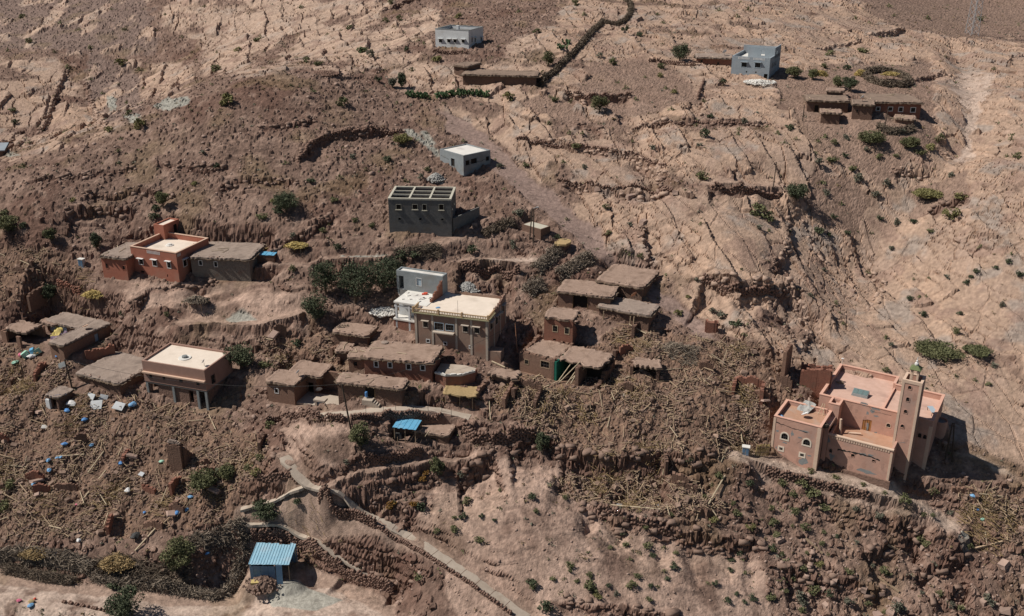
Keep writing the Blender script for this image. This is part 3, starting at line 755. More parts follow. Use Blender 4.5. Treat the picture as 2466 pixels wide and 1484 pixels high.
leaf_mat('leaf_yellow', (.14,.13,.055), (.26,.235,.10))
leaf_mat('leaf_dry', (.15,.11,.06), (.27,.20,.11))
leaf_mat('leaf_rust', (.16,.085,.02), (.28,.15,.045))
leaf_mat('cactus', (.05,.09,.04), (.11,.15,.07))

# ---------------------------------------------------------------- mesh kit
class MB:
    def __init__(s): s.v = []; s.f = []
    def add(s, vs, fs):
        o = len(s.v); s.v += [tuple(p) for p in vs]; s.f += [tuple(i + o for i in q) for q in fs]; return s
    def hexa(s, p):
        return s.add(p, [(0,3,2,1),(4,5,6,7),(0,1,5,4),(1,2,6,5),(2,3,7,6),(3,0,4,7)])
    def box(s, x0, x1, y0, y1, z0, z1):
        return s.hexa([(x0,y0,z0),(x1,y0,z0),(x1,y1,z0),(x0,y1,z0),(x0,y0,z1),(x1,y0,z1),(x1,y1,z1),(x0,y1,z1)])
    def prism(s, P, z0, z1):
        n = len(P); z0 = z0 if hasattr(z0, '__len__') else [z0] * n; z1 = z1 if hasattr(z1, '__len__') else [z1] * n
        vs = [(P[i][0], P[i][1], z0[i]) for i in range(n)] + [(P[i][0], P[i][1], z1[i]) for i in range(n)]
        return s.add(vs, [tuple(range(n))[::-1], tuple(range(n, 2 * n))] + [(i, (i + 1) % n, n + (i + 1) % n, n + i) for i in range(n)])
    def tube(s, p0, p1, r0, r1=None, n=6):
        r1 = r0 if r1 is None else r1
        p0, p1 = Vector(p0), Vector(p1); d = (p1 - p0)
        if d.length < 1e-6: return s
        d.normalize(); a = d.orthogonal().normalized(); b = d.cross(a)
        ring = lambda p, r: [tuple(p + (a * math.cos(k * 6.28318 / n) + b * math.sin(k * 6.28318 / n)) * r) for k in range(n)]
        return s.add(ring(p0, r0) + ring(p1, r1), [(i, (i + 1) % n, n + (i + 1) % n, n + i) for i in range(n)] + [tuple(range(n))[::-1], tuple(range(n, 2 * n))])
    def lathe(s, c, prof, n=12):
        vs = []; fs = []
        for (r, z) in prof:
            vs += [(c[0] + r * math.cos(k * 6.28318 / n), c[1] + r * math.sin(k * 6.28318 / n), c[2] + z) for k in range(n)]
        for j in range(len(prof) - 1):
            fs += [(j * n + i, j * n + (i + 1) % n, (j + 1) * n + (i + 1) % n, (j + 1) * n + i) for i in range(n)]
        fs += [tuple(range(n))[::-1], tuple(range((len(prof) - 1) * n, len(prof) * n))]
        return s.add(vs, fs)
    def mapped(s, fn):
        s.v = [tuple(fn(*p)) for p in s.v]; return s
    def mesh(s, name, mat):
        me = bpy.data.meshes.new(name); me.from_pydata(s.v, [], s.f); me.validate()
        bm = bmesh.new(); bm.from_mesh(me); bmesh.ops.recalc_face_normals(bm, faces=bm.faces); bm.to_mesh(me); bm.free()
        me.materials.append(MAT[mat]); me.update(); return me
    def build(s, name, mat, parent=None, loc=None, rz=0.0):
        o = bpy.data.objects.new(name, s.mesh(name, mat)); COL.objects.link(o)
        if parent: o.parent = parent
        if loc is not None: o.location = loc
        if rz: o.rotation_euler = (0, 0, rz)
        return o
def tag(o, label, cat, group=None, kind=None):
    o['label'] = label; o['category'] = cat
    if group: o['group'] = group
    if kind: o['kind'] = kind
    return o
def empty(name, loc, rz, label, cat, group=None):
    o = bpy.data.objects.new(name, None); COL.objects.link(o); o.empty_display_size = .5
    o.location = loc; o.rotation_euler = (0, 0, rz)
    return tag(o, label, cat, group)
def mesh_obj(name, me, loc, rot=(0, 0, 0), sc=(1, 1, 1), parent=None):
    o = bpy.data.objects.new(name, me); COL.objects.link(o); o.location = loc; o.rotation_euler = rot; o.scale = sc
    if parent: o.parent = parent
    return o
def copy_tree(o, parent=None):
    c = o.copy(); COL.objects.link(c); c.parent = parent
    for ch in list(o.children): copy_tree(ch, c)
    return c
rnd = random.uniform
def wall_x(mb, x0, x1, y0, y1, z0, z1, holes=()):
    """wall along x with rectangular openings (x0, x1, z0, z1)"""
    hs = [(max(a, x0 + .05), min(b, x1 - .05), max(c, z0 + .05), min(d, z1 - .05)) for a, b, c, d in holes]
    hs = [h for h in hs if h[1] > h[0] and h[3] > h[2]]
    xs = sorted({x0, x1} | {h[0] for h in hs} | {h[1] for h in hs})
    for i in range(len(xs) - 1):
        a, b = xs[i], xs[i + 1]; m = (a + b) / 2
        cut = sorted((h[2], h[3]) for h in hs if h[0] < m < h[1])
        z = z0
        for c, d in cut:
            if c > z: mb.box(a, b, y0, y1, z, c)
            z = max(z, d)
        if z1 > z: mb.box(a, b, y0, y1, z, z1)
def wall_y(mb, y0, y1, x0, x1, z0, z1, holes=()):
    t_ = MB(); wall_x(t_, y0, y1, x0, x1, z0, z1, holes)
    mb.add([(p[1], p[0], p[2]) for p in t_.v], [q[::-1] for q in t_.f])
def shell(mb, x0, x1, y0, y1, z0, z1, t=.3, front=(), right=(), left=(), back=()):
    wall_x(mb, x0, x1, y0, y0 + t, z0, z1, front); wall_x(mb, x0, x1, y1 - t, y1, z0, z1, back)
    wall_y(mb, y0 + t, y1 - t, x1 - t, x1, z0, z1, right); wall_y(mb, y0 + t, y1 - t, x0, x0 + t, z0, z1, left)
FRONT = lambda y=0.0: (lambda s, h, n: (s, y - n, h))
RIGHT = lambda x: (lambda s, h, n: (x + n, s, h))
LEFT = lambda x: (lambda s, h, n: (x - n, s, h))
def window(root, mp, a0, a1, h0, h1, fm='window_white', bd=.1, hood=None, bars=False, pane='glass', deep=.17, sill=False, name='window', proud=.04):
    m = MB()
    for q in ((a0 - bd, a1 + bd, h1, h1 + bd), (a0 - bd, a1 + bd, h0 - bd, h0), (a0 - bd, a0, h0, h1), (a1, a1 + bd, h0, h1)):
        m.box(q[0], q[1], q[2], q[3], -.05, proud)
    m.mapped(lambda s, h, n: mp(s, h, n))
    w = m.build(name, fm, root)
    p = MB().box(a0 - .01, a1 + .01, h0 - .01, h1 + .01, -deep - .03, -deep).mapped(lambda s, h, n: mp(s, h, n))
    p.build('pane', pane, w)
    if bars:
        b = MB(); k = 3
        for i in range(1, k): b.box(a0 + (a1 - a0) * i / k - .02, a0 + (a1 - a0) * i / k + .02, h0, h1, -.04, 0)
        b.box(a0, a1, (h0 + h1) / 2 - .02, (h0 + h1) / 2 + .02, -.035, -.005)
        b.mapped(lambda s, h, n: mp(s, h, n)).build('window_bars', 'iron', w)
    if hood:
        MB().box(a0 - .25, a1 + .25, h1 + bd + .03, h1 + bd + .13, .0, .45).mapped(lambda s, h, n: mp(s, h, n)).build('hood', hood, w)
    if sill:
        MB().box(a0 - .18, a1 + .18, h0 - bd - .1, h0 - bd - .01, .0, .16).mapped(lambda s, h, n: mp(s, h, n)).build('sill', fm, w)
    return w
def arch(a0, a1, h0, h1, n=10, horse=0.0):
    r = (a1 - a0) / 2; c = (a0 + a1) / 2; hs = h1 - r
    pts = [(a0, h0)] + [(c - r * math.cos(math.pi * k / n), hs + r * math.sin(math.pi * k / n)) for k in range(n + 1)] + [(a1, h0)]
    return pts
def arch_window(root, mp, a0, a1, h0, h1, fm, bd=.16, grille=True, name='window'):
    I = arch(a0, a1, h0, h1); O = arch(a0 - bd, a1 + bd, h0 - bd, h1 + bd)
    m = MB(); n = len(I)
    vs = [(p[0], p[1], -.2) for p in I] + [(p[0], p[1], .05) for p in I] + [(p[0], p[1], .05) for p in O] + [(p[0], p[1], -.02) for p in O]
    fs = []
    for i in range(n):
        j = (i + 1) % n
        fs += [(i, j, n + j, n + i), (n + i, n + j, 2 * n + j, 2 * n + i), (2 * n + i, 2 * n + j, 3 * n + j, 3 * n + i)]
    m.add(vs, fs).mapped(lambda s, h, k: mp(s, h, k)); w = m.build(name, fm, root)
    MB().add([(p[0], p[1], -.12) for p in I] + [(p[0], p[1], -.15) for p in I], [tuple(range(n)), tuple(range(n, 2 * n))[::-1]] + [(i, (i + 1) % n, n + (i + 1) % n, n + i) for i in range(n)]).mapped(lambda s, h, k: mp(s, h, k)).build('pane', 'glass', w)
    if grille:
        b = MB()
        for i in (1, 2): b.box(a0 + (a1 - a0) * i / 3 - .02, a0 + (a1 - a0) * i / 3 + .02, h0, h1 - .1, -.08, -.04)
        b.box(a0, a1, h0 + .4 * (h1 - h0) - .02, h0 + .4 * (h1 - h0) + .02, -.075, -.045)
        b.mapped(lambda s, h, k: mp(s, h, k)).build('grille', 'iron', w)
    return w
def mud_roof(root, P, z, th=.28, over=.2, mat='mud_roof', jit=.12, name='roof', tilt=0.0, lip=True):
    """flat earth roof with an uneven overhanging edge; P runs counter-clockwise"""
    cx = sum(p[0] for p in P) / len(P); cy = sum(p[1] for p in P) / len(P)
    ring = []
    for i in range(len(P)):
        a, b = P[i], P[(i + 1) % len(P)]; L = math.hypot(b[0] - a[0], b[1] - a[1]); k = max(2, int(L / .38))
        nx, ny = (b[1] - a[1]) / L, -(b[0] - a[0]) / L
        for j in range(k):
            t_ = j / k; o = over + rnd(-jit, jit) * (1 if j else 1.4)
            ring.append((a[0] + (b[0] - a[0]) * t_ + nx * o + (rnd(-.05, .05)), a[1] + (b[1] - a[1]) * t_ + ny * o))
    n = len(ring); m = MB()
    sag = lambda x, y: tilt * (y - cy) + .05 * math.sin(x * 1.1 + y * .7)
    vs = [(x, y, z - th + rnd(-.07, .07)) for x, y in ring]
    vs += [(x, y, z + rnd(-.05, .06) + sag(x, y)) for x, y in ring]
    vs += [(cx + (x - cx) * .9, cy + (y - cy) * .9, z + (.07 if lip else 0) + rnd(-.03, .05) + sag(x, y)) for x, y in ring]
    vs += [(cx + (x - cx) * .78, cy + (y - cy) * .78, z + rnd(-.02, .02) + sag(x, y)) for x, y in ring]
    vs += [(cx, cy, z + .01)]
    fs = [tuple(range(n))[::-1]]
    for r in range(3): fs += [(r * n + i, r * n + (i + 1) % n, (r + 1) * n + (i + 1) % n, (r + 1) * n + i) for i in range(n)]
    fs += [(3 * n + i, 3 * n + (i + 1) % n, 4 * n) for i in range(n)]
    m.add(vs, fs)
    o = m.build(name, mat, root)
    if lip and len(P) == 4 and mat.startswith('mud'):
        b = MB(); vs = []
        for x, y in ring:
            k = 1 + rnd(.0, .09); vs.append((cx + (x - cx) * k, cy + (y - cy) * k))
        b.prism(vs, [z - th - .1 + rnd(-.05, .02) for _ in vs], [z - th - .01 + rnd(-.01, .04) for _ in vs]); b.build('brush_layer', 'bark', o)
    return o
def ragged(mb, p0, p1, th, z0, hts, step=.4, jit=.25):
    """broken masonry wall from p0 to p1 (x, y); hts = heights along it"""
    L = math.hypot(p1[0] - p0[0], p1[1] - p0[1]); k = max(2, int(L / step)); dx, dy = (p1[0] - p0[0]) / L, (p1[1] - p0[1]) / L
    nx, ny = -dy * th / 2, dx * th / 2
    hp = [np.interp(i / k, np.linspace(0, 1, len(hts)), hts) + rnd(-jit, jit) for i in range(k + 1)]
    for i in range(k):
        a, b = L * i / k, L * (i + 1) / k; j = rnd(-.05, .05); e = 1 + rnd(-.12, .12)
        q = [(p0[0] + dx * a - nx * e, p0[1] + dy * a - ny * e), (p0[0] + dx * b - nx * e, p0[1] + dy * b - ny * e), (p0[0] + dx * b + nx * e, p0[1] + dy * b + ny * e), (p0[0] + dx * a + nx * e, p0[1] + dy * a + ny * e)]
        h = max(hp[i], .15)
        mb.prism(q, z0, [z0 + h + rnd(-.12, .12) for _ in range(4)])
def pxbox(f, t_, x0, y0, x1, y1, side=None, b=0.0):
    """window outline in the photograph -> (s0, s1, h0, h1) on the front (or right) wall"""
    if side is None:
        p, q = on_front(f, *t_(x0, y0), b), on_front(f, *t_(x1, y1), b)
    else:
        p, q = on_side(f, *t_(x0, y0), side), on_side(f, *t_(x1, y1), side)
    return min(p[0], q[0]), max(p[0], q[0]), min(p[1], q[1]), max(p[1], q[1])
_STONES = {}
def stone_mesh(mat, k):
    if (mat, k) not in _STONES:
        st = random.Random(k * 7 + len(mat)); m = MB()
        j = lambda: st.uniform(.72, 1.0)
        m.hexa([(-j()*.5,-j()*.5,-.5*j()),(j()*.5,-j()*.5,-.5*j()),(j()*.5,j()*.5,-.5*j()),(-j()*.5,j()*.5,-.5*j()),(-j()*.42,-j()*.42,.5*j()),(j()*.42,-j()*.42,.5*j()),(j()*.42,j()*.42,.5*j()),(-j()*.42,j()*.42,.5*j())])
        _STONES[(mat, k)] = m.mesh('stone', mat)
    return _STONES[(mat, k)]
_SV = {}
def scatter_mesh(name, mat, mes, pos, rot, scl):
    """many copies of small shapes joined into one mesh (numpy); mes: list of (verts, faces)"""
    n = len(pos); V = []; Fc = []; off = 0; Ls = []
    pos = np.asarray(pos, float); rot = np.asarray(rot, float); scl = np.asarray(scl, float)
    cx, sx, cy, sy, cz, sz = np.cos(rot[:, 0]), np.sin(rot[:, 0]), np.cos(rot[:, 1]), np.sin(rot[:, 1]), np.cos(rot[:, 2]), np.sin(rot[:, 2])
    Rm = np.stack([np.stack([cz*cy, cz*sy*sx - sz*cx, cz*sy*cx + sz*sx], -1), np.stack([sz*cy, sz*sy*sx + cz*cx, sz*sy*cx - cz*sx], -1), np.stack([-sy, cy*sx, cy*cx], -1)], 1)
    pick = np.arange(n) % len(mes)
    for k, (vv, ff) in enumerate(mes):
        idx = np.where(pick == k)[0]
        if not len(idx): continue
        vv = np.asarray(vv, float); ff = np.asarray(ff, int)
        W = np.einsum('nij,nvj->nvi', Rm[idx], vv[None] * scl[idx][:, None, :]) + pos[idx][:, None, :]
        V.append(W.reshape(-1, 3)); Fc.append((ff[None] + (np.arange(len(idx)) * len(vv))[:, None, None]).reshape(-1, ff.shape[1]) + off)
        off += len(idx) * len(vv)
    V = np.concatenate(V).astype(np.float32); Fc = np.concatenate(Fc).astype(np.int32); w = Fc.shape[1]
    me = bpy.data.meshes.new(name); me.vertices.add(len(V)); me.vertices.foreach_set('co', V.ravel())
    me.loops.add(Fc.size); me.loops.foreach_set('vertex_index', Fc.ravel()); me.polygons.add(len(Fc)); me.polygons.foreach_set('loop_start', np.arange(0, Fc.size, w, dtype=np.int32))
    me.update(calc_edges=True); me.materials.append(MAT[mat]); return me
def _box_shape(seed, tp=.85):
    st = random.Random(seed); j = lambda: st.uniform(.7, 1.0) * .5
    return ([(-j(),-j(),-j()),(j(),-j(),-j()),(j(),j(),-j()),(-j(),j(),-j()),(-j()*tp,-j()*tp,j()),(j()*tp,-j()*tp,j()),(j()*tp,j()*tp,j()),(-j()*tp,j()*tp,j())],
            [(0,3,2,1),(4,5,6,7),(0,1,5,4),(1,2,6,5),(2,3,7,6),(3,0,4,7)])
BOXES = [_box_shape(i) for i in range(9)]
def _pole_shape():
    n = 5; vs = [(x, .5 * math.cos(k * 6.283 / n), .5 * math.sin(k * 6.283 / n)) for x in (-.5, .5) for k in range(n)]
    return (vs, [(i, (i + 1) % n, n + (i + 1) % n, n + i) for i in range(n)])
POLE = [_pole_shape()]
# dry-stone wall: real stones laid in rough courses along a line on the ground
def stone_wall(name, label, pts, h, th=.5, sz=.34, mat='stone_wall', cat='wall', down=.35, world=False, top=None, group=None):
    W = pts if world else [hit(*p) for p in pts]
    pos = []; rot = []; scl = []
    rows = max(1, int((h + down) / (sz * .75)))
    for i in range(len(W) - 1):
        a, b = W[i], W[i + 1]; L = math.hypot(b.x - a.x, b.y - a.y); k = max(1, int(L / sz)); ang = math.atan2(b.y - a.y, b.x - a.x)
        for j in range(k):
            t_ = (j + .5) / k; x = a.x + (b.x - a.x) * t_; y = a.y + (b.y - a.y) * t_
            z0 = (gz(x, y) if top is None else top(x, y, a.z + (b.z - a.z) * t_) - h) - down
            for r in range(rows):
                if r > rows - 3 and random.random() < .2: continue
                s_ = sz * rnd(.85, 1.35)
                pos.append((x + rnd(-.06, .06) + math.cos(ang) * sz * .4 * (r % 2), y + rnd(-.06, .06) + math.sin(ang) * sz * .4 * (r % 2), z0 + (r + .5) * sz * .75)); rot.append((rnd(-.15, .15), rnd(-.15, .15), ang + rnd(-.2, .2))); scl.append((s_, th * rnd(.85, 1.15), sz * rnd(.7, .95)))
    if not pos: return None
    c = np.array(pos).mean(0)
    o = empty(name, tuple(c), 0, label, cat, group)
    m = scatter_mesh('stones', mat, BOXES, np.array(pos) - c, rot, scl)
    s_ = mesh_obj('stones', m, (0, 0, 0), parent=o); s_['kind'] = 'stuff'
    return o
def ribbon(name, pts, hw, mat, lift=.06, thick=.35, step=.8, based=False):
    """a way laid over the ground along a line"""
    W = [(hit_base if based else hit)(*p) for p in pts]
    xs, ys = [p.x for p in W], [p.y for p in W]
    L = [0]
    for i in range(1, len(W)): L.append(L[-1] + math.hypot(xs[i] - xs[i-1], ys[i] - ys[i-1]))
    n = int(L[-1] / step) + 2; q = np.linspace(0, L[-1], n); X = np.interp(q, L, xs); Yv = np.interp(q, L, ys)
    for _ in range(2 if based else 8):
        X[1:-1] = (X[:-2] + 2 * X[1:-1] + X[2:]) / 4; Yv[1:-1] = (Yv[:-2] + 2 * Yv[1:-1] + Yv[2:]) / 4
    dX, dY = np.gradient(X), np.gradient(Yv); l = np.hypot(dX, dY); nx, ny = -dY / l, dX / l
    Z = np.maximum.reduce([ground(X + nx * hw * k, Yv + ny * hw * k) for k in (-.5, 0, .5)])
    for _ in range(4): Z[1:-1] = (Z[:-2] + 2 * Z[1:-1] + Z[2:]) / 4
    Z = Z + lift
    m = MB(); vs = []
    wv = hw * (1 + .22 * np.array([math.sin(i * 1.7) * math.sin(i * .6) + rnd(-.5, .5) for i in range(n)]))
    for i in range(n):
        for k, dz in ((-1, -thick), (-1, 0), (-.5, .01), (.5, .01), (1, 0), (1, -thick)):
            vs.append((X[i] + nx[i] * wv[i] * k, Yv[i] + ny[i] * wv[i] * k, Z[i] + dz))
    fs = []
    for i in range(n - 1):
        for k in range(5): fs.append((i*6+k, i*6+k+1, (i+1)*6+k+1, (i+1)*6+k))
    m.add(vs, fs); o = m.build(name, mat); o['kind'] = 'structure'
    return o, X, Yv, Z, nx, ny
def dish(label, p, r=.45, mat='dish', az=-2.2, el=.6, name='satellite_dish', mast=.6, group='satellite dishes'):
    e = empty(name, tuple(p), 0, label, 'satellite dish', group)
    MB().tube((0, 0, -.1), (0, 0, mast), .03).build('mast', 'iron', e)
    prof = [(.02, 0), (r * .4, .03), (r * .75, .1), (r, .18), (r * .97, .2), (r * .72, .12), (r * .35, .05)]
    b = MB().lathe((0, 0, 0), prof, 14).build('bowl', mat, e, (0, 0, mast + r * .4)); b.rotation_euler = (math.pi / 2 - el, 0, az)
    MB().tube((0, 0, .02), (0, 0, r * .9), .018).build('feed_arm', 'iron', b)
    return e
def house(fk, name, label, cat='house', group=None):
    f = FR[fk]
    return f, empty(name, tuple(wpt(f, 0, 0, 0)), f.ang, label, cat, group)
def rect(x0, x1, y0, y1): return [(x0, y0), (x1, y0), (x1, y1), (x0, y1)]

# ---------------------------------------------------------------- buildings
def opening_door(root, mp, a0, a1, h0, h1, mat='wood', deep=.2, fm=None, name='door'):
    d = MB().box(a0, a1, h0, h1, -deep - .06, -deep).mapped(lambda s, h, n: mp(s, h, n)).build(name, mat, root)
    if fm:
        m = MB()
        for q in ((a0 - .1, a1 + .1, h1, h1 + .1), (a0 - .1, a0, h0, h1), (a1, a1 + .1, h0, h1)): m.box(q[0], q[1], q[2], q[3], -.05, .035)
        m.mapped(lambda s, h, n: mp(s, h, n)).build('door_frame', fm, d)
    return d
def mud_house(fk, name, label, wins=(), rwins=(), doors=(), wallm='mud', roofm='mud_roof', fm='window_white', drop=1.2, cat='house', roof=True, over=.28, doorm='painted_dark', group=None, bd=.1, beams=True):
    f, r = house(fk, name, label, cat, group)
    top = f.h - .25; m = MB()
    W = [pxbox(f, *q) for q in wins]; D = [pxbox(f, *q) for q in doors]; RW_ = [pxbox(f, *q, side=f.w) for q in rwins]
    D = [(a, b, -.2, d) for a, b, c, d in D]
    shell(m, 0, f.w, 0, f.d, -drop, top, .38, front=W + D, right=RW_)
    m.build('wall', wallm, r)
    MB().box(.3, f.w - .3, .3, f.d - .3, -.1, -.02).build('floor', 'mud_dark', r)
    for q in W: window(r, FRONT(), *q, fm=fm, bd=bd, bars=True)
    for q in RW_: window(r, RIGHT(f.w), *q, fm=fm, bd=bd)
    for q in D: opening_door(r, FRONT(), q[0], q[1], 0, q[3], doorm, fm='wood')  # default leaf is a near-black sheet painted as doorway shade
    if roof:
        mud_roof(r, rect(0, f.w, 0, f.d), f.h, mat=roofm, over=over)
        for k in range(int(5 + f.w)):
            e_ = random.random(); x_, y_ = ((rnd(0, f.w), rnd(-.1, .3)) if e_ < .5 else (rnd(0, f.w), f.d - rnd(-.1, .3)) if e_ < .75 else (f.w - rnd(-.1, .3), rnd(0, f.d)))
            mesh_obj('roof_stone', stone_mesh('boulder', k % 6 + 20), (x_, y_, f.h + .08), (rnd(-.3, .3), rnd(-.3, .3), rnd(0, 6)), (rnd(.2, .5), rnd(.15, .35), rnd(.1, .25)), r)
        if random.random() < .6:
            for k in range(3): MB().tube((0, 0, .1), (rnd(.8, 2.2), rnd(-.3, .3), .12), .05).build('roof_stick', 'timber_pale', r, (rnd(.2, f.w * .6), rnd(.3, f.d - .6), f.h), rnd(0, 6))
        if beams:
            for k in range(int(f.w / .9)):
                MB().tube((.5 + k * .9 + rnd(-.1, .1), -.42 - rnd(0, .12), f.h - .36), (.5 + k * .9, .5, f.h - .36), .06, n=5).build('roof_beam', 'timber', r)
    return f, r
def walled(fk, name, label, wallm, roofm, par=.5, wins=(), rwins=(), fm='window_white', hood=None, drop=1.5, t=.3, cat='house', cop=None, bars=True, bd=.1, roof=True, doors=()):
    f, r = house(fk, name, label, cat)
    W = [pxbox(f, *q) for q in wins]; RW_ = [pxbox(f, *q, side=f.w) for q in rwins]; D = [pxbox(f, *q) for q in doors]
    m = MB(); shell(m, 0, f.w, 0, f.d, -drop, f.h, t, front=W + D, right=RW_); m.build('wall', wallm, r)
    if roof: MB().box(t - .02, f.w - t + .02, t - .02, f.d - t + .02, f.h - par - .3, f.h - par).build('roof', roofm, r)
    for q in W: window(r, FRONT(), *q, fm=fm, hood=hood, bars=bars, bd=bd)
    for q in RW_: window(r, RIGHT(f.w), *q, fm=fm, hood=hood, bd=bd)
    for q in D: opening_door(r, FRONT(), *q, mat='painted_dark')  # no leaf here: black sheet coloured as the shade inside
    if cop:
        c = MB(); h = f.h + .003
        c.box(-.05, f.w + .05, -.05, t + .05, h, h + .1).box(-.05, f.w + .05, f.d - t - .05, f.d + .05, h, h + .1)
        c.box(-.05, t + .05, t + .05, f.d - t - .05, h, h + .1).box(f.w - t - .05, f.w + .05, t + .05, f.d - t - .05, h, h + .1)
        c.build('coping', cop, r)
    return f, r
def jag(root, name, mp, cx, cy, rx, ry, mat, n=11, off=.004, seed=0):
    """irregular flat patch on a wall where the plaster has come away"""
    st = random.Random(seed); P = []
    for k in range(n):
        a = 6.283 * k / n; q = st.uniform(.45, 1.1); P.append((cx + rx * q * math.cos(a), cy + ry * q * math.sin(a)))
    MB().add([(x, y, off) for x, y in P] + [(cx, cy, off + .001)], [(k, (k + 1) % n, n) for k in range(n)]).mapped(lambda s, h, q: mp(s, h, q)).build(name, mat, root)
def crackline(root, mp, pts, wd, mat='crack_dark', seed=0, off=.006, name='crack'):
    st = random.Random(seed); up_, dn = [], []
    for i in range(len(pts) - 1):
        for k in range(5):
            t_ = k / 5; x = pts[i][0] + (pts[i+1][0] - pts[i][0]) * t_; y = pts[i][1] + (pts[i+1][1] - pts[i][1]) * t_ + st.uniform(-.07, .07)
            w_ = wd * st.uniform(.3, 1.0); up_.append((x, y + w_)); dn.append((x, y - w_))
    n = len(up_)
    MB().add([(x, y, off) for x, y in up_ + dn], [(i, i + 1, n + i + 1, n + i) for i in range(n - 1)]).mapped(lambda s, h, q: mp(s, h, q)).build(name, mat, root)

# --- white house on the upper slope
t = TT(1, 0)
f, r = walled('white', 'white_house', 'limewashed single-storey house with four hooded windows, highest house on the slope', 'limewash', 'concrete', par=.7,
              wins=[(t,1302,282,1326,306), (t,1362,283,1386,307), (t,1406,284,1428,308), (t,1466,286,1488,309)], rwins=[(t,1536,276,1545,305), (t,1558,276,1568,303), (t,1602,272,1612,292)], fm='window_white', hood='limewash', cop='render_grey')
MB().box(3.6, 4.3, 4, 4.7, f.h - .9, f.h + .5).build('chimney', 'limewash', r)
# --- mud compound below it
mud_house('tophouse', 'mud_house', 'small dark mud house behind the long low building, below the white house', wallm='mud_dark', roofm='mud_roof_dark', beams=False)
mud_house('toplong', 'long_mud_building', 'long low mud building with a dark front wall, above the prickly pear row', wallm='mud_dark', roofm='mud_roof_dark', beams=False)
# --- grey rendered house
t = TT(2, 0)
f, r = walled('grey', 'grey_house', 'blue-grey rendered two-storey house with a half-built upper wall and white rubble at its foot', 'render_blue', 'roof_white', par=.75,
              wins=[(t,1625,450,1660,484), (t,1722,452,1758,488)], rwins=[], hood='render_blue', fm='window_blue', doors=[(t,1786,532,1808,572), (t,1656,512,1664,524), (t,1722,515,1732,526)])
up_ = MB(); wall_x(up_, 2.6, f.w, 4.6, 4.85, f.h - .75, f.h + 1.7, [(5.6, 6.5, f.h - .2, f.h + 1.1)]); wall_y(up_, 4.85, f.d, f.w - .25, f.w, f.h - .75, f.h + 1.75, [(6.4, 7.1, f.h, f.h + 1)]); wall_x(up_, .0, f.w - .25, f.d - .25, f.d, f.h + .01, f.h + 1.2)
up_.build('upper_wall', 'render_blue', r)
for a0 in (1.5, 5.0):
    for k in range(9): MB().box(a0 + k * .3, a0 + k * .3 + .14, -.03, .05, f.h - .62, f.h - .12).build('baluster', 'window_white', r)
for k in range(3): MB().box(f.w - .02, f.w + .03, 2.4 + k * 1.9, 3.0 + k * 1.9, 2.4, 3.4).build('shutter', 'iron', r)
mud_house('greyrow', 'mud_house', 'low mud-stone house built against the blue-grey house', wallm='mud_red', roofm='mud_roof_grey', wins=[(t,1330,430,1342,462), (t,1450,448,1462,470)], fm='mud', beams=False)
dish('white satellite dish on the mud roof beside the blue-grey house', wpt(FR['greyrow'], 6.6, 3.2, FR['greyrow'].h), .6, az=-2.6)
# --- far compound on the right
t = TT(3, 0)
mud_house('farlong', 'long_mud_house', 'long mud house with four white-framed windows in the upper compound beside the bare gully', roofm='mud_roof_dark', wins=[(t,795,772,815,795), (t,882,772,905,797), (t,957,773,980,802), (t,1044,776,1070,806)], wallm='mud_red', bd=.14)
mud_house('farannex', 'mud_annex', 'low mud annex at the end of the long four-window house', wallm='mud_dark', roofm='mud_roof_dark', wins=[(t,650,790,660,806)], fm='mud', beams=False)
mud_house('farleft', 'mud_house', 'flat-roofed mud house left of the four-window house in the upper compound', wallm='mud_dark', roofm='mud_roof_dark', doors=[(t,350,757,374,800)], beams=False)
mud_house('farshed', 'mud_shed', 'small mud shed below the flat-roofed house of the upper compound', wallm='mud_dark', cat='shed', beams=False)
mud_house('farbox', 'mud_hut', 'square mud hut behind the flat-roofed house of the upper compound', wallm='mud_dark', cat='hut', beams=False)
mud_house('farhut', 'mud_hut', 'tiny mud hut in front of the four-window house', wallm='mud', wins=[(t,980,885,990,902)], fm='mud', cat='hut', beams=False)
dish('white satellite dish on the annex roof of the upper compound', wpt(FR['farannex'], 1.8, 2.6, FR['farannex'].h), .55, az=-2.4)
# --- unfinished concrete house with open roof beams
t = TT(1, 1)
f, r = house('concrete', 'concrete_house', 'unfinished dark concrete block house with open pale roof beams', 'house')
W = [pxbox(f, t, *q) for q in ((995,-12,1030,22), (1113,-12,1148,22), (1185,-12,1212,28), (1303,-12,1335,26))]; w2 = [pxbox(f, t, *q) for q in ((1010,82,1028,100), (1160,85,1178,100), (1318,88,1335,102))]
m = MB(); shell(m, 0, f.w, 0, f.d, -2.5, f.h - .3, .28, front=W + w2, right=[(2, 3, 4.2, 5.4), (5, 6, 4.2, 5.4)]); m.build('wall', 'concrete', r)
MB().box(.25, f.w - .25, .25, f.d - .25, f.h - 3.2, f.h - 3.0).build('floor', 'mud_dark', r)
for q in W: window(r, FRONT(), *q, fm='concrete_beam', bd=.06, pane='painted_dark', sill=True)
for q in w2: window(r, FRONT(), *q, fm='concrete', bd=.05, pane='painted_dark')
bz = f.h - .297
for q in ((-.06, f.w + .06, -.06, .34), (-.06, f.w + .06, f.d - .34, f.d + .06), (-.06, .34, .34, f.d - .34), (f.w - .34, f.w + .06, .34, f.d - .34)): MB().box(*q, bz, f.h).build('ring_beam', 'concrete_beam', r)
for a in (.335, .66): MB().box(f.w * a - .16, f.w * a + .16, .34, f.d - .34, bz, f.h - .01).build('cross_beam', 'concrete_beam', r)
for b in (.36, .66): MB().box(.34, f.w - .34, f.d * b - .1, f.d * b + .1, bz - .05, f.h - .06).build('cross_beam', 'concrete_beam', r)
q0, q1 = wpt(f, f.w, 1.2), at_y(*t(1592, 5), f.y0 + 6)
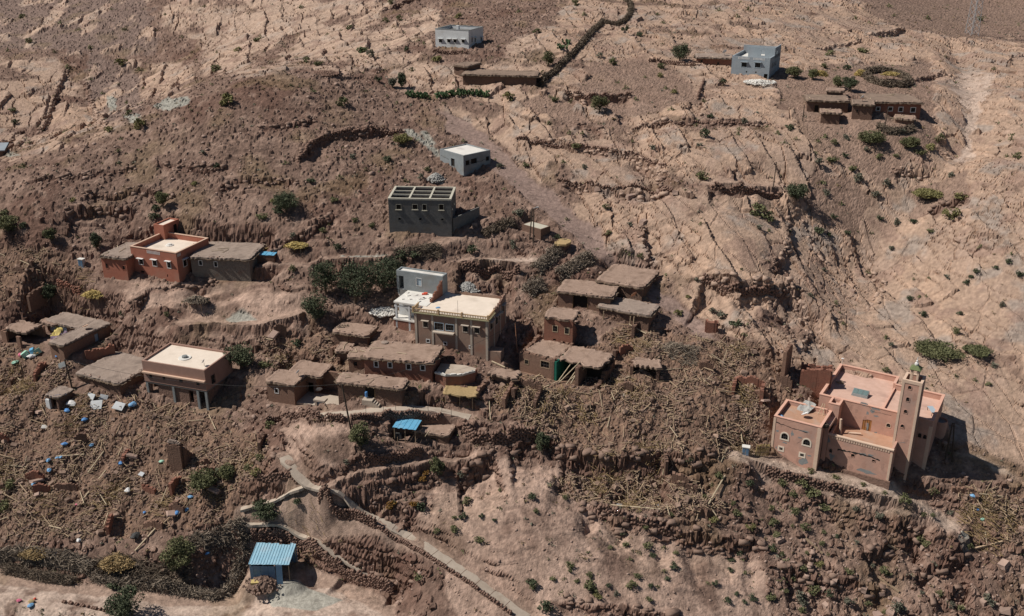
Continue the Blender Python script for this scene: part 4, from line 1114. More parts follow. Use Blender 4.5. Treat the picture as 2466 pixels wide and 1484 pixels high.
m = MB(); dx, dy = q1.x - q0.x, q1.y - q0.y; L = math.hypot(dx, dy)
m.hexa([(.1, -.12, -4), (L, -.12, -1.5), (L, .12, -1.5), (.1, .12, -4), (.1, -.12, 2.9), (L, -.12, q1.z - q0.z), (L, .12, q1.z - q0.z), (.1, .12, 2.9)])
tag(m.build('concrete_wall', 'concrete', None, (q0.x, q0.y, q0.z), math.atan2(dy, dx)), 'sloping concrete side wall running back from the unfinished concrete house', 'wall')
# --- grey block house above it
t = TT(1, 0)
f, r = house('block', 'block_house', 'grey concrete block house with a pale flat roof and broken window holes', 'house')
Wl = [pxbox(f, t, 1390, 1137, 1415, 1200)]; Wr = [pxbox(f, t, *q, side=f.w) for q in ((1493,1158,1522,1186), (1532,1145,1575,1172), (1640,1128,1672,1152))] + [pxbox(f, t, 1545,1240,1562,1270, side=f.w)]
m = MB(); shell(m, 0, f.w, 0, f.d, -3.5, f.h, .25, front=Wl, right=Wr); m.build('wall', 'block_grey', r)
MB().box(.23, f.w - .23, .23, f.d - .23, f.h - .45, f.h - .18).build('roof', 'roof_white', r)
for q in Wl: window(r, FRONT(), *q, fm='block_grey', bd=.05, pane='painted_dark')  # empty holes: the pane is shade put in as a dark sheet
for q in Wr[:3]: window(r, RIGHT(f.w), *q, fm='block_grey', bd=.05, pane='painted_dark')
window(r, RIGHT(f.w), *Wr[3], fm='concrete_beam', bd=.08, pane='painted_dark')
crackline(r, FRONT(), [(.3, 2.9), (1.6, 2.6), (3.0, 2.4)], .05, seed=3)
crackline(r, RIGHT(f.w), [(.4, 2.1), (2.0, 2.4), (4.5, 2.2), (6.3, 2.6)], .07, seed=4)
# --- red house and its wings
t = TT(0, 1)
f, r = walled('red', 'red_house', 'tall red plastered house with three hooded grille windows and a cream roof terrace', 'plaster_red', 'roof_cream', par=.95, t=.25, drop=2.5,
              wins=[(t,998,378,1032,420), (t,1096,386,1130,432), (t,1200,398,1230,446)], rwins=[(t,1316,388,1346,424)], hood='window_white', fm='window_white', doors=[(t,1200,490,1210,510), (t,1010,462,1040,482)], cop='pale_band')
for k in range(11): MB().box(3.6 + k * .26, 3.6 + k * .26 + .12, -.03, .03, f.h - .75, f.h - .2).build('baluster', 'window_white', r)
for k in range(4): MB().box(f.w - .03, f.w + .03, .3 + k * .24, .3 + k * .24 + .1, f.h - .75, f.h - .2).build('baluster', 'window_white', r)
ax, by = loc(f, *t(1188, 242), f.zt - .95)
m = MB(); shell(m, ax - 2.2, ax, by, by + 4.3, f.h - .94, f.h + 1.75, .22, right=[(by + 2.6, by + 3.6, f.h - .9, f.h + 1.1)]); m.build('stair_house', 'plaster_red', r)
MB().box(ax - 2.0, ax - .2, by + .2, by + 4.1, f.h + 1.3, f.h + 1.5).build('stair_roof', 'roof_cream', r)
opening_door(r, RIGHT(ax), by + 2.6, by + 3.6, f.h - .9, f.h + 1.1, 'painted_dark')
cx, cy = loc(f, *t(1220, 282), f.zt - .95); MB().lathe((cx, cy, f.h - .95), [(.75, 0), (.7, .12), (.45, .18), (.4, .32), (.1, .35)], 12).build('roof_cistern', 'roof_white', r)
cx, cy = loc(f, *t(1415, 272), f.zt - .95); MB().box(cx - .5, cx + .5, cy - .4, cy + .4, f.h - .95, f.h - .7).build('roof_hatch', 'roof_cream', r)
mud_house('redwing', 'red_house_wing', 'lower red plastered wing with an earth roof, beside the tall red house', wallm='plaster_red', roofm='mud_roof_grey', wins=[(t,757,412,778,446), (t,880,428,902,458)], fm='plaster_red', over=.15, drop=2.5, beams=False)
f, r = mud_house('greywing', 'grey_stone_house', 'grey stone house with an earth roof on the far side of the red house', wallm='stone_grey', roofm='mud_roof_grey', wins=[(t,1430,392,1455,424), (t,1540,400,1564,434)], over=.2, drop=3, beams=False)
sh = empty('sheet_shelter', tuple(hit(*TT(1,1)(55, 385))), -.1, 'low shelter with a blue sheet roof behind the grey stone house', 'shelter')
for a in range(7): MB().box(-1.9 + a * .55, -1.9 + a * .55 + .53, -.9, 1.0, 1.15 + (a % 2) * .04, 1.18 + (a % 2) * .04).build('roof_sheet', 'sheet_blue_bright', sh)
MB().box(-1.9, 1.9, -.85, -.6, -.5, 1.12).box(1.7, 1.9, -.6, .9, -.5, 1.12).box(-1.9, -1.7, -.6, .9, -.5, 1.12).build('wall', 'mud_dark', sh)
# --- beige tank house and straw kiosk
t = TT(2, 1)
walled('beige', 'pump_house', 'small beige block house with a flat pale roof beside the twin poles', 'mud_dark', 'concrete_beam', par=.02, t=.2, cat='hut')
f, r = house('kiosk', 'brush_hut', 'tiny hut with a straw roof behind the beige block house', 'hut')
m = MB(); shell(m, 0, f.w, 0, f.d, -.6, f.h - .2, .25); m.build('wall', 'mud_dark', r); mud_roof(r, rect(0, f.w, 0, f.d), f.h, .3, .35, 'straw_dull')
# --- three flat mud houses on the right of the village
mud_house('mud_a', 'mud_house', 'flat brown mud-roofed house with a dark doorway behind the white satellite dish', wallm='mud', doors=[(T3,655,375,800,512)], drop=1.5)
mud_house('mud_b', 'mud_house', 'uppermost of the three joined brown mud-roofed houses', wallm='mud_dark', rwins=[], drop=2.5)
f, r = mud_house('mud_c', 'mud_house', 'front mud-roofed house above the rubble with a propped broken wall', wallm='mud_dark', roofm='mud_roof_grey', drop=3.5)
for px in (1238, 1275, 960):
    p = on_front(f, *T3(px, 700), -.5); MB().tube((p[0], -.7, -3), (p[0] + .1, -.45, f.h - .6), .1).build('prop', 'timber', r)
dish('white satellite dish standing in front of the middle mud house', hit_base(*T3(880, 560)) + Vector((0, .8, .6)), .75, az=-2.7)
dish('rusty satellite dish on the roof step between the mud houses', wpt(FR['mud_c'], 4.2, FR['mud_c'].d + .4, FR['mud_c'].h), .6, 'dish_rust', az=-2.4)
# --- tall red ruin, ruined row and green room
f, r = house('redruin', 'ruined_house', 'tall ruined red earth house front with two framed windows', 'ruin')
W = [pxbox(f, T3, 445, 703, 490, 768), pxbox(f, T3, 570, 725, 610, 792), pxbox(f, T3, 445, 838, 475, 862)]
m = MB(); wall_x(m, 0, f.w, 0, .45, -1.5, f.h - .5, W); ragged(m, (0, .22), (f.w, .22), .45, f.h - .52, [.3, .4, .25, .4], .4, .15); ragged(m, (.22, .45), (.22, f.d), .45, -1.5, [f.h + 1.4, f.h + 1.2, f.h + 1.3]); ragged(m, (f.w - .2, .5), (f.w - .2, f.d), .4, -1.5, [f.h + 1, 3.4, 2.2], .4, .4)
m.build('wall', 'mud_red', r)
for q in W[:2]: window(r, FRONT(), *q, fm='timber_pale', bd=.08, bars=True)
mud_roof(r, rect(.1, f.w - .1, 0, f.d), f.h, .3, .15, 'mud_roof', .25)
f, r = house('ruinrow', 'ruined_house', 'roofless stone house front with a barred window, below the tall red ruin', 'ruin')
W = [pxbox(f, T3, 320, 1065, 405, 1150), pxbox(f, T3, 155, 1055, 190, 1105)]
m = MB(); wall_x(m, 0, f.w, 0, .5, -2, f.h - .6, W); ragged(m, (0, .25), (f.w, .25), .5, f.h - .62, [.4, .6, .3, .45], .4, .2); ragged(m, (.25, .5), (.25, f.d), .5, -2, [f.h + 1.8, f.h + 2.2]); ragged(m, (.3, f.d), (f.w, f.d), .5, -2, [f.h + 1.6, f.h + 1.7, f.h + 1.9], .4, .3)
m.build('wall', 'mud', r)
for q in W: window(r, FRONT(), *q, fm='timber', bd=.1, bars=True, pane='painted_dark')
mud_roof(r, rect(.4, f.w, 1.0, f.d), f.h - .3, .3, .0, 'mud_roof', .25)
f, r = house('greenroom', 'ruined_house', 'split-open ruined room with green painted walls under a sagging roof', 'ruin')
m = MB(); wall_y(m, .0, f.d, 0, .35, -1.5, f.h - .2); wall_x(m, .35, f.w, f.d - .4, f.d, -1.5, f.h - .2); m.build('wall', 'green_room', r)
for q in (((f.w, .1), (f.w, f.d), .6, -2.5, [f.h + 2, f.h + 2.1, f.h + 1.8], .4, .2), ((-.3, .0), (-.3, f.d), .4, -1.5, [f.h + 1.3, f.h + 1.4]), ((f.w + 3.0, .6), (f.w + 3.4, f.d), .6, -3, [3.2, 4.6, f.h + 2.4], .4, .4)):
    m = MB(); ragged(m, *q); m.build('broken_wall', 'mud_dark', r)
o = mud_roof(r, rect(.2, f.w + 3.2, 1.4, f.d + .2), f.h, .32, .15, 'mud_roof', .3, tilt=.06)
MB().box(f.w + .35, f.w + 3.0, 3.2, f.d - .2, -2.5, f.h - .4).build('shade_block', 'painted_dark', r)  # solid black block put in for the shade under the sagging roof
for k in range(5): MB().tube((rnd(0, 4), rnd(-.6, .4), rnd(-1, .5)), (rnd(1, 6), rnd(.8, 2.5), f.h + rnd(-.6, .2)), .09).build('fallen_beam', 'timber_pale', r)
# --- central mud houses
mud_house('longmud', 'long_mud_house', 'long brown mud house with four white-framed windows below the school', wallm='mud_red', wins=[(T5,1207,540,1245,595), (T5,1350,552,1388,602), (T5,1540,568,1582,622), (T5,1688,580,1728,630)], bd=.14, drop=1.5)
f = FR['longmud']; r = bpy.data.objects['long_mud_house.001'] if 'long_mud_house.001' in bpy.data.objects else bpy.data.objects['long_mud_house']
cx, cy = loc(f, *T5(1315, 345), f.zt); MB().lathe((cx, cy, f.h + .02), [(.62, 0), (.6, .1), (.3, .16)], 10).build('smoke_hole', 'mud_roof_grey', r)
mud_house('hutback', 'mud_hut', 'square mud hut behind the long brown mud house, under the dark trees', wallm='mud_dark', cat='hut', wins=[(T5,935,298,952,320)], fm='mud', drop=1.5)
mud_house('hutsmall', 'mud_hut', 'narrow mud hut between the stone rubble and the long mud house', wallm='mud_dark', cat='hut', beams=False)
mud_house('longannex', 'mud_annex', 'low broken annex at the left end of the long mud house', wallm='mud', wins=[(T5,990,540,1030,585)], fm='mud', beams=False)
mud_house('frontmud', 'mud_house', 'mud-roofed house with a recessed door beside the upper path', wallm='mud_dark', doors=[(T5,1110,800,1215,970)], drop=1.5)
f = FR['frontmud']
p = hit(*T5(1130, 985)); st = empty('stone_steps', tuple(p), f.ang, 'pale stone landing and steps before the recessed door', 'steps')
MB().box(-.7, .9, -.2, .9, -.6, .75).build('landing', 'path_concrete', st)
for k in range(3): MB().box(.9 + k * .35, 1.24 + k * .35, -.2, .7, -.6, .5 - k * .2).build('step', 'path_concrete', st)
p = wpt(f, 4.7, -.5, .9); tag(MB().lathe((0, 0, 0), [(.18, 0), (.22, .05), (.22, .75), (.16, .85)], 9).build('water_drum', 'tarp_blue', None, p), 'blue drum standing by the recessed door', 'drum')
f, r = house('courtmud', 'courtyard_house', 'mud house with an L-shaped roof and a small walled courtyard', 'house')
m = MB(); q = pxbox(f, T5, 175, 820, 212, 868); shell(m, 0, f.w, 0, f.d * .5, -1.5, f.h - .25, .38, front=[q]); shell(m, f.w * .35, f.w + 1.6, f.d * .5, f.d, -1.5, f.h - .25, .38, front=[(f.w + .1, f.w + 1.1, 0, 2.0)]); m.build('wall', 'mud', r); window(r, FRONT(), *q, fm='window_white', bd=.1)
mud_roof(r, rect(0, f.w, 0, f.d * .5), f.h); mud_roof(r, rect(f.w * .35, f.w + 2.4, f.d * .5 - .2, f.d), f.h - .02, name='roof', mat='mud_roof')
m = MB(); c0 = wpt(f, f.w, .3); ang = f.ang
ragged(m, (f.w + .3, .2), (f.w + 4.2, -.9), .4, -1.8, [1.2, 1.4, 1.2], .4, .1); ragged(m, (f.w + 5.6, -.9), (f.w + 8.1, -.6), .4, -1.8, [1.7, 1.8], .4, .1); m.build('courtyard_wall', 'mud_dark', r)
MB().box(f.w - .3, f.w + 8.2, .4, 4.2, -.6, .25).build('courtyard_floor', 'path_concrete', r)
MB().box(f.w + 4.1, f.w + 4.45, -1.2, -.8, -1.9, 1.9).box(f.w + 5.3, f.w + 5.65, -1.2, -.8, -1.9, 1.9).box(f.w + 3.9, f.w + 5.8, -1.25, -.2, 1.903, 2.2).build('gate_frame', 'path_concrete', r)
MB().box(f.w + 4.45, f.w + 5.3, -1.05, -.98, -1.8, 1.8).build('gate', 'sheet_blue_dark', r)
MB().box(f.w + 6.0, f.w + 8.6, 3.4, 3.7, -.5, f.h - .7).build('back_wall', 'mud', r); MB().box(f.w + 1.6, f.w + 6.0, 6.2, 6.6, -.5, f.h - .3).build('back_wall', 'mud', r)
dish('white satellite dish on the roof of the courtyard house', wpt(f, f.w - .5, 2.6, f.h), .42, az=-1.9)
dish('grey satellite dish in the shaded courtyard', wpt(f, f.w + 2.3, 3.6, .3), .55, 'galvanised', az=-2.8)
# terrace right of the long house
f = FR['longmud']
te = empty('house_terrace', tuple(wpt(f, f.w, 0, 0)), f.ang, 'pale terrace with a curved stone retaining wall at the end of the long mud house', 'terrace')
P = [(.35, .4), (2.2, -.2), (4.5, .3), (6.2, 2.0), (6.3, 3.2), (4.2, 4.0), (.35, 3.9)]
MB().prism(P, -1.5, 1.55).build('retaining_wall', 'mud_red', te); MB().prism([(x * .97 + .05, y * .93 + .15) for x, y in P], 1.54, 1.6).build('terrace_floor', 'path_concrete', te)
m = MB()
for i in range(3): ragged(m, P[i], P[i + 1], .22, 1.5, [.35, .35], .6, .04)
m.build('kerb', 'roof_white', te)
# --- low shed with a blue sheet roof
f, r = mud_house('lowshed', 'animal_shed', 'low mud-roofed animal shed under the upper path', wallm='mud_dark', roofm='mud_roof', doors=[(T5,1790,1330,1850,1400)], cat='shed', beams=False, over=.15)
f, r = house('blueroof', 'animal_pen', 'open animal pen under bright blue roof sheets beside the low mud shed', 'pen')
for k in range(9): MB().box(k * f.w / 9, (k + 1) * f.w / 9 - .02, -.1 - rnd(0, .15), f.d + .1, f.h + (k % 2) * .035, f.h + .03 + (k % 2) * .035).build('roof_sheet', 'sheet_blue_bright', r)
for a, b in ((.2, .1), (f.w * .5, .05), (f.w - .2, .1), (.2, f.d - .2), (f.w - .2, f.d - .2)): MB().tube((a, b, -.6), (a + rnd(-.1, .1), b, f.h), .06).build('post', 'timber', r)
MB().box(0, f.w, f.d - .2, f.d, -.6, f.h - .3).build('back_wall', 'mud_dark', r)
MB().box(.3, 1.2, .2, .5, .2, 1.1).build('gate', 'iron', r)
for k in range(5): MB().add([(rnd(-.2, 0) + k * .03, rnd(.2, 2), f.h + .09), (.5 + k * .5, rnd(.3, 2.2), f.h + .1)], []) if False else None
# --- school-like big house
t = T2
f, r = house('school', 'balustrade_house', 'large two-storey tan house with pale pilasters and a roof balustrade', 'house')
Wf = [pxbox(f, t, *q) for q in ((612,862,678,950), (1155,925,1222,1015), (1308,945,1376,1032))]; Wb = [pxbox(f, t, 768, 882, 888, 990), pxbox(f, t, 920, 905, 1030, 998)]; Ws = [pxbox(f, t, *q) for q in ((660,1115,698,1152), (897,1150,932,1186), (1245,1200,1280,1236))]
Wr = [pxbox(f, t, *q, side=f.w) for q in ((1525,895,1562,950), (1600,812,1632,880), (1645,770,1665,830), (1690,660,1715,730))]
m = MB(); shell(m, 0, f.w, 0, f.d, -2.0, f.h - .01, .3, front=Wf + Wb + Ws, right=Wr); m.build('wall', 'school_wall', r)
MB().box(.3, f.w - .3, .3, f.d - .3, f.h - .3, f.h + .02).build('roof', 'roof_cream', r)
for q in Wf: window(r, FRONT(), *q, fm='school_trim', hood='school_trim', bd=.1, bars=True)
for q in Wb: window(r, FRONT(), *q, fm='window_blue', bd=.09, bars=True)
for q in Ws: window(r, FRONT(), *q, fm='window_white', bd=.12)
for q in Wr: window(r, RIGHT(f.w), *q, fm='school_trim', hood='school_trim', bd=.1, pane='glass')
for px in (518, 742, 1064, 1268, 1487):
    a = on_front(f, *t(px, 950))[0]; a = min(max(a, .2), f.w - .17); MB().box(a - .17, a + .17, -.07, .01, -1.9, f.h - .02).build('pilaster', 'school_trim', r)
for b in (.18, 3.2, 6.4, f.d - .2): MB().box(f.w - .01, f.w + .07, b - .16, b + .16, -1.9, f.h - .02).build('pilaster', 'school_trim', r)
MB().box(-.3, f.w + .3, -.35, .3, f.h, f.h + .14).box(f.w - .3, f.w + .3, .3, 3.2, f.h, f.h + .14).build('cornice', 'tile_green', r)
k0 = Wb[0][0] - .15; k1 = Wb[1][1] + .15
MB().box(k0, k1, -.75, -.02, Wb[0][2] - .32, Wb[0][2] - .14).build('balcony', 'school_trim', r)
def balus(mbx, a0, a1, fn, n):
    for k in range(n):
        a = a0 + (a1 - a0) * (k + .5) / n
        MB().box(-.05, .05, -.05, .05, 0, .52).mapped(lambda x, y, z: fn(a + x, y, f.h + .14 + z)).build('baluster', 'baluster_tan', r)
    MB().box(a0, a1, -.09, .09, .523, .66).mapped(lambda x, y, z: fn(x, y, f.h + .14 + z)).build('rail', 'baluster_tan', r)
balus(None, -.1, f.w + .1, lambda s, n, z: (s, -.15 + n, z), 46); balus(None, .0, 3.1, lambda s, n, z: (f.w + .12 + n, s, z), 11); balus(None, .0, 2.4, lambda s, n, z: (-.12 + n, s, z), 8)
for a in (-.1, f.w * .34, f.w * .66, f.w + .1): MB().box(a - .14, a + .14, -.29, -.01, f.h + .141, f.h + 1.0).build('post', 'baluster_tan', r)
m = MB(); ragged(m, (f.w - .15, 3.3), (f.w - .15, f.d), .28, f.h - .02, [.5, .3, .7, 1.1], .4, .2); ragged(m, (3.5, f.d - .15), (f.w - .3, f.d - .15), .28, f.h - .02, [.5, .45, .5], .5, .05); m.build('parapet', 'school_wall', r)
MB().tube((6.8, 1.5, f.h), (6.8, 1.5, f.h + 2.2), .025).build('aerial', 'iron', r)
p = wpt(f, 3.0, 2.6, f.h + .02); tag(MB().box(-.3, .2, -.15, .15, 0, .12).box(-.1, .35, -.05, .25, .02, .16).build('blue_sack', 'cloth_blue', None, p), 'crumpled blue sack on the flat roof of the balustrade house', 'sack')
p = wpt(f, f.w + 1.2, .8, 0); MB().box(-1.0, 1.0, -.9, .9, -1.5, 1.6).build('porch', 'school_wall', r, (f.w + 1.05, .95, 0))
# --- white ruined house behind it
f, r = house('whiteslab', 'white_ruined_house', 'white half-collapsed house with a bare grey upper storey beside the balustrade house', 'ruin')
x1 = f.w + 1.8
MB().box(0, x1, 0, f.d, f.h - .28, f.h).build('floor_slab', 'roof_white', r)
for a in (.35, 2.7, x1 - .3): MB().box(a - .16, a + .16, .1, .4, -1.5, f.h - .28).build('column', 'limewash', r)
MB().box(0, x1, .15, .4, f.h - 1.0, f.h - .75).build('lintel', 'limewash', r)
MB().box(.0, x1, 1.8, 2.0, 1.9, f.h - .28).build('inner_wall', 'limewash', r); MB().box(-.2, x1, -.02, 2.4, 1.6, 1.85).build('lower_floor', 'roof_white', r)
MB().box(-.2, x1, .1, 2.2, -1.5, 1.597).build('base_wall', 'mud_red', r)
MB().box(-.1, .12, 2.0, f.d, -1.2, f.h - .28).build('side_wall', 'cloth_white', r)
A_, B_ = loc(f, *T2(245, 168), f.zt + 3.3), loc(f, *T2(850, 278), f.zt + 3.3)
m = MB(); b0 = A_[1] ; m2 = [(A_[0] + .4, A_[0] + 1.3, f.h + .02, f.h + 2.4)]
q = ((A_[0] + B_[0]) / 2 - .55, (A_[0] + B_[0]) / 2 + .35, f.h + 1.1, f.h + 2.4)
wall_x(m, A_[0], B_[0], b0, b0 + .25, f.h + .003, f.h + 3.3, m2 + [q]); wall_y(m, b0 + .25, b0 + 1.6, B_[0] - .25, B_[0], f.h - 1, f.h + 3.3); wall_y(m, b0 + .25, b0 + 1.6, A_[0], A_[0] + .25, f.h - 1, f.h + 3.3); wall_x(m, A_[0], B_[0], b0 + 1.6, b0 + 1.85, f.h - 1, f.h + 3.3)
m.build('upper_wall', 'block_grey', r); MB().box(A_[0] + .2, B_[0] - .2, b0 + .2, b0 + 1.7, f.h + 2.9, f.h + 3.1).build('upper_roof', 'roof_white', r)
window(r, FRONT(b0), *q, fm='window_white', bd=.06, pane='window_blue', deep=.1)
MB().box(A_[0], B_[0] + .5, f.d, b0 + 1.8, f.h - 1.5, f.h).build('rear_slab', 'roof_white', r)
m = MB(); ragged(m, (B_[0] - .6, f.d * .3), (B_[0] - .2, b0), .3, f.h + .002, [.7, 1.6, 2.8], .4, .3); m.build('broken_wall', 'mud_red', r)
for k in range(14): MB().box(-.3, .3, -.2, .2, 0, .12).build('broken_slab', 'roof_white', r, (rnd(.4, x1 - .4), rnd(.5, f.d - .4), f.h + .003), rnd(0, 3))
p = wpt(f, 3.4, 4.4, f.h + .01); tag(MB().box(-.4, .3, -.2, .2, 0, .2).box(-.1, .5, -.1, .35, .05, .28).build('red_cloth', 'red_plastic', None, p), 'red cloth lying on the white slab of the collapsed house', 'cloth')
# --- flat earth roof and pale house at the left
f, r = mud_house('flatroof', 'mud_house', 'wide flat earth-roofed house joined to the pink cream-roofed house', wallm='mud_dark', roofm='mud_roof_grey', drop=2.5, over=.2)
t = TT(0, 1)
f, r = house('pale', 'pink_house', 'pink house with a cream flat roof standing on stone piers', 'house')
W = [pxbox(f, t, *q) for q in ((1072,1200,1096,1238), (1167,1214,1191,1250), (1286,1235,1316,1268), (1410,1254,1436,1288))]; Wr = [pxbox(f, t, 1516, 1222, 1552, 1264, side=f.w)]
hu = on_front(f, *t(1470, 1328))[1]
m = MB(); shell(m, 0, f.w, 0, f.d, hu, f.h, .25, front=W, right=Wr); m.build('wall', 'pale_wall', r)
MB().box(.23, f.w - .23, .23, f.d - .23, f.h - .5, f.h - .3).build('roof', 'roof_cream', r); MB().box(.05, f.w - .05, .05, f.d - .05, hu - .25, hu - .003).build('floor_slab', 'concrete', r)
hb = on_front(f, *t(1245, 1222))[1]; MB().box(-.02, f.w + .02, -.4, -.005, hb - .12, hb + .12).build('band', 'pale_band', r)
for q in W: window(r, FRONT(), *q, fm='pale_wall', bd=.06, bars=True)
for q in Wr: window(r, RIGHT(f.w), *q, fm='pale_wall', bd=.08, bars=True)
m = MB(); wall_x(m, 0, f.w - 2.0, .3, .7, -3, hu - .26, [(.8, 2.2, 1.0, hu - .5), (f.w - 3.6, f.w - 2.8, .8, hu - .6)]); wall_y(m, 1.4, f.d, f.w - .9, f.w - .5, -3, hu - .26); wall_y(m, 1.4, f.d, .1, .5, -3, hu - .26); m.build('base_wall', 'stone_wall', r)
for a in (.3, f.w * .45, f.w - 1.8, f.w - .3): MB().box(a - .2, a + .2, .06, .29, -3, hu - .26).build('pier', 'render_grey', r)
cx, cy = loc(f, *t(1330, 1092), f.zt - .3); MB().lathe((cx, cy, f.h - .3), [(1.05, 0), (1.0, .12), (.95, .12)], 16).build('roof_cistern', 'roof_white', r); MB().lathe((cx, cy, f.h - .18), [(.45, 0), (.42, .3), (.2, .36)], 10).build('cistern_cap', 'render_grey', r)
cx, cy = loc(f, *t(1470, 1150), f.zt - .3); dish('white satellite dish on the cream roof of the pink house', wpt(f, cx, cy, f.h - .3), .4, az=-1.6)
# --- ruined compound at the left edge
f, r = house('leftruin', 'ruined_compound', 'ruined mud compound with its middle roof fallen in and coloured cloths inside', 'ruin')
m = MB(); a1, b1 = loc(f, *T4(1120, 430), f.zt); wq = pxbox(f, T4, 975, 560, 1030, 620, side=f.w)
wall_y(m, 0, f.d, f.w - .4, f.w, -2.5, f.h - .2, [wq]); wall_x(m, f.w - 2.6, f.w - .4, 0, .4, -2.5, f.h - .2); wall_y(m, 0, f.d * .75, f.w - 3.0, f.w - 2.6, -2, f.h - .2)
wall_x(m, f.w * .2, f.w - .4, f.d - .4, f.d, -2, f.h - .2); wall_x(m, f.w * .25, f.w - 3, f.d * .62, f.d * .62 + .35, -2, f.h - .2); wall_y(m, 0, f.d * .4, .0, .4, -2.5, f.h - .2); wall_x(m, .4, 1.2, 0, .35, -2, f.h - .3); wall_x(m, 3.6, 4.4, 0, .35, -2, f.h - .6); wall_x(m, .4, 5.2, f.d * .42, f.d * .42 + .35, -2, f.h - .2)
m.build('wall', 'mud', r); window(r, RIGHT(f.w), *wq, fm='mud', bd=.1, pane='window_blue')
mud_roof(r, rect(f.w - 3.0, f.w, 0, f.d), f.h, mat='mud_roof_grey'); mud_roof(r, rect(f.w * .25, f.w - 3.2, f.d * .62, f.d), f.h - .02, mat='mud_roof_grey'); mud_roof(r, rect(0, 4.6, 1.0, f.d * .42), f.h - .05, mat='mud_roof', jit=.3); mud_roof(r, rect(3.0, 6.4, f.d * .56, f.d * .7), f.h - .12, mat='mud_roof', jit=.3)
MB().box(4.4, 8.4, f.d * .62 - .06, f.d * .62 - .005, 1.0, f.h - .3).build('painted_wall', 'window_blue', r)
dishp = wpt(f, f.w - 1.4, f.d * .62, f.h + .1)
o = dish('tan satellite dish lying on the roof of the ruined compound', dishp, .55, 'pale_band', az=-2.0, el=1.2, mast=.2)
def cloth(label, f, a, b, z, sx, sy, mat, seed, name='cloth', tilt=.5):
    st = random.Random(seed); m = MB(); n = 7; vs = []
    for i in range(n):
        for j in range(n):
            x = (i / (n - 1) - .5) * sx; y = (j / (n - 1) - .5) * sy
            vs.append((x + st.uniform(-.06, .06), y + st.uniform(-.06, .06), tilt * x * .4 + .22 * math.sin(x * 3 + seed) * math.cos(y * 4) + st.uniform(-.08, .08)))
    vs += [(v[0], v[1], v[2] - .03) for v in vs]; N_ = n * n
    fs = [(i*n+j, (i+1)*n+j, (i+1)*n+j+1, i*n+j+1) for i in range(n-1) for j in range(n-1)]; fs += [tuple(k + N_ for k in q[::-1]) for q in fs]
    m.add(vs, fs); p = wpt(f, a, b, z) if f else Vector((a, b, z))
    return tag(m.build(name, mat, None, p, rnd(0, 3)), label, 'cloth')
cloth('yellow cloth hanging in the fallen middle room of the ruined compound', f, 7.0, f.d * .56, 2.0, 2.4, 1.4, 'cloth_yellow', 2, tilt=1.4)
cloth('purple blanket spread in the fallen room of the ruined compound', f, 9.0, f.d * .35, 1.2, 3.0, 2.0, 'cloth_purple', 5)
cloth('dark purple rug draped over beams in the ruined compound', f, 10.4, f.d * .45, 1.9, 2.0, 1.4, 'cloth_purple', 9, tilt=1.2)
m = MB()
for k in range(60): m.box(-.2, .2, -.15, .15, -.1, .15)
for k, (a, b, z, c, nm, lb) in enumerate([(7.6, -.3, .6, 'sheet_blue_bright', 'blue_cupboard', 'blue cupboard tipped over at the front of the ruined compound'), (8.6, .0, .7, 'mint', 'mint_cupboard', 'mint green cupboard lying open beside the blue cupboard'), (7.0, -1.2, .2, 'mint', 'mint_crate', 'mint green crate among the rubble below the blue cupboard')]):
    p = wpt(f, a, b, 0); o = MB().box(-.5, .5, -.3, .3, 0, .9).box(-.54, -.5, -.3, .3, .05, .85).build(nm, c, None, (p.x, p.y, gz(p.x, p.y) + .1)); o.rotation_euler = (rnd(-.4, .4), rnd(-.5, .5), rnd(0, 3)); tag(o, lb, 'furniture')
# --- tarp hut, straw stack and broken tower in the left debris
f, r = house('tarphut', 'tarp_hut', 'small hut with an earth roof edged by a blue tarp, in the left rubble field', 'hut')
m = MB(); shell(m, 0, f.w, 0, f.d, -.8, f.h - .2, .25, front=[(.9, 2.0, -.3, 1.6)]); m.build('wall', 'mud_dark', r); mud_roof(r, rect(0, f.w, 0, f.d), f.h, .2, .3, 'mud_roof_grey')
m = MB(); ragged(m, (f.w * .55, -.3), (f.w + .35, f.d * .5), .06, f.h - .35, [.3, .36, .25], .3, .06); m.build('tarp', 'tarp_blue', r)
MB().box(-.1, .8, -.4, -.05, -.6, 1.4).build('door_panel', 'limewash', r)
p = hit(428, 1128); e = empty('broken_tower', tuple(p), -.35, 'tall broken mud wall stump standing alone in the left rubble field', 'ruin')
m = MB(); ragged(m, (-1.2, 0), (1.1, .1), .7, -1.5, [5.6, 6.0, 5.2], .4, .3); ragged(m, (1.0, .2), (1.3, 2.6), .7, -1.5, [5.0, 3.6, 2.4], .4, .3); m.build('wall', 'mud_dark', e)
m = MB(); ragged(m, (-1.1, .0), (1.0, .1), .5, 4.3, [.35, .3], .3, .2); m.build('cap', 'mud_roof_grey', e)
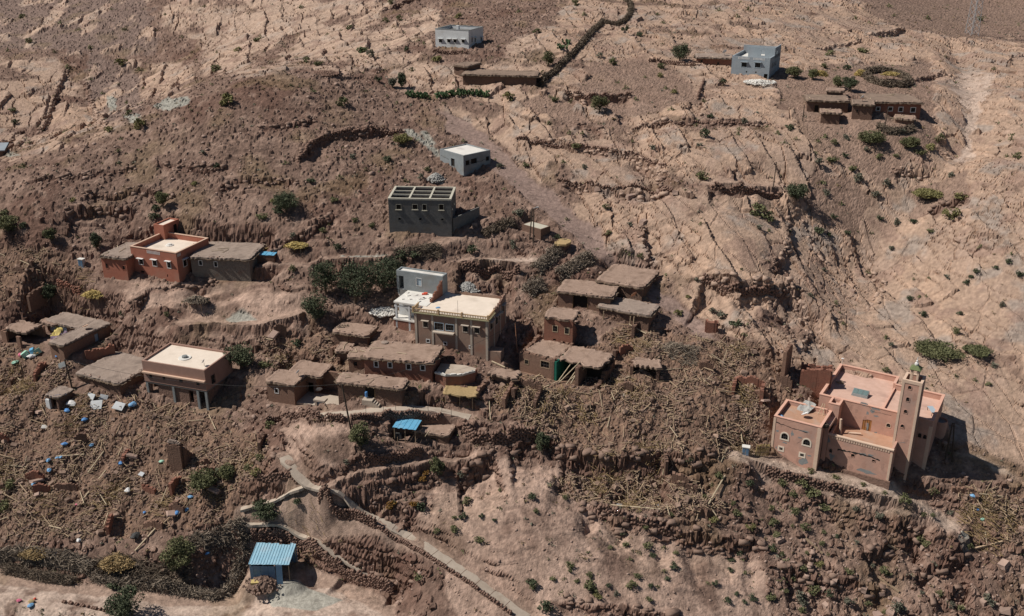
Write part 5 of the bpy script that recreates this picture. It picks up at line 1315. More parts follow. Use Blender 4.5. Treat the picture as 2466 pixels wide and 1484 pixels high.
# --- the blue sheet shed by the yard
f, r = house('blueshed', 'metal_shed', 'open shed with a pale blue corrugated roof by the gravel yard', 'shed')
n = 14; zb = f.h
for k in range(n):
    x0 = f.w * k / n; x1 = f.w * (k + 1) / n; j = rnd(-.12, .12) - (.25 if k in (8, 9, 10, 11) else 0)
    m = MB(); m.hexa([(x0, -.1 + rnd(-.1, .1), zb), (x1 - .02, -.1, zb), (x1 - .02, f.d + j, zb + .25), (x0, f.d + j, zb + .25), (x0, -.1, zb + .03), (x1 - .02, -.1, zb + .03), (x1 - .02, f.d + j, zb + .28), (x0, f.d + j, zb + .28)])
    m.box(x0, x0 + .07, -.08, f.d + j - .05, zb + .0, zb + .05) if False else None
    m.hexa([(x0, -.05, zb + .035), (x0 + .09, -.05, zb + .035), (x0 + .09, f.d + j - .04, zb + .285), (x0, f.d + j - .04, zb + .285), (x0 + .02, -.05, zb + .09), (x0 + .07, -.05, zb + .09), (x0 + .07, f.d + j - .04, zb + .34), (x0 + .02, f.d + j - .04, zb + .34)])
    m.build('roof_sheet', 'sheet_blue', r)
for a, b in ((.2, .1), (3.9, .1), (f.w - .2, .2), (.2, f.d - .2), (3.9, f.d - .2), (f.w - .2, f.d - .2)): MB().tube((a, b, -.6), (a, b, f.h + (.2 if b > 1 else 0) - .02), .06).build('post', 'timber', r)
for k in range(7): MB().box(.1 + k * .5, .58 + k * .5, .0 + (k % 2) * .03, .05 + (k % 2) * .03, -.4, f.h - .35).build('wall_sheet', 'sheet_blue_dark', r)
MB().box(0, f.w, f.d - .15, f.d - .1, -.5, f.h).box(.05, .1, .1, f.d - .2, -.5, f.h - .1).build('back_sheet', 'sheet_blue_dark', r)
o = MB().box(-.42, .42, -.03, .03, -.1, 2.9).build('door', 'sheet_blue_dark', r, (4.25, -.55, -.2)); o.rotation_euler = (-.12, 0, .1)
tag(mesh_obj('straw_bale', MB().box(-.8, .8, -.4, .4, 0, .45).mesh('straw_bale', 'straw'), wpt(f, 1.2, -.9, .1), (0, 0, f.ang + .1)), 'yellow straw heap in front of the blue metal shed', 'straw')

# ---------------------------------------------------------------- the mosque
f = FR['mosque']; r = empty('mosque', tuple(wpt(f, 0, 0, 0)), f.ang, 'pink mosque with a square minaret, cracked walls and a walled terrace', 'mosque')
H = f.h; W_ = f.w; D1, D2, AX = 9.4, 12.2, 9.0
Wn = [pxbox(f, T1, 1677, 862, 1706, 915), pxbox(f, T1, 1730, 880, 1760, 930)]; Dr = pxbox(f, T1, 1105, 715, 1180, 852); Wa = [pxbox(f, T1, 1350, 762, 1385, 808)]
m = MB()
wall_x(m, 0, W_, 0, .3, -2.5, H, Wn + [Dr] + Wa); wall_y(m, .3, D2, 0, .3, -2.5, H); wall_x(m, .3, AX, D2 - .3, D2, -2.5, H); wall_y(m, D1, D2 - .3, AX - .3, AX, H - 1.6, H); wall_x(m, AX, W_, D1 - .3, D1, -2.5, H); wall_y(m, .3, D1 - .3, W_ - .3, W_, -2.5, H)
m.build('wall', 'mosque_pink', r)
MB().box(.28, W_ - .28, .28, D1 - .28, H - 1.2, H - .85).box(.28, AX - .28, D1 - .28, D2 - .28, H - 1.2, H - .85).build('roof', 'mosque_roof', r)
c = MB(); h = H + .003
for q in ((-.06, W_ + .06, -.06, .36), (-.06, .36, .36, D2 - .36), (-.06, AX + .06, D2 - .36, D2 + .06), (AX - .36, AX + .06, D1 + .06, D2 - .36), (AX + .06, W_ + .06, D1 - .36, D1 + .06), (W_ - .36, W_ + .06, .36, D1 - .36)): c.box(*q, h, h + .1)
c.build('coping', 'mosque_coping', r)
MB().box(AX - .12, AX + .12, .3, D1 - .3, H - .85, H - .5).build('roof_kerb', 'mosque_coping', r)
for q in Wn: arch_window(r, FRONT(), *q, fm='mosque_pink', bd=.06)
for q in Wa: arch_window(r, FRONT(), *q, fm='mosque_trim', bd=.08)
d = opening_door(r, FRONT(), *Dr, mat='wood_door', deep=.06)
for k in range(1, 4): MB().box(Dr[0] + (Dr[1] - Dr[0]) * k / 4 - .015, Dr[0] + (Dr[1] - Dr[0]) * k / 4 + .015, Dr[2], Dr[3], -.06, -.02).mapped(lambda s, h_, n: (s, -n, h_)).build('door_batten', 'wood', d)
for a0, a1, b0, b1 in ((W_ - .42, W_ + .05, -.05, .0), (W_, W_ + .05, .0, .45)): MB().box(a0, a1, b0, b1, -2.5, H - .9).build('corner_strip', 'mosque_trim', r)
# roof furniture
cx, cy = loc(f, *T1(1075, 475), f.zt - .85); sk = empty('roof_skylight', tuple(wpt(f, cx, cy, H - .85)), f.ang, 'green glazed skylight box on the mosque roof', 'skylight')
MB().hexa([(-1.2, -.7, 0), (1.2, -.7, 0), (1.2, .7, 0), (-1.2, .7, 0), (-1.15, -.6, .35), (1.15, -.6, .35), (1.15, .6, .75), (-1.15, .6, .75)]).build('frame', 'render_grey', sk)
for k in range(3): MB().hexa([(-1.05 + k * .72, -.5, .4), (-.4 + k * .72, -.5, .4), (-.4 + k * .72, .5, .735), (-1.05 + k * .72, .5, .735), (-1.05 + k * .72, -.5, .43), (-.4 + k * .72, -.5, .43), (-.4 + k * .72, .5, .765), (-1.05 + k * .72, .5, .765)]).build('pane', 'skylight_glass', sk)
cx, cy = loc(f, *T1(1815, 660), f.zt - .85); tb = empty('roof_table', tuple(wpt(f, cx, cy, H - .85)), f.ang + .5, 'pale blue bench table on the right part of the mosque roof', 'table')
MB().box(-.4, .4, -1.0, 1.0, .6, .66).build('top', 'window_blue', tb)
for x in (-.33, .33):
    for y in (-.9, .9): MB().box(x - .03, x + .03, y - .03, y + .03, 0, .6).build('leg', 'iron', tb)
cx, cy = loc(f, *T1(870, 350), f.zt - .85); tag(MB().box(-.7, .5, -.1, .1, .05, .2).box(-.2, -.05, -.5, .5, .02, .3).tube((-.6, .4, 0), (.5, -.3, .5), .05).build('scrap_wood', 'timber', None, wpt(f, cx, cy, H - .85), f.ang), 'small heap of scrap wood at the parapet of the mosque roof', 'scrap')
# horn loudspeaker at the back corner
tag(MB().tube((0, 0, 0), (0, 0, .8), .04).lathe((0, 0, .75), [(.06, 0), (.2, .25), (.22, .28), (.04, .3)], 10).build('loudspeaker', 'cloth_white', None, wpt(f, .25, D2 - .2, H + .1)), 'white loudspeaker on the back corner of the mosque parapet', 'loudspeaker')
# stair projection
SX0, SX1, SB = 1.9, 3.5, -2.1
m = MB(); shell(m, SX0, SX1, SB, -.003, -1, H, .22); m.build('stair_tower', 'mosque_pink', r); MB().box(SX0 + .2, SX1 - .2, SB + .2, -.1, H - .6, H - .5).build('stair_top', 'mosque_roof', r)
MB().box(SX0 - .05, SX1 + .05, SB - .05, SB + .27, h, h + .1).box(SX0 - .05, SX0 + .27, SB + .27, -.07, h, h + .1).box(SX1 - .27, SX1 + .05, SB + .27, -.07, h, h + .1).build('coping', 'mosque_coping', r)
# courtyard terrace
fc = FR['court']; CT = 4.75; CX0, CX1, CB = 3.2, 12.2, -5.6
CTf = CT - .85
fw = [pxbox(f, T1, 984, 1078, 1012, 1118, b=CB), pxbox(f, T1, 1200, 1138, 1228, 1168, b=CB), pxbox(f, T1, 757, 1025, 782, 1070, b=CB)]
m = MB(); wall_x(m, CX0, CX1, CB, CB + .3, -2.5, CT, fw); wall_y(m, CB + .3, -.003, CX0, CX0 + .3, -2.5, CT); wall_y(m, CB + .3, -.003, CX1 - .3, CX1, -2.5, CT); m.build('terrace_wall', 'mosque_pink', r)
MB().box(CX0 + .28, CX1 - .28, CB + .28, -.01, CTf - .3, CTf).build('terrace_floor', 'terrace_tile', r)
MB().box(CX0 - .1, CX1 + .1, CB - .1, CB + .38, CT + .003, CT + .16).build('terrace_coping', 'mosque_trim', r)
for q in fw[:2]: window(r, FRONT(CB), *q, fm='mosque_pink', bd=.04, pane='painted_dark')
arch_window(r, FRONT(CB), *fw[2], fm='mosque_pink', bd=.05)
nd = 24
for k in range(nd):
    a0 = CX0 + .5 + (CX1 - CX0 - .8) * k / nd; MB().box(a0, a0 + .22, CB - .06, CB - .003, CT - .42, CT - .08).build('dentil', 'mosque_trim', r)
MB().box(CX1 - .28, CX1 + .05, CB - .05, CB - .004, -2.4, CT - .44).build('corner_strip', 'mosque_trim', r)
o = MB().tube((0, 0, 0), (0, 0, 2.4), .2, .18, 9).build('standing_column', 'mosque_trim', r, (4.3, -2.9, CTf)); o.rotation_euler = (0, -.08, 0)
MB().tube((0, 0, 0), (1.8, .5, .1), .15, .15, 9).build('fallen_column', 'mosque_trim', r, (5.2, -2.3, CTf + .15))
MB().box(CX0 - .2, CX1 + .3, CB - .3, CB - .06, -2.5, -.1).build('plinth', 'stone_wall', r)
# front annex
AX0, AX1, AB0, AB1, AT = -4.3, 2.5, -7.9, -1.9, 6.75
fw = [pxbox(f, T1, 268, 868, 318, 930, b=AB0), pxbox(f, T1, 494, 932, 548, 992, b=AB0)]; fs_ = [pxbox(f, T1, 238, 1010, 270, 1046, b=AB0), pxbox(f, T1, 455, 1075, 490, 1112, b=AB0)]
m = MB(); shell(m, AX0, AX1, AB0, AB1, -2.5, AT, .28, front=[(q[0] - .08, q[1] + .08, q[2] - .1, q[3] + .12) for q in fw] + fs_); m.build('annex_wall', 'mosque_pink', r)
MB().box(AX0 + .26, AX1 - .26, AB0 + .26, AB1 - .26, AT - .9, AT - .6).build('annex_roof', 'terrace_tile', r)
c = MB(); h = AT + .003
for q in ((AX0 - .06, AX1 + .06, AB0 - .06, AB0 + .33), (AX0 - .06, AX0 + .33, AB0 + .33, AB1 - .33), (AX0 - .06, AX1 + .06, AB1 - .33, AB1 + .06), (AX1 - .33, AX1 + .06, AB0 + .33, AB1 - .33)): c.box(*q, h, h + .1)
c.build('coping', 'mosque_coping', r)
for q in fw: arch_window(r, FRONT(AB0), q[0] - .08, q[1] + .08, q[2] - .1, q[3] + .12, fm='window_cream', bd=.2)
for q in fs_: window(r, FRONT(AB0), *q, fm='window_cream', bd=.22, bars=True)
MB().box(AX0 - .05, AX0 + .3, AB0 - .05, AB0 - .004, -2.4, AT - .2).build('corner_strip', 'mosque_trim', r); MB().box(AX1 - .45, AX1 + .08, AB0 - .07, AB0 - .004, -2.4, AT - .1).box(AX1 + .002, AX1 + .08, AB0 + .0, AB0 + .4, -2.4, AT - .1).build('corner_strip', 'mosque_trim', r)
m = MB(); wall_x(m, AX1 + .09, CX0 - .002, -6.0, -5.7, -2.5, AT - .5); wall_x(m, AX1 - .002, SX0 + .0, -1.9, -1.6, -1, AT) if False else None; m.build('link_wall', 'mosque_pink', r)
MB().box(AX1 - 1.0, CX0 - .01, -5.7, -.02, AT - 1.2, AT - .7).build('link_roof', 'mosque_roof', r)
# minaret
MX0, MX1, MB0, MB1, MT = 11.55, 14.1, -2.5, .15, 14.4
m = MB(); mw = [pxbox(f, T1, *q, b=MB0) for q in ((1574,372,1604,415), (1555,492,1582,540), (1532,620,1558,662), (1498,772,1526,815))]
mw = [((a + b) / 2 - .22, (a + b) / 2 + .22, c_, d_) for a, b, c_, d_ in mw]
shell(m, MX0, MX1, MB0, MB1, -2.5, MT, .25, front=mw, right=[((MB0 + MB1) / 2 - .08, (MB0 + MB1) / 2 + .1, z, z + .9) for z in (4.5, 7.2, 9.9, 12.2)]); m.build('minaret_shaft', 'mosque_pink', r)
MB().box(MX0 + .24, MX1 - .24, MB0 + .24, MB1 - .24, MT - 1.1, MT - .9).build('minaret_floor', 'render_grey', r)
for q in mw: arch_window(r, FRONT(MB0), *q, fm='mosque_pink', bd=.07)
for z in (4.5, 7.2, 9.9, 12.2): MB().box(MX1 - .2, MX1 - .15, (MB0 + MB1) / 2 - .08, (MB0 + MB1) / 2 + .1, z, z + .9).build('slit', 'painted_dark', r)
for q in ((MX0 - .04, MX0 + .3, MB0 - .05, MB0 - .003), (MX1 - .3, MX1 + .05, MB0 - .05, MB0 - .003), (MX1 + .003, MX1 + .05, MB0 - .0, MB0 + .32), (MX1 + .003, MX1 + .05, MB1 - .32, MB1)): MB().box(*q, -2.4, MT - .3).build('corner_strip', 'mosque_trim', r)
MB().box(MX0 - .06, MX1 + .06, MB0 - .06, MB0 - .003, MT - .297, MT + .06).box(MX1 + .003, MX1 + .06, MB0, MB1, MT - .297, MT + .06).box(MX0 - .06, MX0 - .003, MB0, MB1, MT - .297, MT + .06).build('top_band', 'mosque_trim', r)
MB().box(MX0 - .06, MX1 + .06, MB0 - .06, MB0 + .3, MT + .063, MT + .15).box(MX0 - .06, MX1 + .06, MB1 - .3, MB1 + .06, MT + .063, MT + .15).box(MX0 - .06, MX0 + .3, MB0 + .3, MB1 - .3, MT + .063, MT + .15).box(MX1 - .3, MX1 + .06, MB0 + .3, MB1 - .3, MT + .063, MT + .15).build('top_coping', 'mosque_trim', r)
lx, ly = (MX0 + MX1) / 2, (MB0 + MB1) / 2
for sx in (-1, 1):
    for sy in (-1, 1): MB().box(lx + sx * .42 - .14, lx + sx * .42 + .14, ly + sy * .42 - .14, ly + sy * .42 + .14, MT - .9, MT + 1.45).build('lantern_post', 'mosque_trim', r)
hat = MB().add([(lx - .62, ly - .62, MT + 1.453), (lx + .62, ly - .62, MT + 1.453), (lx + .62, ly + .62, MT + 1.453), (lx - .62, ly + .62, MT + 1.453), (lx - .78, ly - .78, MT + 1.6), (lx + .78, ly - .78, MT + 1.6), (lx + .78, ly + .78, MT + 1.6), (lx - .78, ly + .78, MT + 1.6), (lx - .25, ly - .25, MT + 2.1), (lx + .25, ly - .25, MT + 2.1), (lx + .25, ly + .25, MT + 2.1), (lx - .25, ly + .25, MT + 2.1)],
        [(3, 2, 1, 0), (8, 9, 10, 11)] + [(i + 4 * k, (i + 1) % 4 + 4 * k, (i + 1) % 4 + 4 * k + 4, i + 4 * k + 4) for k in (0, 1) for i in range(4)]).build('lantern_roof', 'glazed_green', r)
MB().lathe((lx, ly, MT + 2.1), [(.26, 0), (.3, .15), (.26, .35), (.1, .45), (.14, .55), (.16, .65), (.08, .78), (.03, .85), (.06, .95), (.02, 1.3)], 12).build('finial', 'cloth_white', r)
# round stair drum on the right side
bq, hq = on_side(f, *T1(1900, 800)); MB().lathe((W_ + .25, max(3.2, min(bq, 7)), 0), [(1.05, -2.5), (1.05, 5.0), (.95, 5.0), (.95, 4.6)], 18).build('round_bay', 'mosque_pink', r)
MB().lathe((W_ + .25, max(3.2, min(bq, 7)), 4.62), [(.94, 0), (.94, .05)], 18).build('bay_top', 'render_grey', r)
# cracks and fallen plaster
for k, (x, y, rx, ry) in enumerate([(1110, 565, .5, .3), (1240, 615, .6, .25), (1200, 640, .25, .3), (1150, 660, .2, .25), (1245, 690, .35, .15), (1150, 800, .12, .5), (1235, 860, .18, .15)]):
    a, hh = on_front(f, *T1(x, y), 0); jag(r, 'bare_patch', FRONT(), a, hh, rx * 1.35, ry * 1.35, 'render_grey', seed=k)
for k, (x, y, rx, ry) in enumerate([(485, 1160, .55, .6), (500, 850, .8, .14), (370, 870, .2, .4), (215, 845, .2, .2), (290, 965, .35, .12), (450, 915, .3, .12), (230, 1080, .4, .15), (545, 1100, .3, .12), (205, 1015, .15, .2)]):
    a, hh = on_front(f, *T1(x, y), AB0); jag(r, 'bare_patch', FRONT(AB0), a, hh, rx * 1.3, ry * 1.3, 'render_grey', seed=20 + k)
for k, (x, y, rx, ry) in enumerate([(780, 1110, .35, .5), (745, 935, .3, .4), (1150, 1270, 1.2, .35), (800, 1200, .6, .12), (1090, 1085, .7, .2), (1180, 1095, .5, .18)]):
    a, hh = on_front(f, *T1(x, y), CB); jag(r, 'bare_patch', FRONT(CB), a, hh, rx * 1.35, ry * 1.35, 'render_grey', seed=40 + k)
st_ = random.Random(4)
for k in range(26):
    b_, x0_, x1_, z1_ = ((AB0, AX0, AX1, AT), (CB, CX0, CX1, CT), (0, SX1, MX0, H), (MB0, MX0, MX1, MT))[k % 4]
    if k % 4 == 2: hh = st_.uniform(CTf + .4, H - .6)
    else: hh = st_.uniform(.2, z1_ - .8)
    jag(r, 'plaster_stain', FRONT(b_), st_.uniform(x0_ + .6, x1_ - .6), hh, st_.uniform(.15, .5), st_.uniform(.2, .8), 'mosque_stain', n=13, off=.0025, seed=80 + k)
cr = lambda pts, b: [on_front(f, *T1(*p), b) for p in pts]
crackline(r, FRONT(CB), cr([(840, 1035), (960, 1060), (1080, 1085), (1190, 1110), (1300, 1165)], CB), .2, seed=1)
crackline(r, FRONT(CB), cr([(960, 1060), (1010, 1120)], CB), .05, seed=2)
crackline(r, FRONT(AB0), cr([(195, 750), (300, 790), (420, 830), (560, 870)], AB0), .09, seed=5)
crackline(r, FRONT(AB0), cr([(420, 975), (480, 930), (560, 960)], AB0), .03, seed=6)
crackline(r, FRONT(MB0), cr([(1465, 975), (1500, 960), (1545, 965)], MB0), .05, 'render_grey', seed=7)
crackline(r, FRONT(), cr([(1160, 580), (1200, 640), (1300, 660), (1420, 690)], 0), .035, seed=8)
p = wpt(f, -.6, -5.0, AT - .6); dish('white satellite dish on the front terrace of the mosque', p, .55, az=-2.4, el=1.0, mast=.35)
cloth('grey tarpaulin strung up behind the front terrace of the mosque', f, -1.2, -2.6, AT - .2, 2.4, 2.0, 'gravel_grey', 12, 'tarpaulin', 1.2)
cloth('blue cloth lying in the corner of the mosque front terrace', f, -3.5, -6.6, AT - .5, 1.1, .8, 'cloth_blue', 14)
tag(MB().tube((-.5, .0, 0), (.1, .2, 1.7), .05).tube((.1, -.4, 0), (.3, .1, 1.7), .05).tube((-.3, -.1, .8), (.2, -.2, .8), .04).build('wooden_ladder', 'timber_pale', None, wpt(f, 1.2, -2.6, AT - .6)), 'wooden ladder leaning on the mosque wall above the front terrace', 'ladder')
p = wpt(f, 2.6, -6.1, AT - .6); tag(MB().lathe((0, 0, 0), [(.5, 0), (.55, .3), (.35, .5), (.3, .35)], 9).box(-.5, .4, -.5, -.2, 0, .5).build('scrap_heap', 'pole_wood', None, p), 'dark scrap heap at the corner of the mosque front terrace', 'scrap')

# ---------------------------------------------------------------- ways, walls, hedges
FL = {n: p for n, p, _ in FLAT}
def way(key, name, hw, mat, lift=.05, thick=.4):
    return ribbon(name, FL[key], hw, mat, lift, thick, based=(key == 'upper'))
_o, mX, mY, mZ, mNx, mNy = way('main', 'footpath', .78, 'path_concrete', .04)
for k in range(14, len(mX) - 2, 3):       # cast bays of the concrete path
    o = MB().box(-.72, .72, -.03, .03, -.02, .022).build('path_joint', 'mud_dark', None, (mX[k], mY[k], mZ[k]), math.atan2(mNy[k], mNx[k])); o.parent = _o; o['kind'] = 'structure'
way('upper', 'footpath', .7, 'path_concrete', .04); way('west', 'footpath', .5, 'path_concrete', .03); way('yardedge', 'footpath', .36, 'path_concrete', .07)
SW = stone_wall
SW('retaining_wall', 'tall dry-stone wall holding up the bend of the concrete path', [(768, 1212), (800, 1226), (850, 1246), (905, 1268)], 1.5, .6, .3)
SW('retaining_wall', 'low dry-stone edge under the lower run of the concrete path', [(905, 1268), (970, 1306), (1050, 1354), (1130, 1406), (1230, 1480)], .7, .5, .28)
SW('retaining_wall', 'stone wall under the curved ledge above the gravel yard', [(606, 1296), (650, 1296), (695, 1302), (730, 1326), (790, 1360), (860, 1396), (948, 1432)], 1.9, .6, .32)
SW('retaining_wall', 'dry-stone wall below the upper path, left of the wooden pole', [T5(80, 1190), T5(250, 1150), T5(420, 1115), T5(620, 1120), T5(900, 1150)], 1.2, .6, .3)
SW('retaining_wall', 'dry-stone wall below the upper path, above the animal shed', [T5(960, 1140), T5(1150, 1130), T5(1400, 1100), T5(1650, 1085), T5(1900, 1115)], .9, .6, .3)
SW('retaining_wall', 'dry-stone wall under the yard of the animal shed', [TT(2, 2)(0, 0) if False else TT(1, 2)(760, 350), TT(1, 2)(900, 385), TT(1, 2)(1060, 360), TT(1, 2)(1170, 320)], 1.5, .6, .34)
SW('retaining_wall', 'rough stone bank at the end of the upper path, before the rubble slope', [TT(1, 2)(1480, 140), TT(1, 2)(1560, 240), TT(1, 2)(1700, 240), TT(1, 2)(1855, 200), TT(2, 2)(140, 200)], 1.9, .8, .42)
SW('stone_wall', 'curved dry-stone wall on the brown hill above the grey block house', [(718, 390), (740, 360), (762, 340), (802, 328), (860, 320), (909, 316), (969, 318)], 1.1, .6, .4)
SW('stone_wall', 'thick terrace wall below the bushes of the upper slope', [(1362, 226), (1420, 237), (1470, 238), (1520, 231)], 1.2, .6, .45)
SW('stone_wall', 'dark stone wall holding the threshing terrace beside the lone pole', [(1712, 452), (1740, 462), (1800, 466), (1882, 470)], 1.5, .7, .42)
SW('stone_wall', 'long low stone wall crossing the pale slabs, middle line', [(1242, 337), (1310, 346), (1376, 353), (1416, 359), (1480, 366), (1530, 374), (1603, 400)], .6, .6, .42)
SW('stone_wall', 'low stone wall crossing the pale slabs, lowest line', [(1340, 436), (1400, 446), (1480, 457), (1560, 461), (1620, 463)], .7, .6, .42)
SW('stone_wall', 'low stone wall crossing the pale slabs, upper line', [(1510, 317), (1570, 303), (1657, 293), (1757, 297), (1858, 300)], .5, .6, .4)
SW('stone_wall', 'short steep stone wall below the blue-grey house', [(1695, 195), (1688, 215), (1680, 240)], .8, .6, .45)
SW('stone_wall', 'mud-stone garden wall left of the blue-grey house', [(1560, 150), (1610, 155), (1680, 157)], 1.2, .5, .45)
SW('stone_wall', 'stone wall in front of the white house', [(1041, 128), (1085, 130), (1125, 130)], 1.0, .5, .4)
SW('stone_wall', 'broken stone bank under the pale slab ledge, right of the mud houses', [(1692, 672), (1711, 680), (1764, 702), (1820, 708), (1863, 708), (1900, 700)], 1.5, .8, .45)
SW('stone_wall', 'terrace wall of the mosque walk', [TT(3, 2)(0, 440), TT(3, 2)(150, 480), TT(3, 2)(300, 520), TT(3, 2)(450, 565), TT(3, 2)(600, 605), TT(3, 2)(740, 640)], 1.2, .6, .36)
SW('stone_wall', 'stone steps line running down the slope under the mosque', [TT(3, 2)(345, 950), TT(3, 2)(330, 1050), TT(3, 2)(305, 1150), TT(3, 2)(285, 1250), TT(3, 2)(275, 1340)], .35, .8, .45, mat='boulder')
SW('stone_wall', 'retaining wall of the terrace above the white collapsed house', [(1112, 650), (1150, 655), (1200, 652), (1250, 660)], 1.6, .7, .36)
SW('stone_wall', 'stone wall at the left of the lower orchard', [TT(1, 2)(0, 470), TT(1, 2)(120, 480), TT(1, 2)(230, 455), TT(1, 2)(285, 520)], .9, .6, .32)
SW('stone_wall', 'low bank wall along the track at the lower left', [(150, 1450), (210, 1462), (270, 1476)], .4, .5, .3)
SW('stone_wall', 'stone ledge wall below the rubble spill', [(1440, 1222), (1500, 1245), (1577, 1262), (1640, 1285)], 1.0, .8, .42)
SW('stone_wall', 'rough red wall behind the straw stack at the ruined compound', [(140, 690), (165, 698), (195, 708)], 1.5, .5, .34, mat='mud_red')
TW = ([(-.5, -.012, 0), (.5, -.006, .0), (.5, .006, .0), (-.5, .012, 0), (-.5, 0, .02), (.5, 0, .012)], [(0, 1, 5, 4), (2, 3, 4, 5)])
def twigs(name, pts, r, h, dens, mat, ln=(.6, 1.5), parent=None, loc0=None, flat=False, thick=1.6):
    """tangle of dead branches along world points"""
    pos = []; rot = []; scl = []
    for i in range(len(pts) - 1):
        a, b = pts[i], pts[i + 1]; L = math.hypot(b.x - a.x, b.y - a.y); n = max(3, int(L * dens)); ang = math.atan2(b.y - a.y, b.x - a.x)
        for k in range(n):
            t_ = random.random(); q = rnd(-1, 1); x = a.x + (b.x - a.x) * t_ - math.sin(ang) * q * r; y = a.y + (b.y - a.y) * t_ + math.cos(ang) * q * r
            z = gz(x, y) + h * random.random() ** 1.0 * (1 - .6 * q * q)
            pos.append((x, y, z)); l = rnd(*ln); rot.append((rnd(0, 6.28), rnd(-.3, .3) if flat else rnd(-.9, .9), rnd(0, 6.28) if random.random() < .55 else ang + rnd(-.5, .5))); scl.append((l, thick * rnd(.7, 1.6), thick * rnd(.7, 1.6)))
    c = np.array(pos).mean(0) if loc0 is None else np.array(loc0)
    o = mesh_obj(name, scatter_mesh(name, mat, [TW], np.array(pos) - c, rot, scl), tuple(c))
    return o
def hedge(label, pts, r, h, dens=90, mat='thorn', thick=1.8, ln=(.5, 1.3), lift=0):
    o = twigs('thorn_hedge', [hit(*p) for p in pts], r, h, dens, mat, thick=thick, ln=ln)
    return tag(o, label, 'hedge')
hedge('dark thorn hedge climbing the slope between the white house and the grey house', [(1302, 207), (1330, 180), (1360, 150), (1400, 108), (1432, 72), (1452, 52)], .6, .9, 110, thick=4)
hedge('dark thorn hedge curving over the crest at the top of the slope', [(1456, 56), (1485, 62), (1508, 50), (1519, 30), (1518, 10), (1500, -4)], .6, .9, 110, thick=4)
hedge('grey thorn hedge below the twin poles, upper row', [(1290, 655), (1310, 635), (1340, 612), (1352, 605)], 1.2, 1.3, 140, 'thorn_grey', 3)
hedge('grey thorn hedge below the twin poles, lower row', [(1345, 668), (1375, 650), (1405, 632), (1425, 620)], 1.2, 1.3, 140, 'thorn_grey', 3)
hedge('grey thorn heap beside the middle mud house', [(1268, 710), (1285, 695), (1310, 688)], 1.3, 1.5, 150, 'thorn_grey', 3)
hedge('thorn hedge below the unfinished concrete house', [(1165, 568), (1200, 552), (1240, 540)], .9, 1.0, 130, 'thorn', 3)
hedge('thorn hedge above the dark trees', [(950, 628), (985, 612), (1020, 608), (1062, 610)], 1.2, 1.3, 140, 'thorn', 3)
hedge('ring of thorn brush with a straw roof in the upper compound', [(2082, 182), (2098, 198), (2130, 208), (2170, 210), (2188, 205), (2184, 192), (2150, 178), (2110, 174), (2084, 178)], 1.0, 1.4, 120, 'thorn', 4.5)
hedge('small thorn ring in front of the four-window house', [(2115, 305), (2135, 318), (2165, 320), (2200, 312)], .8, .9, 110, 'thorn', 4.2)
hedge('grey brush drying on the central rubble field', [(1605, 838), (1640, 850), (1680, 858)], 1.6, .9, 120, 'thorn_grey', 2.6)
hedge('dead-branch fence of the lower enclosure, upper edge', [(-20, 1350), (40, 1340), (110, 1352), (170, 1358), (225, 1375)], .75, 1.3, 130, 'thorn_grey', 2.8, (.7, 2.0))
hedge('dead-branch fence of the lower enclosure, bottom edge', [(228, 1392), (270, 1408), (330, 1412), (400, 1412), (460, 1432), (520, 1440), (556, 1425)], .6, 1.0, 110, 'thorn_grey', 2.8, (.7, 2.0))
hedge('dead-branch fence of the lower enclosure beside the blue shed', [(556, 1425), (572, 1385), (585, 1345), (592, 1310), (590, 1288)], .7, 1.2, 120, 'thorn_grey', 2.8, (.7, 2.0))
hedge('dead-branch fence of the lower enclosure, edge against the rubble', [(590, 1288), (550, 1292), (500, 1306), (455, 1312)], .8, 1.0, 110, 'thorn_grey', 2.8, (.7, 2.0))
hedge('tangle of dry branches across the middle of the lower enclosure', [(225, 1380), (260, 1372), (320, 1380), (380, 1395), (460, 1400)], 1.2, 1.0, 90, 'thorn', 2.8, (.7, 2.2))
hedge('dark brush bank at the lower left along the dirt road', [(10, 1372), (60, 1385), (120, 1398), (180, 1405)], .7, 1.1, 100, 'thorn', 2.6, (.6, 1.6))
def straw(label, px, py, r, h, mat='straw', n=900, z=0.0):
    p = hit(px, py); pos = []; rot = []; scl = []
    for k in range(n):
        a, q = rnd(0, 6.28), math.sqrt(random.random()); pos.append((r * q * math.cos(a), r * .7 * q * math.sin(a), z + h * (1 - q * q) * rnd(.7, 1.15) + .1 * math.sin(a * 3 + r))); rot.append((rnd(0, 6), rnd(-.3, .3), rnd(0, 6.28))); scl.append((rnd(.4, 1.2), 4, 4))
    m = MB().lathe((0, 0, z - .2), [(r * .7, 0), (r * .62, .2 + h * .2), (r * .34, .2 + h * .55), (.05, .15 + h * .7)], 9); m.v = [(a_ * rnd(.7, 1.2), b_ * rnd(.5, .9), c_ + rnd(-.06, .06)) for a_, b_, c_ in m.v]
    e = empty('straw_stack', tuple(p), 0, label, 'straw'); m.build('heap', mat, e)
    s_ = mesh_obj('stalks', scatter_mesh('stalks', mat, [TW], pos, rot, scl), (0, 0, 0), parent=e); s_['kind'] = 'stuff'
    if z > .5:
        for k in range(4): MB().tube((r * .7 * math.cos(k * 1.57 + .7), r * .5 * math.sin(k * 1.57 + .7), -.4), (r * .7 * math.cos(k * 1.57 + .7), r * .5 * math.sin(k * 1.57 + .7), z), .06).build('post', 'timber', e)
straw('yellow straw roof over the thorn ring of the upper compound', 2142, 192, 2.0, .5, 'straw', 300, 1.2)
straw('bright straw heap between the bushes beside the grey house', 1975, 182, 1.6, 1.0)
straw('bright straw heap beside the thorn ring of the upper compound', 2072, 182, 1.4, 1.2)
straw('yellow straw heap behind the blue sheet shelter', 640, 606, 1.8, .5)
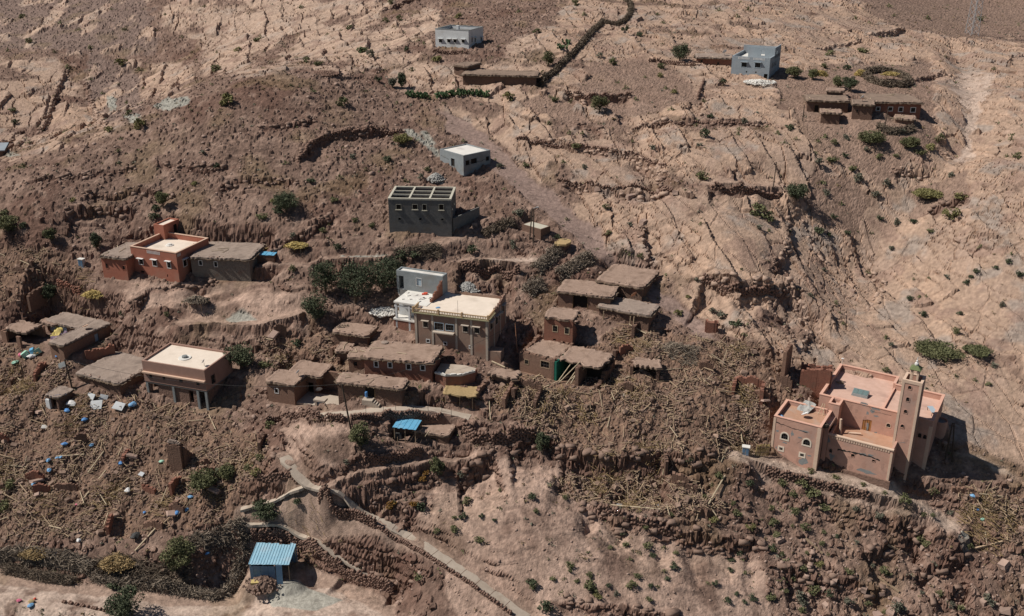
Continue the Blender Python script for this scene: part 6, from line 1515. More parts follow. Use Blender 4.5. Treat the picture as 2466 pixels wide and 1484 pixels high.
straw('yellow straw stack on a raised rack right of the blue sheet shelter', 714, 605, 2.0, .5, 'straw', 500, 1.0)
straw('orange straw stack on posts at the edge of the ruined compound', *T4(985, 215), 1.9, .7, 'straw', 600, 1.2)
straw('dull straw heap in the lower enclosure', 285, 1355, 2.6, 1.0, 'straw_dull', 1500)
straw('dull straw heap at the left of the lower enclosure', 90, 1330, 2.2, .6, 'straw_dull', 1200)
straw('dry brush platform on the terrace right of the red house', *TT(0, 1)(1420, 730), 2.0, .6, 'thorn_grey', 600, 1.3)

# ---------------------------------------------------------------- trees and shrubs
LQ = ([(-.5, -.32, 0), (.5, -.32, 0), (.5, .32, 0), (-.5, .32, 0)], [(0, 1, 2, 3)])
def leaves(name, mat, w, h, n, ls, lumps, seed, zmin=.05, spread=.3, flat=1.0):
    st = np.random.RandomState(seed); ctr = []
    while len(ctr) < lumps:
        p = st.uniform(-1, 1, 3)
        if (p ** 2).sum() < 1 and (p ** 2).sum() > .12: ctr.append(p * np.array([w * .36, w * .36, h * .36]) + np.array([0, 0, h * .52]))
    ctr = np.array(ctr); k = st.randint(0, lumps, n)
    off = st.normal(0, 1, (n, 3)); off /= np.linalg.norm(off, axis=1)[:, None]; off *= (st.uniform(.35, 1, n) ** .5)[:, None]
    pos = ctr[k] + off * np.array([w * spread * .62, w * spread * .62, h * spread * .55]) * st.uniform(.6, 1.2, lumps)[k][:, None]
    pos[:, 2] = np.maximum(pos[:, 2], zmin)
    rot = st.uniform(0, 6.28, (n, 3)); rot[:, 0] = st.normal(0, .8, n); rot[:, 1] = st.normal(0, .8, n)
    s_ = st.uniform(.6, 1.3, n) * ls
    return scatter_mesh(name, mat, [LQ], pos, rot, np.stack([s_, s_, s_], 1))
SHRUB = {}
LM = dict(d='leaf_dark', o='leaf_olive', g='leaf_grey', y='leaf_yellow', r='leaf_rust', x='leaf_dry')
for ty in LM:
    SHRUB[ty] = [leaves('shrub_' + LM[ty], LM[ty], .92, .66, 330, .085, 12, 100 + k * 7 + ord(ty), spread=.34) for k in range(4)]
LAND = [('the white house', 1105, 95), ('the blue-grey house', 1820, 155), ('the four-window house of the upper compound', 2140, 265), ('the thorn ring', 2135, 195), ('the grey block house', 1120, 400), ('the unfinished concrete house', 1015, 515), ('the red house', 380, 640), ('the grey stone house', 530, 630), ('the beige block house', 1290, 560),
 ('the joined mud houses', 1470, 700), ('the balustrade house', 1100, 780), ('the long mud house', 950, 870), ('the courtyard house', 720, 930), ('the animal shed', 1030, 1040), ('the pink house', 440, 900), ('the ruined compound', 150, 790), ('the tarp hut', 145, 955), ('the broken wall stump', 430, 1075), ('the olive tree in the enclosure', 430, 1345), ('the blue metal shed', 655, 1340),
 ('the bend of the concrete path', 760, 1195), ('the lower end of the concrete path', 1150, 1410), ('the tall red ruin', 1345, 790), ('the green room', 1400, 890), ('the black opening in the central rubble', 1530, 895), ('the leaning wall', 1875, 885), ('the mosque annex', 1905, 1060), ('the minaret', 2190, 1000), ('the mosque terrace', 2080, 1090), ('the rubble spill', 1510, 1170), ('the threshing terrace', 1795, 450),
 ('the green tree by the threshing terrace', 1915, 465), ('the bare gully', 2330, 300), ('the hill cairn', 765, 180), ('the curved hill wall', 860, 325), ('the prickly pear row', 1090, 235), ('the dark thorn hedge', 1400, 110), ('the olive thicket', 2265, 840), ('the far scree', 270, 210), ('the pylon', 2340, 60), ('the twin mosque pole', 2290, 1060), ('the ledge below the mosque', 2160, 1290), ('the stone steps line', 1945, 1370), ('the far left slabs', 100, 240),
 ('the dark shrub by the rubble ledge', 1305, 1080), ('the broken slab ledge', 1800, 690), ('the top left scree', 120, 60), ('the top slabs', 620, 60), ('the dirt road', 250, 1440), ('the lower enclosure fence', 150, 1370)]
def near(px, py):
    q = min(LAND, key=lambda l: (l[1] - px) ** 2 + (1.3 * (l[2] - py)) ** 2); dx, dy = px - q[1], 1.3 * (py - q[2])
    rel = ('just by' if math.hypot(dx, dy) < 45 else ('right of' if dx > 0 else 'left of') if abs(dx) > abs(dy) else ('below' if dy > 0 else 'above'))
    return f'{rel} {q[0]}'
def region(px, py):
    if py < 250 and px < 900: return 'on the far pale slopes behind the brown hill'
    if px < 1000 and py < 640: return 'on the brown hill'
    if px < 640: return 'on the rubble slope at the left of the village'
    if py < 330: return 'on the upper slope around the grey houses'
    if px > 1900 and py < 900: return 'on the pale slabs above the mosque'
    if py < 720 and px > 1250: return 'on the cracked pale slabs right of the track'
    if px > 1750 and py > 1100: return 'on the stony slope below the mosque'
    if py > 1050: return 'on the bare pink slope below the village'
    return 'between the village houses'
SIZE = {}
KIND = dict(d='dark green', o='olive green', g='grey-green', y='yellow-green', r='rust brown', x='dry tan')
PLAN = []
def place_shrubs():
    """the largest ones stand as things of their own, the small rest is one mass of scrub"""
    out = []
    for px, py, w, ty in PLAN:
        p = hit(px, py)
        if field(inside_any, p.x, p.y) < .5: out.append((w / p.y, px, py, w, ty, p))
    out.sort(key=lambda q: -q[0])
    for _, px, py, w, ty, p in out[:290]:
        o = mesh_obj('shrub', random.choice(SHRUB[ty]), (p.x, p.y, p.z - .08 * w), (rnd(-.15, .15), rnd(-.15, .15), rnd(0, 6.28)), (w, w * rnd(.8, 1.1), w * rnd(.75, 1.1)))
        sz = 'small' if w < 1.3 else ('middling' if w < 2.2 else 'large')
        nr = near(px, py)
        tag(o, f'{sz} {KIND[ty]} shrub {nr}', 'shrub', f'{KIND[ty]} shrubs {nr}')
    return out[290:]
def tree(px, py, w, h, ty, label, lumps=26, n=1500, trunk=.35):
    p = hit(px, py); e = empty('tree', (p.x, p.y, p.z), rnd(0, 6.28), label, 'tree')
    m = MB().tube((0, 0, -.4), (.1, .05, h * trunk), .12 + .02 * h, .08 + .012 * h, 7)
    for k in range(6):
        a = rnd(0, 6.28); m.tube((.1, .05, h * trunk * rnd(.6, 1)), (w * .3 * math.cos(a), w * .3 * math.sin(a), h * rnd(.5, .8)), .06 + .008 * h, .03, 5)
    m.build('trunk', 'bark', e)
    mesh_obj('crown', leaves('crown', LM[ty], w, h, n, .1 + .026 * max(w, h) ** .7, lumps, int(px * 7 + py), zmin=h * .08), (0, 0, h * .05), parent=e)
TREES = [(1637, 148, 5.6, 4.2, 'd', 'big round dark green tree left of the low mud-stone house'), (1320, 160, 3.4, 3.4, 'o', 'tall green bush at the foot of the dark thorn hedge'), (1918, 482, 5.6, 3.6, 'd', 'bright green spreading tree at the end of the threshing terrace'),
 (1443, 270, 4.2, 3.6, 'o', 'green tree below the thick terrace wall of the upper slope'), (2046, 220, 4.4, 3.4, 'd', 'dark round tree behind the upper compound'), (1912, 188, 4.4, 2.8, 'o', 'olive tree right beside the blue-grey house'), (1958, 192, 3.2, 2.6, 'o', 'olive tree between the straw heap and the blue-grey house'), (2018, 212, 3.2, 2.8, 'o', 'olive tree left of the dark round tree in the upper compound'),
 (785, 706, 6.0, 5.6, 'd', 'dark tree at the left of the grove beside the white collapsed house'), (855, 728, 8.0, 7.2, 'd', 'tall dark tree in the middle of the grove beside the white collapsed house'), (926, 704, 8.0, 6.6, 'd', 'dark tree touching the white collapsed house'), (760, 772, 5.2, 5.0, 'd', 'dark tree on the bank below the grove'), (690, 508, 5.6, 3.4, 'd', 'dark spreading bush on the brown hill left of the concrete house'),
 (580, 890, 5.6, 4.6, 'd', 'dark tree in the shade of the pink house'), (868, 1080, 3.6, 4.0, 'o', 'green tree in the yard of the animal shed'), (1305, 1092, 2.6, 3.4, 'd', 'dark upright bush at the left end of the rubble ledge'), (430, 1376, 5.4, 5.2, 'o', 'large olive tree growing in the dead-branch enclosure'), (300, 1488, 5.6, 4.4, 'd', 'grey-green tree cut by the bottom edge of the picture'),
 (490, 1180, 5.0, 3.0, 'o', 'spreading olive bush at the foot of the left rubble field'), (548, 1152, 3.2, 2.2, 'o', 'olive bush beside the broken wall stump'), (120, 722, 4.2, 3.2, 'd', 'dark creeper tree behind the ruined compound'), (641, 1252, 4.4, 2.6, 'd', 'dark bush under the left branch of the concrete path'), (2262, 852, 9.5, 1.3, 'o', 'wide olive thicket on the slab behind the minaret'), (2352, 852, 5.0, 1.0, 'o', 'low olive thicket right of the minaret'),
 (2096, 350, 6.0, 3.0, 'o', 'green thicket below the four-window house'), (2190, 358, 4.6, 2.4, 'o', 'green thicket below the small thorn ring'), (2230, 475, 7.0, 1.5, 'y', 'yellow-green grass clump on the right slope'), (20, 560, 6.0, 3.2, 'o', 'green bush at the left edge below the brown hill'), (968, 212, 2.6, 3.4, 'd', 'upright dark tree beside the mud compound below the white house'), (946, 212, 2.2, 2.4, 'g', 'grey-green round tree above the prickly pears'),
 (969, 348, 4.6, 2.2, 'y', 'yellow-green bush under the curved hill wall'), (393, 500, 2.8, 3.2, 'o', 'tall olive bush on the brown hill above the red house'), (122, 580, 2.8, 2.4, 'o', 'round green bush left of the red house'), (234, 602, 2.6, 3.2, 'd', 'narrow dark tree beside the red wing'), (1053, 1146, 2.4, 3.0, 'o', 'green bush on the rock ledge below the animal shed')]
for q in TREES: tree(*q, lumps=int(16 + 4 * q[2]), n=int(1200 + 480 * q[2]))
EXP = {}
def many(c, r_, txt):
    tt = TT(c, r_)
    for w_ in txt.split():
        a = w_.split(','); x, y = tt(float(a[0]), float(a[1])); PLAN.append((x, y, float(a[2]) * .92, a[3]))
many(0, 0, '160,130,4,o 900,220,2.6,d 1470,50,2,d 440,170,3,o 210,310,4,o 390,380,2.2,o 490,490,3,g 650,350,3,o 880,470,5,y 1000,510,3,y 650,575,2,d 740,680,2.2,g 910,745,2,g 120,890,3,d 60,370,2.4,o 850,610,1.6,g 1190,110,2,g 1310,270,2,g 1560,380,1.8,g 1710,370,3,y 1550,520,5,o 1380,380,1.6,d 1840,300,3.4,o 1030,640,1.6,d 930,825,2.4,o 790,950,3,y 1640,760,5,y 1000,930,4,y 1110,580,1.6,g 210,1030,1.8,g 90,800,3,o 1460,1110,2,g 1560,1210,2.2,d 1400,1330,2,y 520,1450,2,y 1170,1450,3,o 170,1200,1.8,g 850,1090,1.6,o 310,950,1.4,g 800,70,2,o 570,220,2.4,g')
many(1, 0, '310,60,3,d 20,280,3,o 350,450,3,o 440,470,3,o 500,250,1.5,g 660,210,3,o 760,370,3.4,o 810,410,3,g 960,30,3.4,o 920,160,3,o 1020,150,3,o 1070,370,2.6,d 1160,300,2,o 1195,320,2,o 1290,440,4,y 860,590,2.6,d 1110,510,2.2,o 600,760,4,o 930,700,1.5,g 390,660,2,g 690,1140,2,g 930,1160,2.8,d 780,1230,1.8,g 590,1280,1.8,g 380,1310,2.6,d 550,1450,2.2,o 1220,1230,2,o 1170,1290,2,g 1450,130,3.6,y 1800,720,4,y 1480,1020,1.6,y 1740,1200,2,g 240,620,1.4,g 1060,1310,1.8,g 1000,750,1.6,g 120,1460,2,y 200,1180,1.8,o')
many(2, 0, '430,40,3.4,o 490,110,2.4,o 20,90,2.4,o 790,230,3.2,d 890,260,3,d 1060,170,2,g 1020,110,2,g 1590,125,2.4,d 1670,75,2.6,o 1460,80,2.4,o 150,240,3.2,o 1040,495,2.8,o 1040,555,2.4,y 700,440,2.4,o 700,465,3,o 1490,600,3,d 790,640,2,g 1140,670,2.4,y 280,730,2.4,o 400,740,2,g 1395,850,2.6,d 1350,985,3.4,d 1320,1060,2.2,g 1640,885,2.2,g 1610,935,1.8,g 430,1070,3,o 490,1210,2,g 240,895,1.9,g 390,965,2,g 480,970,2,g 980,1085,2.2,g 840,1025,1.6,g 1340,1300,3.4,o 340,1170,1.6,g 1350,730,1.8,g 600,410,2.6,g 860,720,1.8,d 70,1200,2.4,o 1120,790,1.8,g 1080,640,1.6,g 930,560,1.5,g 1600,970,1.5,g 1810,920,1.7,d 1300,910,1.8,d')
many(3, 0, '880,50,2.6,o 1160,140,3,o 1540,150,4,o 920,120,2.4,o 740,170,2,o 460,400,3,o 700,380,4,o 640,140,2.4,o 570,500,3,d 420,490,2.6,o 330,540,2.4,o 490,1040,2.4,o 570,1000,2.6,g 160,935,2.8,d 85,965,1.9,d 420,990,2,d 370,1020,1.8,d 560,1130,2,d 480,1160,3.2,o 370,1170,2.8,g 350,1110,1.8,o 650,1300,3,g 430,1400,2.8,g 790,1410,2.6,g 870,1340,2.4,g 620,1230,2.4,o 1320,1270,2,g 1240,1020,3,o 1100,1110,3,o 1180,1080,3.6,y 810,1140,2,o 980,960,2.6,g 540,1470,1.6,g 1400,1430,3.6,y 1810,1140,2.6,o 1760,1010,2,o 1730,1130,1.6,g 215,1005,1.5,d 130,1030,1.5,d 400,1320,1.8,g 930,1130,2,o 720,1090,2,g 1060,1060,2.4,o 1290,410,1.4,g 1640,500,2,y')
many(0, 1, '50,150,3,o 170,150,2.6,d 30,60,3,o 1120,30,2.6,d 1100,90,3,d 880,800,2.2,d 1480,700,1.6,g 1200,790,1.6,o')
many(1, 1, '260,470,2.2,o 440,460,2.8,d 570,310,2.2,d 820,150,2.4,o 470,190,2,o 700,110,2,o 1540,330,3,d 1830,300,2.8,g 1040,390,4,d 1120,360,3,d 270,1010,2.6,d 60,1150,3,o 30,90,3,o 150,60,3.4,d 1490,740,1.2,g 240,220,2,g 510,130,1.5,g')
many(2, 1, '20,70,3.4,g 660,205,1.9,o 820,140,1.8,g 900,375,2.2,o 365,100,1.4,o 650,20,2,o 1740,60,4.4,o 1820,100,3.6,o 1750,160,2,g 1330,130,1.2,g 1480,810,2.6,g 1590,870,3,d 1420,760,2,g 1640,930,1.3,d 300,240,2.2,d 1170,780,2.4,y 1240,660,1.6,y 820,350,1.4,d 790,330,1.4,d 1300,540,1.6,g 1080,500,1.2,o')
many(3, 1, '380,190,3.2,d 450,215,1.9,d 580,205,1.9,d 490,85,1.9,d 820,95,2,d 930,130,2.2,g 1060,120,2.4,d 1330,80,4.6,y 1180,190,2.2,o 1040,670,2,d 1100,660,1.4,d 1120,790,2,d 1440,560,1.7,d 1520,480,1.8,d 1470,515,1.7,d 1650,450,1.8,d 1740,410,1.9,d 1820,500,2.1,d 1390,780,1.7,d 1690,720,1.7,g 1370,920,2.2,o 500,700,1.5,d 555,850,1.4,d 160,190,1.8,d 890,1000,1.6,g 860,950,1.5,g 1300,520,2,g 1640,1160,1.8,g 1600,1290,1.4,o 1500,1255,1.3,d 1360,1225,1.2,g 1060,530,1.2,g 860,1190,1.6,o 1170,520,1,g 20,180,1.2,d 730,480,1.6,y 900,310,2,g 1540,300,1.6,g 420,470,1.8,g 320,650,1.6,g 1290,1120,1.4,g 1760,350,1.4,g 1150,650,1,g')
many(0, 2, '1600,470,3,d 1780,430,2.4,o 820,1280,2.8,d 1430,510,3,o 1520,540,2.4,o 60,560,3,o 20,720,3,o 1840,470,2.2,y 900,1440,3,d')
many(1, 2, '60,760,3.6,d 290,680,2.2,d 1290,430,2.4,o 1185,500,2,r 1210,460,1.6,r 1170,715,2.8,d 1125,690,1.8,r 955,705,2,r 980,680,1.2,o 1160,1215,2.4,o 1505,675,1.9,o 1470,780,1.8,d 1410,880,1.8,o 1285,885,1.6,o 1605,770,1.2,d 1700,800,1.3,d 1590,945,2,o 1745,575,1.4,o 1025,1030,1.2,g 645,390,1.6,g 1480,1020,1,o 1410,780,1.2,o 85,130,2.4,o 290,130,1.2,y 730,240,3,d 1470,470,2,g 10,360,2,o 1740,710,.9,o 20,700,3,d')
many(2, 2, '110,630,1.9,d 150,735,1.3,o 390,1130,1.8,o 390,1165,1.2,o 540,1290,3,o 530,1200,1.4,o 590,1350,1.8,y 130,1260,2.4,d 125,1290,1.6,o 770,905,1.9,d 930,850,1.7,o 790,980,1.6,o 945,985,1.9,o 985,1055,1.5,d 1130,1130,1.8,d 870,1205,1.7,o 830,1280,1.9,o 975,1275,1.4,d 1090,1220,1.3,d 960,1370,1.6,o 1065,1165,1.1,o 820,1075,1.1,d 665,1265,1.2,d 720,1330,1.2,g 210,1445,3,d 1550,1085,1.7,d 1615,1050,1.4,d 1520,1380,1.7,d 1705,1370,1.7,d 1435,1255,1.3,d 1540,1160,1.3,d 1670,540,1.9,d 1120,765,1.3,o 880,795,1.5,o 780,780,1.4,o 1420,800,1.8,y 1690,860,2,y 1650,1175,1.1,d 1590,1330,1.2,d 1640,1385,1.1,d 440,1240,1.1,o 350,1215,.8,o 265,1225,1.2,o 350,640,1.4,o 1465,480,2,o 1240,370,1.8,d 1360,640,1.2,o 1560,680,1.2,o 1410,540,1.1,o 680,1000,1.2,o 1065,995,1.1,o 1150,1035,1.2,o 80,1235,.7,o 1590,760,2,o 1840,1000,1.7,d 1835,1360,1.8,o 1380,1250,.8,g 1020,1275,.9,y 890,1035,1.1,o 760,855,1,o')
many(3, 2, '110,540,2,o 200,620,2,o 340,610,3,o 260,545,2.6,o 420,710,2.6,o 205,740,2.2,o 45,825,2,o 285,870,1.9,o 75,910,1.7,o 50,1015,1.6,o 115,1045,1.2,o 260,1150,1.8,o 195,1215,1.5,o 345,1305,2.7,o 590,1175,1.9,o 860,1185,2.6,o 1100,960,2.4,o 1150,970,2,o 135,1310,1.4,o 245,1385,3,g 455,1340,1.6,d 950,1440,3,g 1250,1340,1.7,o 820,790,2.2,g 640,730,1.6,g 505,915,1.2,d 415,885,1.4,o 1000,665,2.6,o 1190,605,2,o 1460,1000,1.5,o 1320,750,1.4,g 700,545,1.3,o 495,490,1.6,o 320,455,1.7,o 850,600,1.2,o 1130,760,1.4,o 300,1040,1.2,o 380,1120,2.2,y 770,1130,1.3,g 1210,1110,1.6,g 1120,1330,1.2,g 1400,1440,1.8,o 730,1400,1.3,o 850,1460,1.4,o 590,1400,2,g 255,1455,1.6,o 40,1360,1.5,o 1200,770,1.2,o 395,970,1.6,o 440,1040,1,o 650,960,1.2,g 1330,1420,1.6,g 40,720,1.4,o 1600,1390,2.6,g 190,840,1,o')
small_shrubs = place_shrubs()
# wispy growth too small and too many to count: one mass
cand = np.random.RandomState(5)
def pick(mask, n, seed):
    st = np.random.RandomState(seed); w = (mask * (inside_any < .5) * (M['way'] < .3))[5:-60, 20:-20]
    fl = w.ravel() / w.sum(); idx = st.choice(len(fl), n, p=fl)
    i, j = np.unravel_index(idx, w.shape); i = i + 5; j = j + 20
    x = GX[i, j] + st.uniform(-.2, .2, n); y = GY[i, j] + st.uniform(-.2, .2, n)
    return x, y, ground(x, y), st
vis = np.clip(1 - .55 * M['rock'] - M['debris'] * .8 - .45 * M['pink'], .02, 1) * (.25 + sstep(-.1, .35, fbm(GX * .05 + 3, GY * .06, 3, 301)))
x, y, z, st = pick(vis, 2600, 11)
pos = []; rot = []; scl = []
for k in range(len(x)):
    w = st.uniform(.28, .8) * (1 + (y[k] > 190) * .35)
    for q in range(11):
        pos.append((x[k] + st.normal(0, w * .3), y[k] + st.normal(0, w * .3), z[k] + abs(st.normal(.12, .15)) * w)); rot.append((st.normal(0, .8), st.normal(0, .8), st.uniform(0, 6.28))); s_ = w * st.uniform(.2, .42); scl.append((s_, s_, s_))
pos = np.array(pos); rot = np.array(rot); scl = np.array(scl); half = st.rand(len(pos)) < .5
grp = (np.arange(len(pos)) // 11) % 3
for k, (mt, nm, lb) in enumerate((('leaf_grey', 'scrub', 'sparse grey-green scrub dotted over the slopes'), ('leaf_olive', 'scrub', 'sparse olive scrub dotted over the slopes'), ('leaf_dry', 'dry_grass', 'dry tan grass tufts dotted over the slopes'))):
    o = mesh_obj(nm, scatter_mesh(nm, mt, [LQ], pos[grp == k], rot[grp == k], scl[grp == k]), (0, 0, 0)); tag(o, lb, 'scrub', None, 'stuff')
pos = []; rot = []; scl = []
for _, px, py, w, ty, p in small_shrubs:
    for q in range(60):
        a = rnd(0, 6.28); rr = abs(random.gauss(0, .3)) * w; pos.append((p.x + rr * math.cos(a), p.y + rr * math.sin(a), p.z + rnd(0, .5) * w * max(.2, 1 - rr / w * 1.6))); rot.append((random.gauss(0, .8), random.gauss(0, .8), rnd(0, 6.28))); s_ = w * rnd(.08, .18); scl.append((s_, s_, s_))
if pos: tag(mesh_obj('scrub', scatter_mesh('scrub', 'leaf_olive', [LQ], pos, rot, scl), (0, 0, 0)), 'small olive bushes too small to tell apart on the slopes', 'scrub', None, 'stuff')
# prickly pears
def cactus(px, py, s_, seed):
    st = random.Random(seed); p = hit(px, py); m = MB()
    for k in range(26):
        a = st.uniform(0, 6.28); q = st.uniform(0, .9) * s_; zc = st.uniform(.15, 1.0) * s_ * .8; c = Vector((q * math.cos(a), q * math.sin(a) * .7, zc)); d = Vector((st.uniform(-1, 1), st.uniform(-1, 1), st.uniform(-.2, .5))).normalized(); u = d.orthogonal().normalized(); v = d.cross(u); r_ = st.uniform(.2, .34)
        n = 8; vs = [tuple(c + d * .05 + (u * math.cos(i * 6.283 / n) + v * 1.25 * math.sin(i * 6.283 / n)) * r_) for i in range(n)] + [tuple(c - d * .05 + (u * math.cos(i * 6.283 / n) + v * 1.25 * math.sin(i * 6.283 / n)) * r_) for i in range(n)]
        m.add(vs, [tuple(range(n)), tuple(range(n, 2 * n))[::-1]] + [(i, n + i, n + (i + 1) % n, (i + 1) % n) for i in range(n)])
    return m.build('prickly_pear', 'cactus', None, p)
for k, (px, py) in enumerate([(985, 232), (1003, 236), (1022, 238), (1056, 236), (1072, 234), (1088, 232), (1104, 230), (1120, 230), (1138, 230), (1155, 232), (1172, 234), (870, 128), (1352, 118), (1365, 108)]):
    tag(cactus(px, py, 1.5, k), 'prickly pear clump in the green row below the long mud building' if k < 11 else ('prickly pear clump on the slope left of the white house' if k == 11 else 'pale prickly pear clump beside the thorn hedge'), 'cactus', 'prickly pear row' if k < 11 else (None if k == 11 else 'prickly pears by the hedge'))

# ---------------------------------------------------------------- rubble: stones, poles, reeds
deb = M['debris'] * (.12 + .88 * sstep(-.15, .35, fbm(GX * .16, GY * .16, 3, 313)))
deb = np.maximum(deb, .95 * sstep(.3, .7, samp(poly_mask([Z_DEBRIS[2]], 2), PX + wx * .3, PY + wy * .3)))
def lab_zone(px, py):
    if px < 700: return 'left rubble field'
    if px > 2200: return 'rubble right of the mosque'
    if py > 1110: return 'rubble spill below the ledge'
    return 'central rubble field'
x, y, z, st = pick(deb, 20000, 21)
s_ = st.uniform(.12, .4, 20000) * (1 + (st.rand(20000) < .08) * .6)
k = np.stack([s_ * st.uniform(.8, 1.5, 20000), s_ * st.uniform(.7, 1.1, 20000), s_ * st.uniform(.5, .9, 20000)], 1)
hp = np.stack([x, y, z + s_ * .15], 1); rt = np.stack([st.uniform(-.7, .7, 20000), st.uniform(-.7, .7, 20000), st.uniform(0, 6.28, 20000)], 1); d = st.rand(20000) < .45
for nm, mt, m_ in (('rubble', 'rubble', d), ('rubble', 'rubble_dark', ~d)):
    tag(mesh_obj(nm, scatter_mesh(nm, mt, BOXES, hp[m_], rt[m_], k[m_]), (0, 0, 0)), 'small brown rubble stones heaped over the collapsed houses' if mt == 'rubble' else 'dark brown clods and stones heaped over the collapsed houses', 'rubble', None, 'stuff')
loose = steep * 1.5 * (1 - M['debris']) + np.clip(.6 * hillm * (.3 + stmask) + lower_right * .8 + .15 * M['pink'] + ledge_face * 2 + .12 * M['rock'] * c2mask, 0, 3) * (1 - M['debris'])
x, y, z, st = pick(loose, 8000, 31); n_ = 8000
s_ = st.uniform(.12, .34, n_) * (1 + (st.rand(n_) < .07) * 1.0) * (1 + (y > 180) * .3)
tag(mesh_obj('loose_stones', scatter_mesh('loose_stones', 'boulder', BOXES, np.stack([x, y, z + s_ * .1], 1), np.stack([st.uniform(-.5, .5, n_), st.uniform(-.5, .5, n_), st.uniform(0, 6.28, n_)], 1), np.stack([s_ * st.uniform(.9, 1.7, n_), s_, s_ * st.uniform(.5, .9, n_)], 1)), (0, 0, 0)), 'loose stones strewn over the brown slopes', 'stones', None, 'stuff')
pos = {0: [], 1: []}; rot = {0: [], 1: []}; scl = {0: [], 1: []}
for pts, hgt in LEDGES:          # broken blocks along the lips of the ledges
    if abs(hgt) < .6: continue
    Wp = poly_world(pts)
    for i in range(len(Wp) - 1):
        a, b = Wp[i], Wp[i + 1]; L_ = math.hypot(b.x - a.x, b.y - a.y); ang = math.atan2(b.y - a.y, b.x - a.x)
        for k in range(max(1, int(L_ / .65))):
            t_ = random.random(); off = rnd(-.6, .7); x_ = a.x + (b.x - a.x) * t_ + math.sin(ang) * off; y_ = a.y + (b.y - a.y) * t_ - math.cos(ang) * off
            if field(inside_any, x_, y_) > .2 or field(M['way'], x_, y_) > .3: continue
            q = 1 if field(M['rock'], x_, y_) > .5 else 0; s_ = rnd(.35, 1.0) * (.7 + .25 * abs(hgt)) * (1.25 if random.random() < .15 else 1)
            pos[q].append((x_, y_, gz(x_, y_) + .05)); rot[q].append((rnd(-.25, .25), rnd(-.25, .25), ang + rnd(-.5, .5))); scl[q].append((s_ * rnd(1.0, 1.9), s_, s_ * rnd(.45, .8)))
tag(mesh_obj('ledge_rocks', scatter_mesh('ledge_rocks', 'ledge_brown', BOXES, pos[0], rot[0], scl[0]), (0, 0, 0)), 'brown broken rock blocks along the ledges and banks', 'rocks', None, 'stuff')
tag(mesh_obj('ledge_rocks', scatter_mesh('ledge_rocks', 'ledge_pale', BOXES, pos[1], rot[1], scl[1]), (0, 0, 0)), 'pale broken rock blocks along the slab ledges', 'rocks', None, 'stuff')
BM = [stone_mesh('rubble', k) for k in range(6)]; BB = [stone_mesh('boulder', k + 20) for k in range(6)]
x, y, z, st = pick(deb, 240, 41)
for i in range(240):
    px, py = project(x[i], y[i], z[i]); w = st.uniform(.5, .95); zn = lab_zone(px, py)
    o = mesh_obj('rubble_stone', BM[i % 6], (x[i], y[i], z[i] + .1), tuple(st.uniform(-.5, .5, 2)) + (st.uniform(0, 6.28),), (w * 1.3, w, w * .7)); tag(o, f'{"large" if w > .75 else "middling"} brown rubble block {near(px, py)}', 'rubble stone', f'rubble blocks of the {zn}')
x, y, z, st = pick(np.clip(lower_right * 2 + ledge_face * M['rock'] + .15 * M['rock'] * c2mask + .1 * hillm * stmask, 0, 3), 110, 51)
for i in range(110):
    px, py = project(x[i], y[i], z[i]); w = st.uniform(.5, 1.4)
    if field(inside_any, x[i], y[i]) > .2: continue
    o = mesh_obj('boulder', BB[i % 6], (x[i], y[i], z[i] + .05), tuple(st.uniform(-.3, .3, 2)) + (st.uniform(0, 6.28),), (w * 1.3, w, w * .75)); rg = near(px, py); tag(o, f'{"big" if w > 1.2 else "small"} brown boulder {rg}', 'boulder', f'boulders {rg}')
PM = [MB().add(*_pole_shape()).mesh('pole_round', 'timber'), MB().add(*_pole_shape()).mesh('pole_pale', 'timber_pale'), MB().box(-.5, .5, -.5, .5, -.5, .5).mesh('plank', 'timber')]
def lay_pole(x, y, z, L, th, az, el, me, name='timber_pole'):
    return mesh_obj(name, me, (x, y, z), (0, -el, az), (L, th, th))
x, y, z, st = pick(deb, 270, 61)
for i in range(270):
    px, py = project(x[i], y[i], z[i]); L = st.uniform(1.2, 3.6); zn = lab_zone(px, py); az = st.uniform(0, 6.28); dx, dy = math.cos(az) * L / 2, math.sin(az) * L / 2
    za, zb_ = gz(x[i] - dx, y[i] - dy), gz(x[i] + dx, y[i] + dy); el = math.atan2(zb_ - za, L) + abs(st.normal(0, .15))
    pale = st.rand() < .3
    o = lay_pole(x[i], y[i], (za + zb_) / 2 + .3, L, st.uniform(.1, .19), az, el, PM[1 if pale else 0])
    tag(o, f'{"long" if L > 2.8 else "short"} {"pale" if pale else "brown"} roof pole {near(px, py)}', 'pole', f'{"pale" if pale else "brown"} roof poles of the {zn}')
x, y, z, st = pick(deb, 4600, 71); n_ = 4600; L = st.uniform(.6, 2.4, n_)
tag(mesh_obj('broken_reeds', scatter_mesh('broken_reeds', 'timber', POLE, np.stack([x, y, z + .15], 1), np.stack([st.uniform(0, 6, n_), st.normal(0, .3, n_), st.uniform(0, 6.28, n_)], 1), np.stack([L, st.uniform(.06, .13, n_), st.uniform(.06, .13, n_)], 1)), (0, 0, 0)), 'broken reeds and sticks mixed into the rubble', 'sticks', None, 'stuff')
x, y, z, st = pick(deb, 3200, 81); n_ = 3200; cl = (np.arange(n_) // 60) * 60; x = x[cl] + st.normal(0, 1.0, n_); y = y[cl] + st.normal(0, 1.0, n_); z = ground(x, y)
tag(mesh_obj('reed_matting', scatter_mesh('reed_matting', 'straw_dull', [TW], np.stack([x, y, z + st.uniform(.1, .5, n_)], 1), np.stack([st.uniform(0, 6, n_), st.normal(0, .35, n_), (cl * .37) % 6.28 + st.normal(0, .35, n_)], 1), np.stack([st.uniform(.8, 2.2, n_), np.full(n_, 2.6), np.full(n_, 2.6)], 1)), (0, 0, 0)), 'torn reed roof matting spread through the rubble', 'reeds', None, 'stuff')
